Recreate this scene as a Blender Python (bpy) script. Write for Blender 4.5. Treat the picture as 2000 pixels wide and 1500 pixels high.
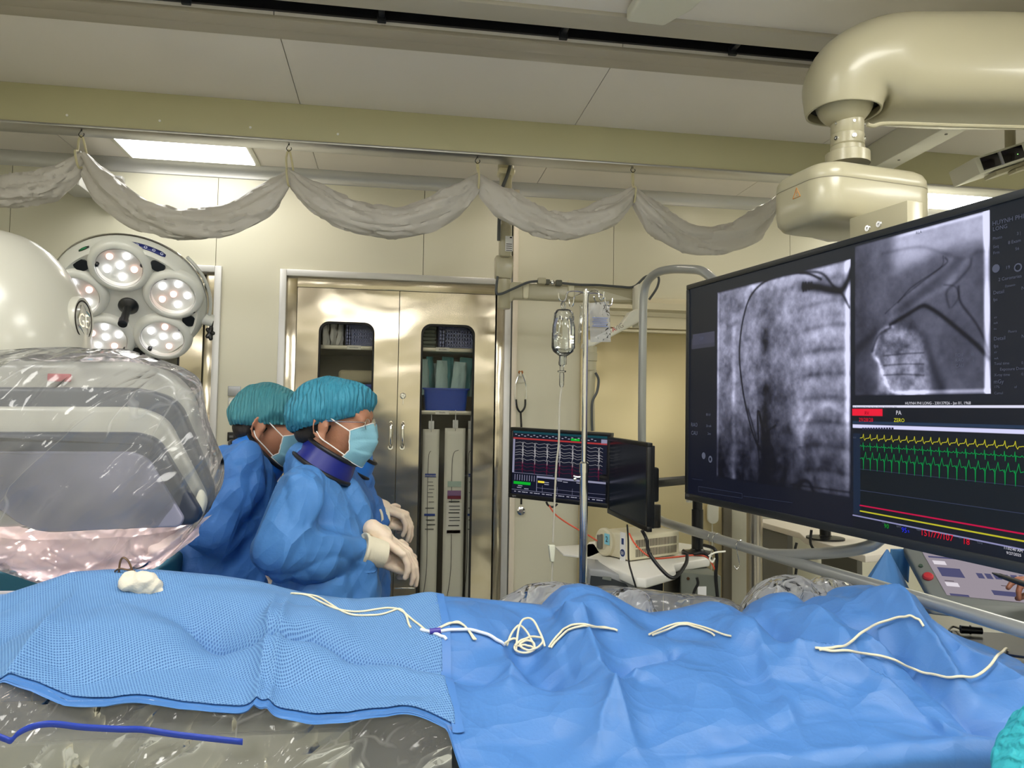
import bpy, bmesh, math, random
import numpy as np
from mathutils import Vector, Matrix, noise, Euler
for _o in list(bpy.data.objects): bpy.data.objects.remove(_o)
scene = bpy.context.scene
V = Vector
pi = math.pi
random.seed(7)
# ---------------------------------------------------------------- camera (photograph taken as 2000x1500, focal 1500 px)
F = 1500.0
YAW, PIT, ROL = math.radians(8.72), math.atan(75/1500), math.radians(.9)
CAM = V((0, 0, 1.57))
cf = V((math.sin(YAW)*math.cos(PIT), math.cos(YAW)*math.cos(PIT), math.sin(PIT)))
r0 = V((math.cos(YAW), -math.sin(YAW), 0)); u0 = r0.cross(cf)
cr = r0*math.cos(ROL) + u0*math.sin(ROL); cu = u0*math.cos(ROL) - r0*math.sin(ROL)
cd = bpy.data.cameras.new('camera'); cam = bpy.data.objects.new('camera', cd)
scene.collection.objects.link(cam); scene.camera = cam
cd.sensor_fit = 'HORIZONTAL'; cd.sensor_width = 36; cd.lens = 36*F/2000; cd.clip_start = .05
m3 = Matrix((cr, cu, -cf)).transposed()
cam.matrix_world = Matrix.Translation(CAM) @ m3.to_4x4()
def ray(px, py): return cf + cr*((px-1000)/F) - cu*((py-750)/F)
def P(px, py, Y):
    d = ray(px, py); return CAM + d*(Y/d.y)
def PX(px, py, X):
    d = ray(px, py); return CAM + d*(X/d.x)
def PZ(px, py, z):
    d = ray(px, py); return CAM + d*((z-CAM.z)/d.z)
# ---------------------------------------------------------------- world and exposure
w = bpy.data.worlds.new('world'); scene.world = w; w.use_nodes = True
w.node_tree.nodes['Background'].inputs[0].default_value = (.75, .78, .8, 1)
w.node_tree.nodes['Background'].inputs[1].default_value = .25
vs = scene.view_settings
vs.view_transform = 'Standard'; vs.look = 'None'; vs.gamma = 1; vs.use_curve_mapping = False
vs.exposure = 0.56
CEIL, WALLY = 2.9, 4.2
PANEL_E = 13.0      # ceiling light panels
# ---------------------------------------------------------------- materials
MATS = {}
def srgb(r, g, b):
    f = lambda c: ((c/255)/12.92 if c/255 <= .04045 else (((c/255)+.055)/1.055)**2.4)
    return (f(r), f(g), f(b), 1)
def mat(name, col, rough=.5, metal=0, emis=None, es=0, bump=0, bscale=30, bstretch=(1,1,1), vary=0, vscale=4,
        alpha=None, spec=.5, sss=0, trans=0, coat=0, wave=None, detail=4, crease=None):
    if name in MATS: return MATS[name]
    m = bpy.data.materials.new(name); m.use_nodes = True; nt = m.node_tree; N = nt.nodes; L = nt.links
    b = N['Principled BSDF']; c = srgb(*col)
    b.inputs['Base Color'].default_value = c; b.inputs['Roughness'].default_value = rough
    b.inputs['Metallic'].default_value = metal; b.inputs['Specular IOR Level'].default_value = spec
    if sss: b.inputs['Subsurface Weight'].default_value = sss; b.inputs['Subsurface Scale'].default_value = .01
    if coat: b.inputs['Coat Weight'].default_value = coat; b.inputs['Coat Roughness'].default_value = .1
    if emis: b.inputs['Emission Color'].default_value = srgb(*emis); b.inputs['Emission Strength'].default_value = es
    tc = N.new('ShaderNodeTexCoord'); mp = N.new('ShaderNodeMapping'); mp.inputs['Scale'].default_value = bstretch
    L.new(tc.outputs['Object'], mp.inputs['Vector'])
    if vary:
        n = N.new('ShaderNodeTexNoise'); n.inputs['Scale'].default_value = vscale; n.inputs['Detail'].default_value = 3
        L.new(mp.outputs[0], n.inputs['Vector'])
        mr = N.new('ShaderNodeMapRange'); mr.inputs[1].default_value = .3; mr.inputs[2].default_value = .7
        mr.inputs[3].default_value = 1-vary; mr.inputs[4].default_value = 1+vary
        L.new(n.outputs['Fac'], mr.inputs[0])
        mx = N.new('ShaderNodeVectorMath'); mx.operation = 'SCALE'; mx.inputs[0].default_value = c[:3]
        L.new(mr.outputs[0], mx.inputs['Scale']); L.new(mx.outputs[0], b.inputs['Base Color'])
    if bump:
        bp = N.new('ShaderNodeBump'); bp.inputs['Strength'].default_value = 1; bp.inputs['Distance'].default_value = bump
        if wave:
            n = N.new('ShaderNodeTexWave'); n.inputs['Scale'].default_value = bscale; n.inputs['Distortion'].default_value = wave
            n.inputs['Detail'].default_value = 3; n.inputs['Detail Scale'].default_value = 1.5
        else:
            n = N.new('ShaderNodeTexNoise'); n.inputs['Scale'].default_value = bscale; n.inputs['Detail'].default_value = detail
        L.new(mp.outputs[0], n.inputs['Vector']); L.new(n.outputs['Fac'], bp.inputs['Height'])
        L.new(bp.outputs[0], b.inputs['Normal'])
    if crease:  # crumpled-cloth facets: (scale, depth, stretch)
        bp2 = N.new('ShaderNodeBump'); bp2.inputs['Strength'].default_value = 1; bp2.inputs['Distance'].default_value = crease[1]
        mp2 = N.new('ShaderNodeMapping'); mp2.vector_type = 'TEXTURE'; mp2.inputs['Rotation'].default_value = (.2,.5,.1); mp2.inputs['Scale'].default_value = tuple(1/q for q in crease[2])
        L.new(tc.outputs['Object'], mp2.inputs[0]); nz = N.new('ShaderNodeTexNoise'); nz.inputs['Scale'].default_value = crease[0]*.6; L.new(mp2.outputs[0], nz.inputs['Vector'])
        ma = N.new('ShaderNodeVectorMath'); ma.operation = 'MULTIPLY_ADD'; ma.inputs[1].default_value = (.12,.12,.12); L.new(nz.outputs['Color'], ma.inputs[0]); L.new(mp2.outputs[0], ma.inputs[2])
        v1 = N.new('ShaderNodeTexVoronoi'); v1.inputs['Scale'].default_value = crease[0]; L.new(ma.outputs[0], v1.inputs['Vector'])
        v2 = N.new('ShaderNodeTexVoronoi'); v2.inputs['Scale'].default_value = crease[0]*2.3; L.new(ma.outputs[0], v2.inputs['Vector'])
        hs = N.new('ShaderNodeMath'); hs.operation = 'MULTIPLY_ADD'; hs.inputs[1].default_value = .3; L.new(v2.outputs['Distance'], hs.inputs[0]); L.new(v1.outputs['Distance'], hs.inputs[2])
        L.new(hs.outputs[0], bp2.inputs['Height'])
        if bump: L.new(bp2.outputs[0], bp.inputs['Normal'])
        else: L.new(bp2.outputs[0], b.inputs['Normal'])
    if trans:   # thin cloth that lets light through
        o = N['Material Output']; t = N.new('ShaderNodeBsdfTranslucent'); t.inputs[0].default_value = c
        ms = N.new('ShaderNodeMixShader'); ms.inputs[0].default_value = trans
        L.new(b.outputs[0], ms.inputs[1]); L.new(t.outputs[0], ms.inputs[2]); L.new(ms.outputs[0], o.inputs[0])
    MATS[name] = m; return m
def film(name, tint=(255,255,255), body=.15, rough=.08, gloss=.5, bump=.004, bscale=18, bcol=(240,240,242), stretch=(1,1,1), ior=1.28, wr=.5):
    """clear plastic film: see-through, glossy by angle, a little milky, thicker (milkier) along its creases"""
    if name in MATS: return MATS[name]
    m = bpy.data.materials.new(name); m.use_nodes = True; nt = m.node_tree; N = nt.nodes; L = nt.links
    N.remove(N['Principled BSDF']); o = N['Material Output']
    tc = N.new('ShaderNodeTexCoord'); mp = N.new('ShaderNodeMapping'); mp.inputs['Scale'].default_value = stretch
    L.new(tc.outputs['Object'], mp.inputs['Vector'])
    mp.vector_type = 'TEXTURE'; mp.inputs['Rotation'].default_value = (.15, .75, .1); mp.inputs['Scale'].default_value = tuple(1/q for q in stretch)
    nz = N.new('ShaderNodeTexNoise'); nz.inputs['Scale'].default_value = bscale*.7; nz.inputs['Detail'].default_value = 2; L.new(mp.outputs[0], nz.inputs['Vector'])
    mxv = N.new('ShaderNodeVectorMath'); mxv.operation = 'MULTIPLY_ADD'; mxv.inputs[1].default_value = (.16,.16,.16); L.new(nz.outputs['Color'], mxv.inputs[0]); L.new(mp.outputs[0], mxv.inputs[2])
    vo = N.new('ShaderNodeTexVoronoi'); vo.inputs['Scale'].default_value = bscale; L.new(mxv.outputs[0], vo.inputs['Vector'])
    vo2 = N.new('ShaderNodeTexVoronoi'); vo2.inputs['Scale'].default_value = bscale*2.7; L.new(mxv.outputs[0], vo2.inputs['Vector'])
    hs = N.new('ShaderNodeMath'); hs.operation = 'MULTIPLY_ADD'; hs.inputs[1].default_value = .3; L.new(vo2.outputs['Distance'], hs.inputs[0]); L.new(vo.outputs['Distance'], hs.inputs[2])
    bp = N.new('ShaderNodeBump'); bp.inputs['Distance'].default_value = bump; L.new(hs.outputs[0], bp.inputs['Height'])
    ve = N.new('ShaderNodeTexVoronoi'); ve.feature = 'DISTANCE_TO_EDGE'; ve.inputs['Scale'].default_value = bscale; L.new(mxv.outputs[0], ve.inputs['Vector'])
    ce = N.new('ShaderNodeMapRange'); ce.inputs[1].default_value = 0; ce.inputs[2].default_value = .035; ce.inputs[3].default_value = wr; ce.inputs[4].default_value = 0; L.new(ve.outputs['Distance'], ce.inputs[0])
    nm = N.new('ShaderNodeMapRange'); nm.inputs[1].default_value = .50; nm.inputs[2].default_value = .66; L.new(nz.outputs['Fac'], nm.inputs[0])
    cre = N.new('ShaderNodeMath'); cre.operation = 'MULTIPLY'; L.new(ce.outputs[0], cre.inputs[0]); L.new(nm.outputs[0], cre.inputs[1])
    add = N.new('ShaderNodeMath'); add.use_clamp = True; add.inputs[1].default_value = body; L.new(cre.outputs[0], add.inputs[0])
    tr = N.new('ShaderNodeBsdfTransparent'); tr.inputs[0].default_value = srgb(*tint)
    df = N.new('ShaderNodeBsdfDiffuse'); df.inputs[0].default_value = srgb(*bcol)
    tl = N.new('ShaderNodeBsdfTranslucent'); tl.inputs[0].default_value = srgb(*bcol)
    m0 = N.new('ShaderNodeMixShader'); m0.inputs[0].default_value = .5
    L.new(df.outputs[0], m0.inputs[1]); L.new(tl.outputs[0], m0.inputs[2])
    m1 = N.new('ShaderNodeMixShader'); L.new(add.outputs[0], m1.inputs[0]); L.new(tr.outputs[0], m1.inputs[1]); L.new(m0.outputs[0], m1.inputs[2])
    gl = N.new('ShaderNodeBsdfGlossy'); gl.inputs['Roughness'].default_value = rough; L.new(bp.outputs[0], gl.inputs['Normal'])
    lw = N.new('ShaderNodeFresnel'); lw.inputs['IOR'].default_value = ior; L.new(bp.outputs[0], lw.inputs['Normal'])
    mu = N.new('ShaderNodeMath'); mu.operation = 'MULTIPLY'; mu.use_clamp = True; mu.inputs[1].default_value = gloss*2; L.new(lw.outputs[0], mu.inputs[0])
    m2 = N.new('ShaderNodeMixShader'); L.new(mu.outputs[0], m2.inputs[0]); L.new(m1.outputs[0], m2.inputs[1]); L.new(gl.outputs[0], m2.inputs[2])
    L.new(m2.outputs[0], o.inputs[0]); MATS[name] = m; return m
def emit(name, col, s):
    if name in MATS: return MATS[name]
    m = bpy.data.materials.new(name); m.use_nodes = True; N = m.node_tree.nodes
    N.remove(N['Principled BSDF']); e = N.new('ShaderNodeEmission'); e.inputs[0].default_value = srgb(*col); e.inputs[1].default_value = s
    m.node_tree.links.new(e.outputs[0], N['Material Output'].inputs[0]); MATS[name] = m; return m
def vcol_emit(name, s=1.0, gloss=.04):
    """screen surface: shows the picture stored in the face colours, under a faint glossy coat"""
    if name in MATS: return MATS[name]
    m = bpy.data.materials.new(name); m.use_nodes = True; N = m.node_tree.nodes; L = m.node_tree.links
    b = N['Principled BSDF']; b.inputs['Base Color'].default_value = (.01,.01,.012,1); b.inputs['Roughness'].default_value = .35
    b.inputs['Specular IOR Level'].default_value = gloss*8
    a = N.new('ShaderNodeVertexColor'); a.layer_name = 'screen'
    L.new(a.outputs[0], b.inputs['Emission Color']); b.inputs['Emission Strength'].default_value = s
    MATS[name] = m; return m
def brushed(name, col, rough=.25, wob=.02, aniso=.6):
    """stainless sheet: fine brushing plus slow waves that bend its reflections"""
    m = mat(name, col, rough, 1)
    N = m.node_tree.nodes; L = m.node_tree.links; b = N['Principled BSDF']
    tc = N['Texture Coordinate']; 
    n = N.new('ShaderNodeTexNoise'); n.inputs['Scale'].default_value = 2.2; n.inputs['Detail'].default_value = 1.5
    mp2 = N.new('ShaderNodeMapping'); mp2.inputs['Scale'].default_value = (1, 1, 1.5)
    L.new(tc.outputs['Object'], mp2.inputs[0]); L.new(mp2.outputs[0], n.inputs['Vector'])
    bp = N.new('ShaderNodeBump'); bp.inputs['Distance'].default_value = wob; L.new(n.outputs['Fac'], bp.inputs['Height'])
    n2 = N.new('ShaderNodeTexNoise'); n2.inputs['Scale'].default_value = 60; n2.inputs['Detail'].default_value = 3
    mp3 = N.new('ShaderNodeMapping'); mp3.inputs['Scale'].default_value = (10, 10, .25)
    L.new(tc.outputs['Object'], mp3.inputs[0]); L.new(mp3.outputs[0], n2.inputs['Vector'])
    bp2 = N.new('ShaderNodeBump'); bp2.inputs['Distance'].default_value = .00006; L.new(n2.outputs['Fac'], bp2.inputs['Height']); L.new(bp.outputs[0], bp2.inputs['Normal'])
    L.new(bp2.outputs[0], b.inputs['Normal'])
    return m
# ---------------------------------------------------------------- mesh helpers
COL = scene.collection
def frame(d, up=V((0,0,1))):
    z = V(d).normalized()
    if abs(z.dot(up)) > .99: up = V((1,0,0))
    x = up.cross(z).normalized(); y = z.cross(x); return x, y, z
def catmull(pts, n=8, closed=False):
    pts = [V(p) for p in pts]; out = []; N = len(pts)
    rng = range(N if closed else N-1)
    for i in rng:
        if closed: p0, p1, p2, p3 = pts[(i-1) % N], pts[i], pts[(i+1) % N], pts[(i+2) % N]
        else: p0, p1, p2, p3 = pts[max(i-1,0)], pts[i], pts[i+1], pts[min(i+2,N-1)]
        for k in range(n):
            t = k/n; t2 = t*t; t3 = t2*t
            out.append(.5*((2*p1)+(p2-p0)*t+(2*p0-5*p1+4*p2-p3)*t2+(3*p1-p0-3*p2+p3)*t3))
    if not closed: out.append(pts[-1])
    return out
class MB:
    def __init__(s): s.bm = bmesh.new()
    def vface(s, vs_, fs):
        bv = [s.bm.verts.new(v) for v in vs_]
        for f in fs:
            try: s.bm.faces.new([bv[i] for i in f])
            except ValueError: pass
        return s
    def box(s, c, size, bev=0, rot=None, seg=2):
        t = bmesh.new(); bmesh.ops.create_cube(t, size=1)
        for v in t.verts: v.co = V((v.co.x*size[0], v.co.y*size[1], v.co.z*size[2]))
        if bev: bmesh.ops.bevel(t, geom=t.edges[:]+t.verts[:], offset=bev, segments=seg, profile=.5, affect='EDGES')
        M = Matrix.Translation(V(c)) @ (rot.to_4x4() if rot is not None else Matrix())
        t.transform(M); s.merge(t); return s
    def merge(s, t):
        me = bpy.data.meshes.new('tmp'); t.to_mesh(me); t.free(); s.bm.from_mesh(me); bpy.data.meshes.remove(me); return s
    def ring_strip(s, rings, caps=True, closed=True):
        n = len(rings[0]); vv = [[s.bm.verts.new(p) for p in r] for r in rings]
        for a, b in zip(vv, vv[1:]):
            for i in range(n if closed else n-1):
                j = (i+1) % n
                try: s.bm.faces.new((a[i], a[j], b[j], b[i]))
                except ValueError: pass
        if caps:
            for r, fl in ((vv[0], True), (vv[-1], False)):
                try: s.bm.faces.new(r[::-1] if fl else r)
                except ValueError: pass
        return s
    def cyl(s, a, b, r1, r2=None, seg=20, caps=True):
        a, b = V(a), V(b); r2 = r1 if r2 is None else r2; x, y, z = frame(b-a)
        R = lambda c, r: [c + x*(r*math.cos(2*pi*i/seg)) + y*(r*math.sin(2*pi*i/seg)) for i in range(seg)]
        return s.ring_strip([R(a, r1), R(b, r2)], caps)
    def tube(s, pts, r, seg=8, sm=6, closed=False, flat=1, caps=True):
        pts = catmull(pts, sm, closed) if sm else [V(p) for p in pts]
        if closed: pts = pts+[pts[0]]
        rings = []; N = len(pts); x = None
        for i, p in enumerate(pts):
            d = (pts[min(i+1,N-1)]-pts[max(i-1,0)])
            if closed and i in (0, N-1): d = pts[1]-pts[N-2]
            if d.length < 1e-9: d = V((0,0,1))
            z = d.normalized()
            if x is None: x, y, _ = frame(z)
            else:
                x = (x - z*x.dot(z)); x = x.normalized() if x.length > 1e-6 else frame(z)[0]; y = z.cross(x)
            rr = r[min(len(r)-1, int(round(i*(len(r)-1)/(N-1))))] if isinstance(r, (list, tuple)) else (r(i/(N-1)) if callable(r) else r)
            rings.append([p + x*(rr*math.cos(2*pi*k/seg)) + y*(rr*flat*math.sin(2*pi*k/seg)) for k in range(seg)])
        return s.ring_strip(rings, caps and not closed)
    def lathe(s, prof, o=(0,0,0), d=(0,0,1), seg=32, caps=True, up=V((0,0,1)), sx=1, sy=1):
        x, y, z = frame(d, up); o = V(o)
        rings = [[o + z*h + x*(sx*r*math.cos(2*pi*i/seg)) + y*(sy*r*math.sin(2*pi*i/seg)) for i in range(seg)] for r, h in prof]
        return s.ring_strip(rings, caps)
    def ell(s, c, r, rot=None, seg=20, rings=12):
        t = bmesh.new(); bmesh.ops.create_uvsphere(t, u_segments=seg, v_segments=rings, radius=1)
        M = Matrix.Translation(V(c)) @ (rot.to_4x4() if rot is not None else Matrix()) @ Matrix.Diagonal((r[0], r[1], r[2], 1))
        t.transform(M); return s.merge(t)
    def cap(s, a, b, ra, rb=None, seg=14):          # round-ended tapered limb
        a, b = V(a), V(b); rb = ra if rb is None else rb; d = b-a; L = max(d.length, 1e-6)
        prof = [(max(ra*math.sin(t), 1e-5), -ra*math.cos(t)) for t in np.linspace(.02, pi/2, 5)]
        prof += [(max(rb*math.cos(t), 1e-5), L+rb*math.sin(t)) for t in np.linspace(0, pi/2-.02, 5)]
        return s.lathe(prof, a, d, seg)
    def prism(s, pts, depth, bev=0):                # pts: closed 3D outline (planar), depth: extrusion vector
        pts = [V(p) for p in pts]; d = V(depth); t = bmesh.new()
        a = [t.verts.new(p) for p in pts]; b = [t.verts.new(p+d) for p in pts]; n = len(pts)
        t.faces.new(a[::-1]); t.faces.new(b)
        for i in range(n): t.faces.new((a[i], a[(i+1)%n], b[(i+1)%n], b[i]))
        bmesh.ops.recalc_face_normals(t, faces=t.faces[:])
        if bev:
            ed = [e for e in t.edges if e.calc_face_angle(0) > .6]
            bmesh.ops.bevel(t, geom=ed, offset=bev, segments=3, profile=.5, affect='EDGES')
        return s.merge(t)
    def grid(s, G, closed_u=False):                 # G[i][j] points
        vv = [[s.bm.verts.new(p) for p in r] for r in G]
        for i in range(len(vv)-1):
            n = len(vv[i])
            for j in range(n if closed_u else n-1):
                k = (j+1) % n; s.bm.faces.new((vv[i][j], vv[i][k], vv[i+1][k], vv[i+1][j]))
        return s
    def text(s, body, o, xd, yd, size, align='LEFT', thick=0, space=1.0):
        cu_ = bpy.data.curves.new('t', 'FONT'); cu_.body = body; cu_.size = size; cu_.align_x = align; cu_.extrude = thick
        cu_.resolution_u = 2; cu_.space_character = space
        ob = bpy.data.objects.new('t', cu_); COL.objects.link(ob)
        dg = bpy.context.evaluated_depsgraph_get(); me = bpy.data.meshes.new_from_object(ob.evaluated_get(dg))
        xd, yd = V(xd).normalized(), V(yd).normalized(); zd = xd.cross(yd)
        M = Matrix.Translation(V(o)) @ Matrix((xd, yd, zd)).transposed().to_4x4(); me.transform(M)
        s.bm.from_mesh(me); bpy.data.objects.remove(ob); bpy.data.curves.remove(cu_); bpy.data.meshes.remove(me); return s
    def build(s, name, m, parent=None, smooth=35, label=None, loc=None, recalc=True, solid=0, sub=0):
        if recalc: bmesh.ops.recalc_face_normals(s.bm, faces=s.bm.faces[:])
        me = bpy.data.meshes.new(name); s.bm.to_mesh(me); s.bm.free()
        return link(name, me, m, parent, smooth, label, solid, sub)
def link(name, me, m, parent=None, smooth=35, label=None, solid=0, sub=0):
    if smooth:
        me.shade_smooth()
        if smooth < 180: me.set_sharp_from_angle(angle=math.radians(smooth))
    me.materials.append(m); o = bpy.data.objects.new(name, me); COL.objects.link(o)
    if parent is None and len(me.vertices):     # put the origin at the thing's own base
        co = np.empty(len(me.vertices)*3); me.vertices.foreach_get('co', co); co = co.reshape(-1,3)
        c = V(((co[:,0].min()+co[:,0].max())/2, (co[:,1].min()+co[:,1].max())/2, co[:,2].min()))
        me.transform(Matrix.Translation(-c)); o.location = c; MW[o.name] = Matrix.Translation(c)
    if parent is not None:
        o.parent = parent; o.matrix_parent_inverse = MW[parent.name].inverted()
        MW[o.name] = Matrix()
    if label: o['label'] = label
    if solid: q = o.modifiers.new('thickness', 'SOLIDIFY'); q.thickness = solid; q.offset = 0
    if sub: q = o.modifiers.new('smooth', 'SUBSURF'); q.levels = sub; q.render_levels = sub
    return o
MW = {}
def tag(o, label, cat, group=None):
    o['label'] = label; o['category'] = cat
    if group: o['group'] = group
    return o
def thing(name, loc, label, cat, group=None):
    o = bpy.data.objects.new(name, None); COL.objects.link(o); o.location = loc; o.empty_display_size = .05
    MW[o.name] = Matrix.Translation(V(loc)); return tag(o, label, cat, group)
def struct(o): o['kind'] = 'structure'; return o
def copy_tree(o, loc=None, parent=None, rotz=None):
    c = o.copy(); COL.objects.link(c)
    if parent is not None: c.parent = parent
    if loc is not None: c.location = loc
    if rotz is not None: c.rotation_euler = (0,0,rotz)
    MW[c.name] = MW.get(o.name, Matrix())
    for ch in [q for q in bpy.data.objects if q.parent == o]: copy_tree(ch, parent=c)
    return c
def blob(mb, voxel=.012, smooth=4, disp=None):
    """fuse overlapping limbs and lumps into ONE continuous skin, smooth it, then push it along its normals (folds)"""
    bmesh.ops.recalc_face_normals(mb.bm, faces=mb.bm.faces[:])
    me = bpy.data.meshes.new('b'); mb.bm.to_mesh(me); mb.bm.free(); o = bpy.data.objects.new('b', me); COL.objects.link(o)
    r = o.modifiers.new('r', 'REMESH'); r.mode = 'VOXEL'; r.voxel_size = voxel
    if smooth: q = o.modifiers.new('s', 'SMOOTH'); q.factor = .5; q.iterations = smooth
    dg = bpy.context.evaluated_depsgraph_get(); out = bpy.data.meshes.new_from_object(o.evaluated_get(dg))
    bpy.data.objects.remove(o); bpy.data.meshes.remove(me)
    if disp:
        n = len(out.vertices); co = np.empty(n*3); out.vertices.foreach_get('co', co); no = np.empty(n*3); out.vertices.foreach_get('normal', no)
        co = co.reshape(-1,3); no = no.reshape(-1,3)
        d = np.array([disp(V(c), V(k)) for c, k in zip(co, no)])
        co += no*d[:,None]; out.vertices.foreach_set('co', co.ravel()); out.update()
    return out
def crumple(q, w=.35):
    """paper-like facets: cones around scattered points meeting in straight creases"""
    q = q+V((noise.noise(q*.9), noise.noise(q*.9+V((7,1,3))), noise.noise(q*.9+V((2,9,5)))))*w
    return noise.voronoi(q)[0][0]
def ridged(p, s=1.0): return 1-abs(noise.noise(p*s))*2
def folds(p, f, amp, seedv=(0,0,0)):
    """sharp crease field: few large creases plus finer ones"""
    q = V((p.x*f[0]+seedv[0], p.y*f[1]+seedv[1], p.z*f[2]+seedv[2]))
    a = 1-abs(noise.noise(q))*2.2; b = 1-abs(noise.noise(q*2.3+V((5,3,1))))*2.2
    return amp*(a*a*(1 if a > 0 else -1)*.7 + b*.3)
# ---------------------------------------------------------------- common materials
M_wall = mat('wall_panel_paint', (216,213,194), .38, vary=.02, vscale=1.2)
M_ceil = mat('ceiling_panel_paint', (232,226,220), .33, vary=.03, vscale=1.1)
M_beam = mat('beam_paint', (190,186,150), .45)
M_alu = mat('aluminium', (190,190,192), .3, 1)
M_alu_m = mat('aluminium_matt', (205,205,205), .45, .6)
M_steel = brushed('stainless_sheet', (206,196,176), .2, .030)
M_chrome = mat('chrome', (225,225,225), .12, 1)
M_black = mat('black_plastic', (14,15,18), .35)
M_rubber = mat('black_rubber', (9,9,11), .7)
M_white = mat('white_enamel', (222,220,206), .35)
M_cream = mat('cream_enamel', (176,170,144), .32, coat=.2)
M_floor = mat('floor_vinyl', (196,198,190), .4, vary=.05)
M_darkslot = mat('dark_recess', (22,22,24), .8)
# ================================================================ ROOM
XL, XR, YF = -2.6, 4.4, -2.4
struct(MB().box(((XL+XR)/2, (YF+WALLY)/2+.3, -.05), (XR-XL+.4, WALLY-YF+1.2, .1)).build('floor', M_floor))
# cabinet openings in the back wall (X from the photograph, on the wall plane)
cabL, cabR, cabT = P(548,540,WALLY).x, P(991,1000,WALLY).x, P(700,533,WALLY).z
cab2R, cab2T = P(434,540,WALLY).x, P(434,521,WALLY).z
cab2L = cab2R-(cabR-cabL)
seams = [XL] + [P(x, y, WALLY).x for x, y in ((20,420),(424,430),(828,450),(1003,450),(1199,450),(1543,470))] + [P(1880,480,WALLY).x, XR]
mb = MB()
def wall_piece(x0, x1, z0, z1):
    if x1-x0 > .01 and z1-z0 > .01: mb.box(((x0+x1)/2, WALLY+.03, (z0+z1)/2), (x1-x0, .06, z1-z0))
for a, b in zip(seams, seams[1:]):
    a2, b2 = a+.0015, b-.0015
    xs = sorted({a2, b2} | {v for v in (cabL, cabR, cab2L, cab2R) if a2 < v < b2})
    for x0, x1 in zip(xs, xs[1:]):
        mid = (x0+x1)/2; z0 = 0
        if cabL < mid < cabR: z0 = cabT
        if cab2L < mid < cab2R: z0 = cab2T
        wall_piece(x0, x1, z0, CEIL)
struct(mb.build('wall_back', M_wall))
mb = MB()
for x0, x1, z0, z1 in ((XL-.1, cab2L-.02, 0, CEIL), (cab2R+.02, cabL-.02, 0, CEIL), (cabR+.02, XR+.1, 0, CEIL), (cab2L-.02, cab2R+.02, cab2T+.03, CEIL), (cabL-.02, cabR+.02, cabT+.03, CEIL)):
    mb.box(((x0+x1)/2, WALLY+.075, (z0+z1)/2), (x1-x0, .025, z1-z0))
struct(mb.build('wall_back_core', mat('seam_backing', (150,148,135), .7)))  # darker backing that shows through the panel seams
struct(MB().box((XL-.05, (YF+WALLY)/2, CEIL/2), (.1, WALLY-YF, CEIL)).build('wall_left', M_wall))
struct(MB().box((XR+.05, (YF+WALLY)/2, CEIL/2), (.1, WALLY-YF, CEIL)).build('wall_right', M_wall))
struct(MB().box(((XL+XR)/2, YF-.05, CEIL/2), (XR-XL+.2, .1, CEIL)).build('wall_front', M_wall))
# white corner strip right of the cabinet, cove along the top of the wall
x0, x1 = P(991,1000,WALLY).x, P(1004,1000,WALLY).x
struct(MB().box(((x0+x1)/2+.004, WALLY-.012, (P(1000,372,WALLY).z)/2), (x1-x0-.008, .024, P(1000,372,WALLY).z), .003).build('trim_1', mat('corner_strip', (226,216,200), .4)))
mb = MB(); n = 8
prof = [V((0, WALLY, CEIL-.062))] + [V((0, WALLY-.06+.055*math.cos(t), CEIL-.058+.055*math.sin(t))) for t in np.linspace(0, pi/2, n)] + [V((0, WALLY-.06, CEIL)), V((0, WALLY, CEIL))]
mb.prism([p+V((XL,0,0)) for p in prof], (XR-XL, 0, 0))
struct(mb.build('trim_2', M_alu_m))
# ceiling: panels with seams running away from the camera, a dark track slot near the top of the frame
slotA, slotB = 2.445, 2.565
def ceil_panels(mb, y0, y1, xs):
    xs = [XL]+sorted(xs)+[XR]
    for a, b in zip(xs, xs[1:]): mb.box(((a+b)/2, (y0+y1)/2, CEIL+.02), (b-a-.003, y1-y0-.002, .04))
mb = MB()
near = [PZ(560,115,CEIL).x, PZ(1175,160,CEIL).x]; st_ = near[1]-near[0]
ceil_panels(mb, slotB, 3.30, [near[0]-st_, *near, near[1]+st_, near[1]+2*st_])
far = [PZ(118,268,CEIL).x, PZ(614,305,CEIL).x, PZ(1066,330,CEIL).x, PZ(1472,360,CEIL).x]
ceil_panels(mb, 3.30, WALLY, far+[far[-1]+1.15])
ceil_panels(mb, YF, slotA, [near[0]-st_, *near, near[1]+st_, near[1]+2*st_])
struct(mb.build('ceiling', M_ceil))
struct(MB().box(((XL+XR)/2, (YF+WALLY)/2, CEIL+.12), (XR-XL+.2, WALLY-YF+.2, .04)).build('ceiling_void', M_darkslot))
# trims beside the slot
struct(MB().box(((XL+XR)/2, slotB+.035, CEIL-.006), (XR-XL, .07, .016), .002).box(((XL+XR)/2, slotB+.108, CEIL-.003), (XR-XL, .075, .01), .002).build('trim_3', mat('slot_flange', (176,168,154), .4)))
struct(MB().box(((XL+XR)/2, slotA-.05, CEIL-.006), (XR-XL, .1, .016), .002).build('trim_4', mat('slot_flange_near', (182,176,164), .4)))
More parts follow.
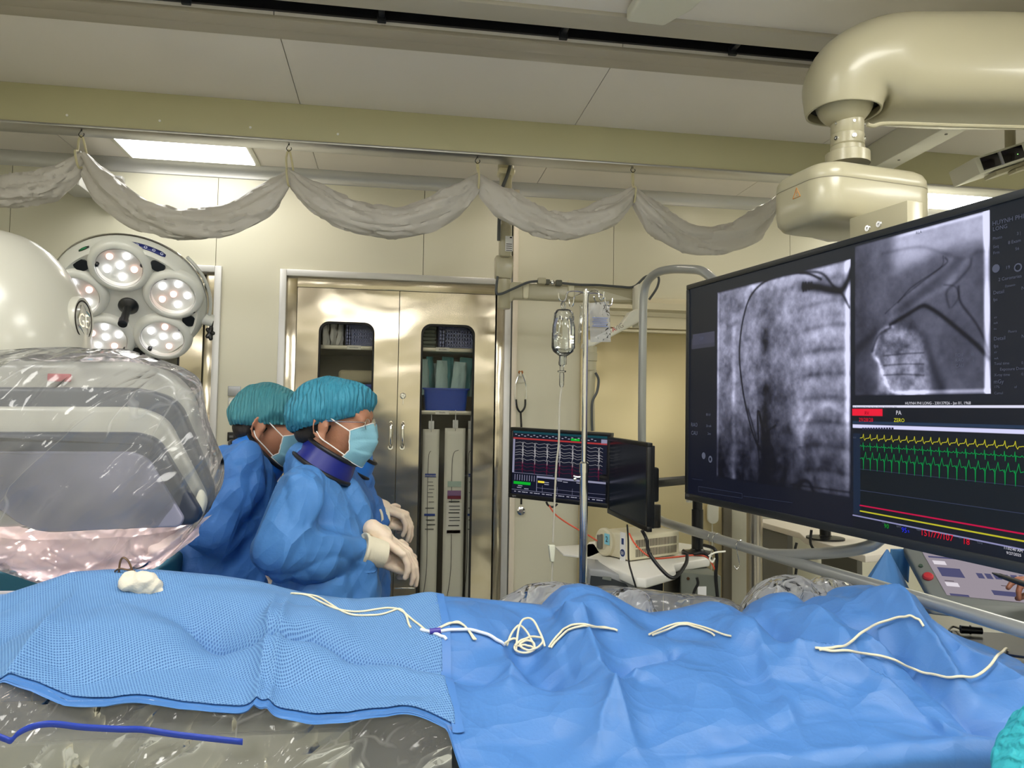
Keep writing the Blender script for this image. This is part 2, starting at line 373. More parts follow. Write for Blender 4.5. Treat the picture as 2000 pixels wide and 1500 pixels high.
# steel track in the slot with its hangers
tr = thing('ceiling_track', (0, 2.5, CEIL), 'dark steel twin track in the ceiling slot at the top', 'ceiling track')
mb = MB()
for y in (slotA+.012, slotB-.012): mb.box(((XL+XR)/2, y, CEIL+.045), (XR-XL, .012, .07))
mb.build('rail', mat('track_steel', (60,60,64), .35, .8), tr)
for x in np.arange(-2.0, 4.2, .62):
    MB().cyl((x-.1, 2.5, CEIL+.03), (x+.25, 2.5, CEIL+.03), .009, seg=8).build('spring_bar', mat('bar_steel', (110,112,116), .35, .9), tr)
    MB().box((x+.07, 2.515, CEIL+.02), (.02, .07, .02), .003).box((x+.07, 2.54, CEIL+.01), (.03, .015, .03), .003).build('clamp', mat('clamp_steel', (52,54,60), .4, .7), tr)
# cross beam with aluminium curtain rail below it
BY0, BY1 = 3.285, 3.385; BZ = P(770, 287, BY0).z
bm_ = struct(MB().box(((XL+XR)/2, (BY0+BY1)/2, (BZ+CEIL)/2), (XR-XL, BY1-BY0, CEIL-BZ), .002).build('trim_5', M_beam))
struct(MB().box(((XL+XR)/2, (BY0+BY1)/2, BZ-.005), (XR-XL, BY1-BY0+.012, .011), .003)
   .build('trim_6', M_alu))
mb = MB()
for x, y in ((131,225),(312,236),(489,249),(660,262)):
    p = P(x, y, BY0); mb.lathe([(.0055,0),(.005,.002),(.002,.003)], p, (0,-1,0), 12)
s_ = mb.build('trim_7', mat('screw_cap', (240,240,235), .3)); struct(s_)
# the second, far piece of framework at upper right: oblique bar and rail seen under the big arm
# ceiling lights
M_lamp = emit('panel_light', (255,253,246), PANEL_E)
M_lamp2 = emit('panel_light_far', (255,253,246), 4.6); M_lamp3 = emit('panel_light_right', (255,252,240), 11)
def ceiling_panel(x, y, sx, sy, label, grp='square light panels flush in the ceiling', m=None):
    t = thing('ceiling_light', (x, y, CEIL-.012), label, 'ceiling light', grp)
    MB().box((x, y, CEIL-.006), (sx+.05, sy+.05, .010), .002).build('light_frame', M_white, t)
    MB().box((x, y, CEIL-.0125), (sx, sy, .004)).build('diffuser', m or M_lamp, t)
pa, pb = PZ(228,252,CEIL-.014), PZ(487,303,CEIL-.014)
lx, ly = (pa.x+pb.x)/2, (PZ(300,252,CEIL).y+PZ(400,297,CEIL).y)/2
ceiling_panel(PZ(355,277,CEIL).x+.0, 3.80, .60, .60, 'glowing square light panel above the surgical lamp, nearest the left edge', m=M_lamp2)
ceiling_panel(PZ(1880,362,CEIL).x+.15, 3.80, .60, .60, 'glowing square light panel right of the monitor arm motor box', m=M_lamp3)
for j, y in enumerate((.95,-1.1)):
    for i, x in enumerate((-1.7,-.2,1.3,2.8)):
        ceiling_panel(x, y, .60, .60, ('leftmost','second from left','third from left','rightmost')[i]+' square light panel in the row '+('over the table' if j == 0 else 'behind the viewer'))
def downlight(px, py, lab):
    p = PZ(px, py, CEIL-.01)
    t = thing('downlight', p, lab, 'downlight', 'small round ceiling downlights')
    MB().lathe([(.055,.0),(.055,-.006),(.045,-.010),(.043,-.004)], (p.x,p.y,CEIL-.0), (0,0,1), 28).build('ring', M_white, t)
    MB().lathe([(.043,0),(.04,-.004),(.001,-.005)], (p.x,p.y,CEIL-.006), (0,0,1), 24).build('lens', emit('downlight_lens', (255,244,226), 70), t)
downlight(563,281,'round glowing downlight behind the second curtain hook')
downlight(1045,310,'round glowing downlight right of the pendant pole')
downlight(1474,334,'faint round downlight left of the monitor arm motor box')
# ================================================================ BUILT-IN CABINETS
M_glass = film('cabinet_glass', tint=(248,248,246), body=.0, rough=.03, gloss=.35, bump=.0, wr=0)
M_inner = mat('cabinet_inside', (150,146,132), .5, .3)
def rrect(cx, cz, w_, h_, r, n=8):
    out = []
    for sx, sz, a0 in ((1,1,0),(-1,1,pi/2),(-1,-1,pi),(1,-1,1.5*pi)):
        for k in range(n+1):
            a = a0+pi/2*k/n; out.append((cx+sx*(w_/2-r)+r*math.cos(a), cz+sz*(h_/2-r)+r*math.sin(a)))
    return out
def holed_plate(mb, x0, x1, z0, z1, hole, yf, th):
    cx, cz = sum(p[0] for p in hole)/len(hole), sum(p[1] for p in hole)/len(hole)
    n = len(hole)//4
    outer = []
    for i, (x, z) in enumerate(hole):       # corner quadrants: first half of each arc runs along one side, second half the other
        q, k = divmod(i, n); sx = (1,-1,-1,1)[q]; sz = (1,1,-1,-1)[q]; ex = x1 if sx > 0 else x0; ez = z1 if sz > 0 else z0
        m = (n-1)/2
        if q in (0, 2): side_first = True
        else: side_first = False
        if k == int(m): outer.append((ex, ez))
        elif (k < m) == side_first: outer.append((ex, z))
        else: outer.append((x, ez))
    R = [[V((x, yf+th, z)) for x, z in hole], [V((x, yf, z)) for x, z in hole], [V((x, yf, z)) for x, z in outer], [V((x, yf+th, z)) for x, z in outer]]
    mb.ring_strip(R+[R[0]], caps=False); return mb
def cabinet(L_, R_, T_, label, is_main):
    y = WALLY; c = thing('steel_cabinet', ((L_+R_)/2, y, 0), label, 'cabinet')
    fw = .034
    mb = MB()
    mb.box((L_+fw/2, y-.008, T_/2), (fw, .03, T_), .002).box((R_-fw/2, y-.008, T_/2), (fw, .03, T_), .002).box(((L_+R_)/2, y-.008, T_-fw/2), (R_-L_-2*fw, .03, fw), .002)
    mb.build('frame', M_alu_m, c)
    l2, r2, t2 = L_+fw, R_-fw, T_-fw; sw = .055
    mb = MB(); mb.box((l2+sw/2, y+.012, t2/2), (sw, .03, t2), .001).box((r2-sw/2+.006, y+.012, t2/2), (sw-.012, .03, t2), .001).box(((l2+r2)/2, y+.012, t2-sw/2), (r2-l2-2*sw, .03, sw), .001)
    mb.build('inner_frame', M_steel, c)
    MB().box(((l2+r2)/2, y+.47, t2/2), (r2-l2, .01, t2)).box((l2+.005, y+.24, t2/2), (.01, .46, t2)).box((r2-.005, y+.24, t2/2), (.01, .46, t2)).box(((l2+r2)/2, y+.24, t2-.005), (r2-l2, .46, .01)).box(((l2+r2)/2, y+.24, .04), (r2-l2, .46, .08)).box(((l2+r2)/2,y+.24,t2/2),(.02,.44,t2-.02)).build('carcass', M_inner, c)
    a, b, top = l2+sw+.003, r2-sw+.003, t2-sw-.003; mid = P(778,700,y).x + (L_-cabL); bot = .12
    wins = []
    for k, (x0, x1, wa, wb) in enumerate(((a, mid-.002, 622, 731), (mid+.002, b, 822, 927))):
        w0, w1 = P(wa,680,y).x+(L_-cabL), P(wb,680,y).x+(L_-cabL)
        wt = P((wa+wb)/2, 629+5*k, y).z + (T_-cabT)*.6
        d = MB(); hole = rrect((w0+w1)/2, (wt+.42)/2, w1-w0, wt-.42, .055)
        holed_plate(d, x0, x1, bot, top, hole, y-.006, .022)
        door = d.build('door', M_steel, c)
        g = MB(); i_ = [(x*.0+((w0+w1)/2)+(x-(w0+w1)/2)*.93, (wt+.42)/2+(z-(wt+.42)/2)*.986) for x, z in hole]
        R = [[V((x, y-.009, z)) for x, z in hole], [V((x, y-.009, z)) for x, z in i_], [V((x, y+.01, z)) for x, z in i_], [V((x, y+.01, z)) for x, z in hole]]
        g.ring_strip(R+[R[0]], caps=False).build('window_gasket', M_rubber, door)
        MB().prism([(x, y+.0, z) for x, z in i_], (0,.004,0)).build('window_glass', M_glass, door)
        hx = (P(763,850,y).x if k == 0 else P(786,850,y).x)+(L_-cabL); hz0, hz1 = P(775,873,y).z, P(775,824,y).z
        MB().tube([(hx,y-.006,hz1-.004),(hx,y-.035,hz1-.014),(hx,y-.042,(hz0+hz1)/2),(hx,y-.035,hz0+.012),(hx,y-.006,hz0)], .0085, 10).lathe([(.016,0),(.014,.004)],(hx,y-.006,hz0-.002),(0,-1,0),16).build('handle', M_chrome, door)
        if k == 1:
            lx_, lz_ = P(787,770,y).x+(L_-cabL), P(787,773,y).z
            MB().lathe([(.017,0),(.016,.008),(.011,.010),(.010,.014)], (lx_,y-.006,lz_), (0,-1,0), 20).build('lock', M_chrome, door)
            MB().cyl((lx_,y-.02,lz_),(lx_,y-.034,lz_-.002),.003,seg=8).box((lx_+.001,y-.03,lz_-.024),(.003,.003,.045)).lathe([(.009,-.001),(.009,.001)],(lx_,y-.032,lz_-.004),(0,1,0),12).build('key', M_chrome, door)
            zz = P(820,1148,y).z
            MB().box(((x0+w0)/2, y-.008, zz), (w0-x0-.012, .004, .006), .001).build('door_seam', M_chrome, door)
        wins.append((w0, w1, wt))
    return c, wins, l2, r2
cab, wins, ci0, ci1 = cabinet(cabL, cabR, cabT, 'tall two-door stainless steel cabinet with long windows, right of the doctors', True)
cab2, wins2, _, _ = cabinet(cab2L, cab2R, cab2T, 'stainless steel cabinet half hidden behind the surgical lamp', False)
SY = WALLY+.08
def shelf(cabn, x0, x1, z, tag_x=None, txt=None):
    s = MB().box(((x0+x1)/2, WALLY+.25, z), (x1-x0-.04, .40, .022), .002).build('shelf', mat('shelf_steel', (190,186,170), .35, .5), cabn)
    if tag_x:
        t = MB().box((tag_x, WALLY+.047, z+.001), (.075, .003, .022)).build('shelf_tag', mat('tag_paper', (240,238,230), .6), s)
        MB().text(txt, (tag_x, WALLY+.0445, z-.003), (1,0,0), (0,0,1), .011, 'CENTER').build('tag_text', M_black, s, smooth=0)
m_ = P(778,700,WALLY).x
zs1 = P(690,680,SY).z
shelf(cab, ci0, m_, zs1, P(692,678,SY).x, 'Introducer')
zs1b = P(865,684,SY).z
shelf(cab, m_, ci1, zs1b, P(864,683,SY).x, 'BO DAN')
zs2 = P(865,806,SY).z
shelf(cab, m_, ci1, zs2, P(863,806,SY).x, 'Sheaths')
shelf(cab, ci0, m_, P(690,790,SY).z)
shelf(cab2, cab2L+.05, cab2L+.6, zs1); shelf(cab2, cab2L+.6, cab2R-.04, 1.42)
def slab_hole_basket(name, x0, x1, z0, y0, y1, h, m, label, grp=None, holes=True, cat='basket'):
    t = thing(name, ((x0+x1)/2, (y0+y1)/2, z0), label, cat, grp); tp = .012; mb = MB()
    th = .003
    mb.box(((x0+x1)/2, (y0+y1)/2, z0+.003), (x1-x0-.02, y1-y0-.02, .005))
    if holes:    # front wall as a lattice of bars
        nx = 14; nz = 8
        for i in range(nx+1): mb.box((x0+(x1-x0)*i/nx, y0, z0+h/2), (.0055, th, h))
        for j in range(nz+1): mb.box(((x0+x1)/2, y0, z0+h*j/nz), (x1-x0, th, .0055 if 0 < j < nz-0 else .016))
        mb.box((x0+.016, y0, z0+h/2), (.035, th, h)).box((x1-.012, y0, z0+h/2), (.02, th, h))
    else: mb.box(((x0+x1)/2, y0, z0+h/2), (x1-x0, th, h), .001)
    mb.box((x0, (y0+y1)/2, z0+h/2), (th, y1-y0, h)).box((x1, (y0+y1)/2, z0+h/2), (th, y1-y0, h)).box(((x0+x1)/2, y1, z0+h/2), (x1-x0, th, h))
    mb.build('basket_body', m, t)
    MB().box(((x0+x1)/2, y0-.004, z0+h), (x1-x0+.02, .012, .010), .002).box(((x0+x1)/2, y1, z0+h), (x1-x0+.02, .012, .010), .002).box((x0-.004, (y0+y1)/2, z0+h), (.012, y1-y0, .010), .002).box((x1+.004, (y0+y1)/2, z0+h), (.012, y1-y0, .010), .002).build('rim', m, t)
    return t
M_lav = mat('lavender_plastic', (150,160,215), .4); M_bin = mat('blue_bin_plastic', (16,72,190), .35)
a, b = P(676,650,SY), P(742,650,SY)
slab_hole_basket('basket', a.x, b.x, zs1+.012, SY, SY+.25, .155, M_lav, 'lavender perforated plastic basket on the top shelf behind the left window')
a, b = P(858,660,SY), P(932,660,SY)
slab_hole_basket('basket', a.x, b.x, zs1b+.012, SY, SY+.25, .165, M_lav, 'lavender perforated plastic basket on the top shelf behind the right window')
def bin_(x0, x1, z0, h, label):
    t = thing('storage_bin', ((x0+x1)/2, SY+.12, z0), label, 'bin')
    o = rrect((x0+x1)/2, SY+.13, x1-x0, .26, .02, 4)
    sc = lambda k, dz: [V((((x0+x1)/2)+(x-(x0+x1)/2)*k, SY+.13+(y-SY-.13)*k, z0+dz)) for x, y in o]
    MB().ring_strip([sc(.85,0), sc(.93,h*.93), sc(1.0,h*.93), sc(1.0,h), sc(.91,h), sc(.83,.004)], caps=True).build('bin_body', M_bin, t)
    return t
a, b = P(824,780,SY), P(918,780,SY)
bin_(a.x, b.x, zs2+.012, .125, 'royal blue plastic bin holding green packs behind the right cabinet window')
bin_(P(712,770,SY).x, P(760,770,SY).x, P(690,790,SY).z+.012, .10, 'blue bin partly hidden behind the cap of the doctor in glasses')
# crumpled pouches: upright thin packs
def pouch(name, x, y, z, w_, h_, lean, m, label, grp, cat='pouch', yaw=0, seed=0):
    rnd = random.Random(seed); G = []; nx, nz = 7, 9
    R = Matrix.Rotation(yaw, 3, 'Z') @ Matrix.Rotation(lean, 3, 'Y')
    fr, bk = [], []
    for j in range(nz+1):
        r1, r2 = [], []
        for i in range(nx+1):
            u, v = i/nx-.5, j/nz; puff = .012*(1-abs(2*u)**2)*(math.sin(pi*min(1,max(0,v)))**.5 if 0 < v < 1 else 0)
            wob = noise.noise(V((u*4+seed, v*5, seed*1.3)))*.012
            p1 = V((u*w_*(1-.15*v), -puff+wob-.001, v*h_)); p2 = V((u*w_*(1-.15*v), puff+wob+.001, v*h_))
            r1.append(V((x,y,z))+R @ p1); r2.append(V((x,y,z))+R @ p2)
        fr.append(r1); bk.append(r2)
    mb = MB(); mb.grid(fr).grid(bk)
    for F1, F2 in ((fr[0], bk[0]), (fr[-1], bk[-1]), ([r[0] for r in fr], [r[0] for r in bk]), ([r[-1] for r in fr], [r[-1] for r in bk])):
        mb.ring_strip([F1, F2], caps=False, closed=False)
    bmesh.ops.remove_doubles(mb.bm, verts=mb.bm.verts[:], dist=1e-5)
    return tag(mb.build(name, m, smooth=60), label, cat, grp)
M_pouch = mat('white_pouch', (215,215,210), .35, bump=.002, bscale=25); M_teal = mat('teal_pack', (95,165,170), .45, bump=.003, bscale=22); M_tealp = mat('pale_teal_pack', (185,215,215), .45, bump=.003, bscale=22)
for k, px in enumerate((637,650,662)):
    p = P(px, 672, SY); pouch('sterile_pouch', p.x, SY+.01+.012*k, zs1+.013, .05, .15-.006*k, -.08+.1*k, M_pouch, ('leftmost','middle','rightmost')[k]+' of three white sterile pouches left of the lavender basket, left window', 'white pouches left of the basket', yaw=.9, seed=k)
for k in range(9):
    p = P(832+k*10.5, 770, SY); pouch('gown_pack', p.x, SY+.05+.05*(k%3), zs2+.10, .085, .20+.02*math.sin(k*2), (-.12+.035*k)*.8, M_teal if k%3 == 1 else M_tealp, ('first','second','third','fourth','fifth','sixth','seventh','eighth','ninth')[k]+' from left of the teal and white packs standing in the blue bin', 'surgical packs in the blue bin', yaw=1.0-.15*k, seed=20+k)
for k in range(6):
    p = P(840, 665, SY); tag(MB().box((p.x-.005+.004*(k%2), SY+.12, zs1b+.022+k*.021), (.075, .2, .019), .008, seg=3).build('folded_towel', mat('grey_green_cloth', (120,128,118), .8)), ('bottom','second lowest','third lowest','third highest','second highest','top')[k]+' grey-green folded cloth of the pile beside the right basket', 'towel', 'folded cloths piled on the top shelf')
p = P(690, 722, SY); tag(MB().box((p.x+.03, SY+.10, P(690,735,SY).z), (.22, .2, .07), .02, seg=3).build('wrapped_bundle', mat('tan_wrap', (176,168,140), .6, bump=.01, bscale=8)), 'tan wrapped bundle behind the left cabinet window', 'bundle')
tag(MB().box((p.x+.03, SY+.14, (P(690,790,SY).z+.012+P(690,735,SY).z-.035)/2), (.24,.22,P(690,735,SY).z-.035-P(690,790,SY).z-.012), .006).build('storage_box', mat('cardboard_dull', (110,104,90), .8)), 'dull cardboard box under the tan bundle behind the left window', 'box')
tag(MB().box((cab2R-.16, WALLY+.15, 1.43+.06), (.14, .2, .12), .006).build('blue_box', mat('blue_carton', (60,110,170), .6)), 'blue carton in the cabinet behind the surgical lamp', 'box')
# long catheter packs on hooks
def long_pack(pxa, pxb, ptop, y, label, kind):
    x0, x1 = P(pxa,900,y).x, P(pxb,900,y).x; zt = P(pxa, ptop, y).z; zb = .50; xm = (x0+x1)/2
    t = thing('catheter_pack', (xm, y, zb), label, 'catheter pack')
    G1 = [];
    for j in range(31):
        v = j/30; G1.append([V((x0+(x1-x0)*i/6, y-.004*math.sin(pi*i/6)+.004*noise.noise(V((i*.8, v*9, pxa))), zt+(zb-zt)*v)) for i in range(7)])
    MB().grid(G1).build('pack_film', mat('pack_paper', (232,230,218), .32, bump=.003, bscale=14), t, solid=.004)
    MB().tube([(xm+.02 if kind else xm, y-.008, zt-.12), (xm-.012, y-.008, zt-.16), (xm-.014, y-.009, zt-.40), (xm-.01, y-.009, zt-.75), (xm-.03, y-.008, zb+.1)], .0014, 6).build('catheter', M_black, t)
    hx = MB().box((xm, y+.0, zt+.02), (.03, .004, .05)).tube([(xm,y+.01,zt+.10),(xm,y-.004,zt+.06),(xm,y-.012,zt-.005),(xm,y-.004,zt-.012)], .0022, 6).build('hanger', M_alu_m, t)
    lw_ = (x1-x0)*.66
    def lab(z, h_, m, name='label_band', w=lw_): return MB().box((xm, y-.0125, z), (w, .002, h_)).build(name, m, t)
    zz = lambda q: P(xm and pxa, q, y).z
    if kind == 0:
        cb = mat('label_blue', (38,66,150), .5)
        lab(zz(928), .018, cb); lab(zz(1005), .012, cb)
        q = MB(); q.text('INTRODUCER', (xm, y-.0140, zz(930)), (1,0,0), (0,0,1), .011, 'CENTER')
        q.build('label_text', mat('ink_white', (235,235,235), .6), t, smooth=0)
        q = MB()
        for k, zq in enumerate((941,948,955,962,970,980,992,1015,1024,1033)): q.box((xm+.004*(k%3), y-.0125, zz(zq)), (lw_*(.8 if k > 5 else .5), .001, .005 if k > 5 else .003))
        q.build('label_print', mat('ink_grey', (90,90,88), .6), t)
    else:
        lab(zz(1012), .17, mat('label_white', (228,226,220), .6), w=lw_*1.1)
        lab(zz(1000), .0, mat('label_white', (228,226,220), .6), w=.001) if 0 else lab(zz(945), .03, mat('label_mint', (170,190,180), .5)); lab(zz(963), .03, mat('label_mauve', (140,105,150), .5)); lab(zz(971), .018, mat('label_maroon', (120,30,55), .5)); lab(zz(1038), .017, mat('label_maroon', (120,30,55), .5))
        q = MB(); 
        for k, zq in enumerate((979,988,995,1001,1010,1016,1026)): q.box((xm+.002*(k%3), y-.0155, zz(zq)), (lw_*.8, .001, .004 if k % 3 else .006))
        q.build('label_print', mat('ink_dark', (60,60,60), .6), t)
    return t
long_pack(825, 857, 838, SY-.02, 'long clear catheter pack with blue labels hanging behind the right cabinet window', 0)
long_pack(868, 908, 836, SY-.035, 'long white catheter pack with mauve and maroon label behind the right window', 1)
long_pack(913, 924, 838, SY+.0, 'sliver of a long pack beside the edge of the right cabinet window', 0)
# ================================================================ WALL FITTINGS
def plate(pxa, pya, pxb, pyb, m, th=.012, bev=.003):
    a, b = P(pxa,pya,WALLY), P(pxb,pyb,WALLY); return MB().box(((a.x+b.x)/2, WALLY-th/2, (a.z+b.z)/2), (b.x-a.x, th, a.z-b.z), bev), a, b
t = thing('gas_outlet', P(458,800,WALLY), 'grey wall outlet plate with round socket beside the capped doctors', 'outlet')
q, a, b = plate(446,754,470,774, mat('outlet_grey', (170,172,176), .35, .5)); q.build('flap', mat('outlet_grey', (170,172,176), .35, .5), t)
q, a, b = plate(446,776,470,799, M_alu_m, .008); q.build('socket_plate', M_alu_m, t)
MB().lathe([(.026,0),(.024,.008),(.016,.009),(.014,.004),(.006,.003),(.005,.012),(.001,.012)], ((a.x+b.x)/2, WALLY-.008, (a.z+b.z)/2), (0,-1,0), 24).build('socket', M_chrome, t)
t = thing('wall_switch', P(457,860,WALLY), 'black wall switch plate low beside the rear doctor', 'switch')
q, a, b = plate(445,844,468,862, M_black); q.build('switch_plate', M_black, t)
MB().box(((a.x+b.x)/2-.01, WALLY-.014, (a.z+b.z)/2), (.02, .006, .012), .001).build('rocker', mat('rocker_grey', (90,92,96), .4), t)
# wall camera in its box, upper left
t = thing('wall_camera', P(170,372,WALLY), 'small camera in an open metal box on the wall, behind the left swag', 'camera')
a, b = P(128,345,4.05), P(180,374,4.05)
ym = 4.02
MB().box(((a.x+b.x)/2-.0, ym, b.z), (b.x-a.x, .28, .008), .002).box((b.x, ym, (a.z+b.z)/2+.03), (.01, .28, a.z-b.z+.10), .002).box((b.x+.055, WALLY-.03, (a.z+b.z)/2), (.10, .05, .17), .006).build('bracket', M_alu_m, t)
MB().box(((a.x+b.x)/2+.02, ym+.02, (a.z+b.z)/2+.012), (.10, .18, .06), .008).build('camera_body', M_black, t)
MB().lathe([(.022,0),(.022,.02),(.018,.022),(.001,.024)], ((a.x+b.x)/2-.005, ym-.07, (a.z+b.z)/2+.012), (-.2,-1,0), 20).build('camera_lens', mat('lens_shell', (205,208,212), .2), t)
# stethoscope on its hook
hk = P(1017,733,WALLY)
t = thing('stethoscope', P(1018,1000,WALLY-.03), 'black and silver stethoscope hanging on the wall right of the cabinet', 'stethoscope')
y = WALLY-.03
pp = lambda a, b, yy=y: P(a, b, yy)
for sgn in (-1, 1):
    MB().tube([pp(1017+sgn*2,728), pp(1017+sgn*6,738), pp(1017+sgn*10,752), pp(1017+sgn*11,772), pp(1017+sgn*9,792), pp(1017+sgn*2.5,804)], .0032, 8).build('ear_tube', M_chrome, t)
    MB().ell(pp(1017+sgn*2.5,727,y-.004), (.007,.007,.009)).build('ear_tip', mat('amber_rubber', (150,90,30), .4), t)
MB().tube([pp(1008,780), pp(1010,796), pp(1017,805), pp(1025,795), pp(1026,780)], .0055, 8).tube([pp(1017,804), pp(1018.5,840), pp(1019,900), pp(1018,985)], .0055, 8).build('tubing', M_black, t)
MB().lathe([(.022,0),(.024,.004),(.022,.010),(.012,.012),(.010,.018),(.001,.018)], P(1018,998,y+.01), (-.3,-1,.1), 28).build('chest_piece', M_chrome, t)
tag(MB().lathe([(.030,0),(.030,.004),(.024,.007),(.001,.008)], P(1017,738,WALLY), (0,-1,0), 28).tube([P(1017,733,WALLY-.006), P(1017,735,WALLY-.035), P(1017,727,WALLY-.042)], .005, 8).build('wall_hook', M_white), 'round white stick-on hook holding the stethoscope', 'hook')
# ---- sliding door with its track housing, right of the wall panel
dx0, dx1 = P(1131,800,WALLY).x, P(1404,1000,WALLY).x
hT = P(1250,640,WALLY).z
dm = brushed('door_sheet', (214,200,158), .36, .006); dm.node_tree.nodes['Principled BSDF'].inputs['Metallic'].default_value = .55
struct(MB().box(((dx0+dx1)/2, WALLY-.025, (hT+.02)/2), (dx1-dx0, .04, hT-.0), .003).build('door_1', dm))
struct(MB().box((dx1+.028, WALLY-.03, 1.1), (.05, .06, 2.2), .003).build('trim_8', mat('jamb_grey', (112,106,92), .4)))
MBt = MB(); xa, xb = P(1150,600,WALLY-.08).x, P(1480,600,WALLY-.08).x
z1, z2, z3 = P(1300,577,WALLY-.12).z, P(1300,605,WALLY-.12).z, P(1300,645,WALLY-.12).z
pr = [(0,z1),(-.05,z1-.004),(-.095,z1-.02),(-.115,z1-.045),(-.115,z2+.0),(-.09,z2-.008),(-.075,z2-.01),(-.075,z2-.035),(-.085,z2-.04),(-.085,z3+.012),(-.07,z3+.006),(-.10,z3),(-.10,z3-.012),(0,z3-.012)]
struct(MBt.prism([(xa, WALLY+y_, z_) for y_, z_ in pr], (xb-xa,0,0)).build('trim_9', mat('track_housing', (214,206,180), .3, .25)))
# wall cord pull
t = thing('cord_pull', P(1402,1200,WALLY-.01), 'white rounded cord pull hanging beside the sliding door jamb', 'cord pull')
a, b = P(1383,985,WALLY-.08), P(1404,1019,WALLY-.08)
o = [V(((a.x+b.x)/2+x, WALLY-.08, z)) for x, z in rrect(0, (a.z+b.z)/2, b.x-a.x, (a.z-b.z)*1.25, (b.x-a.x)*.48, 6)]
MB().prism(o, (0,.02,0), .004).build('pull_body', M_white, t); MB().tube([P(1391,1018,WALLY-.07), P(1391,1060,WALLY-.07), P(1390,1120,WALLY-.07), P(1390,1190,WALLY-.07)], .003, 6).build('cord', M_white, t)
# stainless column standing behind the monitor
c0 = P(1474,1100,3.55); rr_ = .038
t = thing('steel_column', (c0.x, c0.y, 0), 'brushed stainless steel column standing under the large monitor', 'column')
MB().cyl((c0.x,c0.y,0.01), (c0.x,c0.y,1.42), rr_, seg=32).build('shaft', mat('column_steel', (185,178,168), .3, 1), t)
MB().lathe([(.12,0),(.12,.012),(.05,.02),(.04,.03)], (c0.x,c0.y,0), (0,0,1), 32).build('foot', mat('column_steel', (185,178,168), .3, 1), t)
MB().lathe([(.045,0),(.048,.01),(.02,.03),(.001,.032)], (c0.x,c0.y,1.42), (0,0,1), 32).build('cap', M_black, t)
# ================================================================ ROLLED CURTAIN IN SWAGS
M_cur = mat('curtain_sheet', (212,208,202), .3, trans=.15, bump=.004, bscale=10, bstretch=(1,3,3), spec=.6)
CY = BY0+.015
hooks = [(-95,330),(160,305),(566,341),(934,346),(1236,374),(1515,395),(1800,420)]
lows = [(30,395),(385,462),(770,452),(1105,458),(1390,487),(1660,470)]
H = [P(x, y, CY) for x, y in hooks]; Lw = [P(x, y-19, CY) for x, y in lows]
path = []
for k in range(len(H)-1):
    a, b, l = H[k], H[k+1], Lw[k]
    for t_ in np.linspace(0, 1, 27)[:-1]:
        # parabola-like sag through the low point
        tl = (l.x-a.x)/(b.x-a.x); x = a.x+(b.x-a.x)*t_
        c = 4*t_*(1-t_); lin = a.z+(b.z-a.z)*t_; base = a.z+(b.z-a.z)*tl
        path.append(V((x, CY+.012*math.sin(t_*9+k), lin-(base-l.z)*(c**.86)/(4*tl*(1-tl))**.86)))
path.append(H[-1])
G = []; NS = 44
sub = []
for a, b in zip(path, path[1:]):
    for t_ in (0, .25, .5, .75): sub.append(a.lerp(b, t_))
sub.append(path[-1])
for i, p in enumerate(sub):
    d = (sub[min(i+1,len(sub)-1)]-sub[max(i-1,0)]).normalized(); n1 = V((0,1,0)); n2 = d.cross(n1)
    hd = min((p-h).length for h in H)
    wdt = .020+.046*min(1, hd/.16)**.8
    ring = []
    for k in range(NS):
        a_ = 2*pi*k/NS; s_ = i*.055
        tw = s_*.30
        r_ = wdt*.96*(1+.14*math.cos(3*a_+tw*2.2)+.10*noise.noise(V((math.cos(a_)*1.5, math.sin(a_)*1.5, s_*1.6)))+.16*math.exp(-abs(noise.noise(V((math.cos(a_-tw)*1.5, math.sin(a_-tw)*1.5+7, s_*.55))))*8)-.20*math.exp(-abs(noise.noise(V((math.cos(a_-tw)*1.9+3, math.sin(a_-tw)*1.9, s_*.8))))*10)+.10*(.5-crumple(V((math.cos(a_)*1.6, math.sin(a_)*1.6, s_*1.6))))-.35*max(0, math.cos(a_-1.9-tw))**8)
        ring.append(p + n1*(r_*.8*math.cos(a_)) + n2*(r_*1.02*math.sin(a_)))
    G.append(ring)
mb = MB(); mb.ring_strip(G)
tag(mb.build('rolled_curtain', M_cur, smooth=50), 'long pale grey plastic curtain rolled up and hung in swags from the beam', 'curtain')
M_strap = mat('strap_cotton', (206,198,160), .7)
slabs = ['leftmost', 'second from left', 'third from left', 'fourth from left']
whr = ['over the surgical lamp', 'over the left cabinet door', 'beside the pendant pole', 'above the drip bottle']
for k, (hx, hy) in enumerate(hooks[1:5]):
    p = H[k+1]; top = P((160,565,933,1236)[k], (247,275,300,318)[k], CY)
    t = thing('curtain_strap', p, 'cream strap on a black wire hook '+whr[k], 'strap', 'straps holding up the rolled curtain')
    hz = top.z-.035
    MB().tube([(top.x,CY,BZ-.02),(top.x,CY,top.z-.012),(top.x-.006,CY,top.z-.024),(top.x-.010,CY-.002,top.z-.036),(top.x,CY-.004,top.z-.046),(top.x+.010,CY-.002,top.z-.036),(top.x+.008,CY,top.z-.028)], .0017, 6).build('wire_hook', M_black, t)
    w_ = .012 if k < 2 else .003
    lp = [V((top.x, CY, hz-.005)), V((top.x-w_*.8, CY, (hz+p.z)/2+.02)), V((p.x-w_, CY-.012, p.z+.02)), V((p.x-w_*.6, CY-.05, p.z-.0)), V((p.x, CY-.02, p.z-.055)), V((p.x+w_*.4, CY+.05, p.z)), V((p.x+w_, CY+.01, p.z+.02)), V((top.x+w_*.8, CY, (hz+p.z)/2+.02))]
    MB().tube(lp, .0045, 6, closed=True).build('strap_loop', M_strap, t)
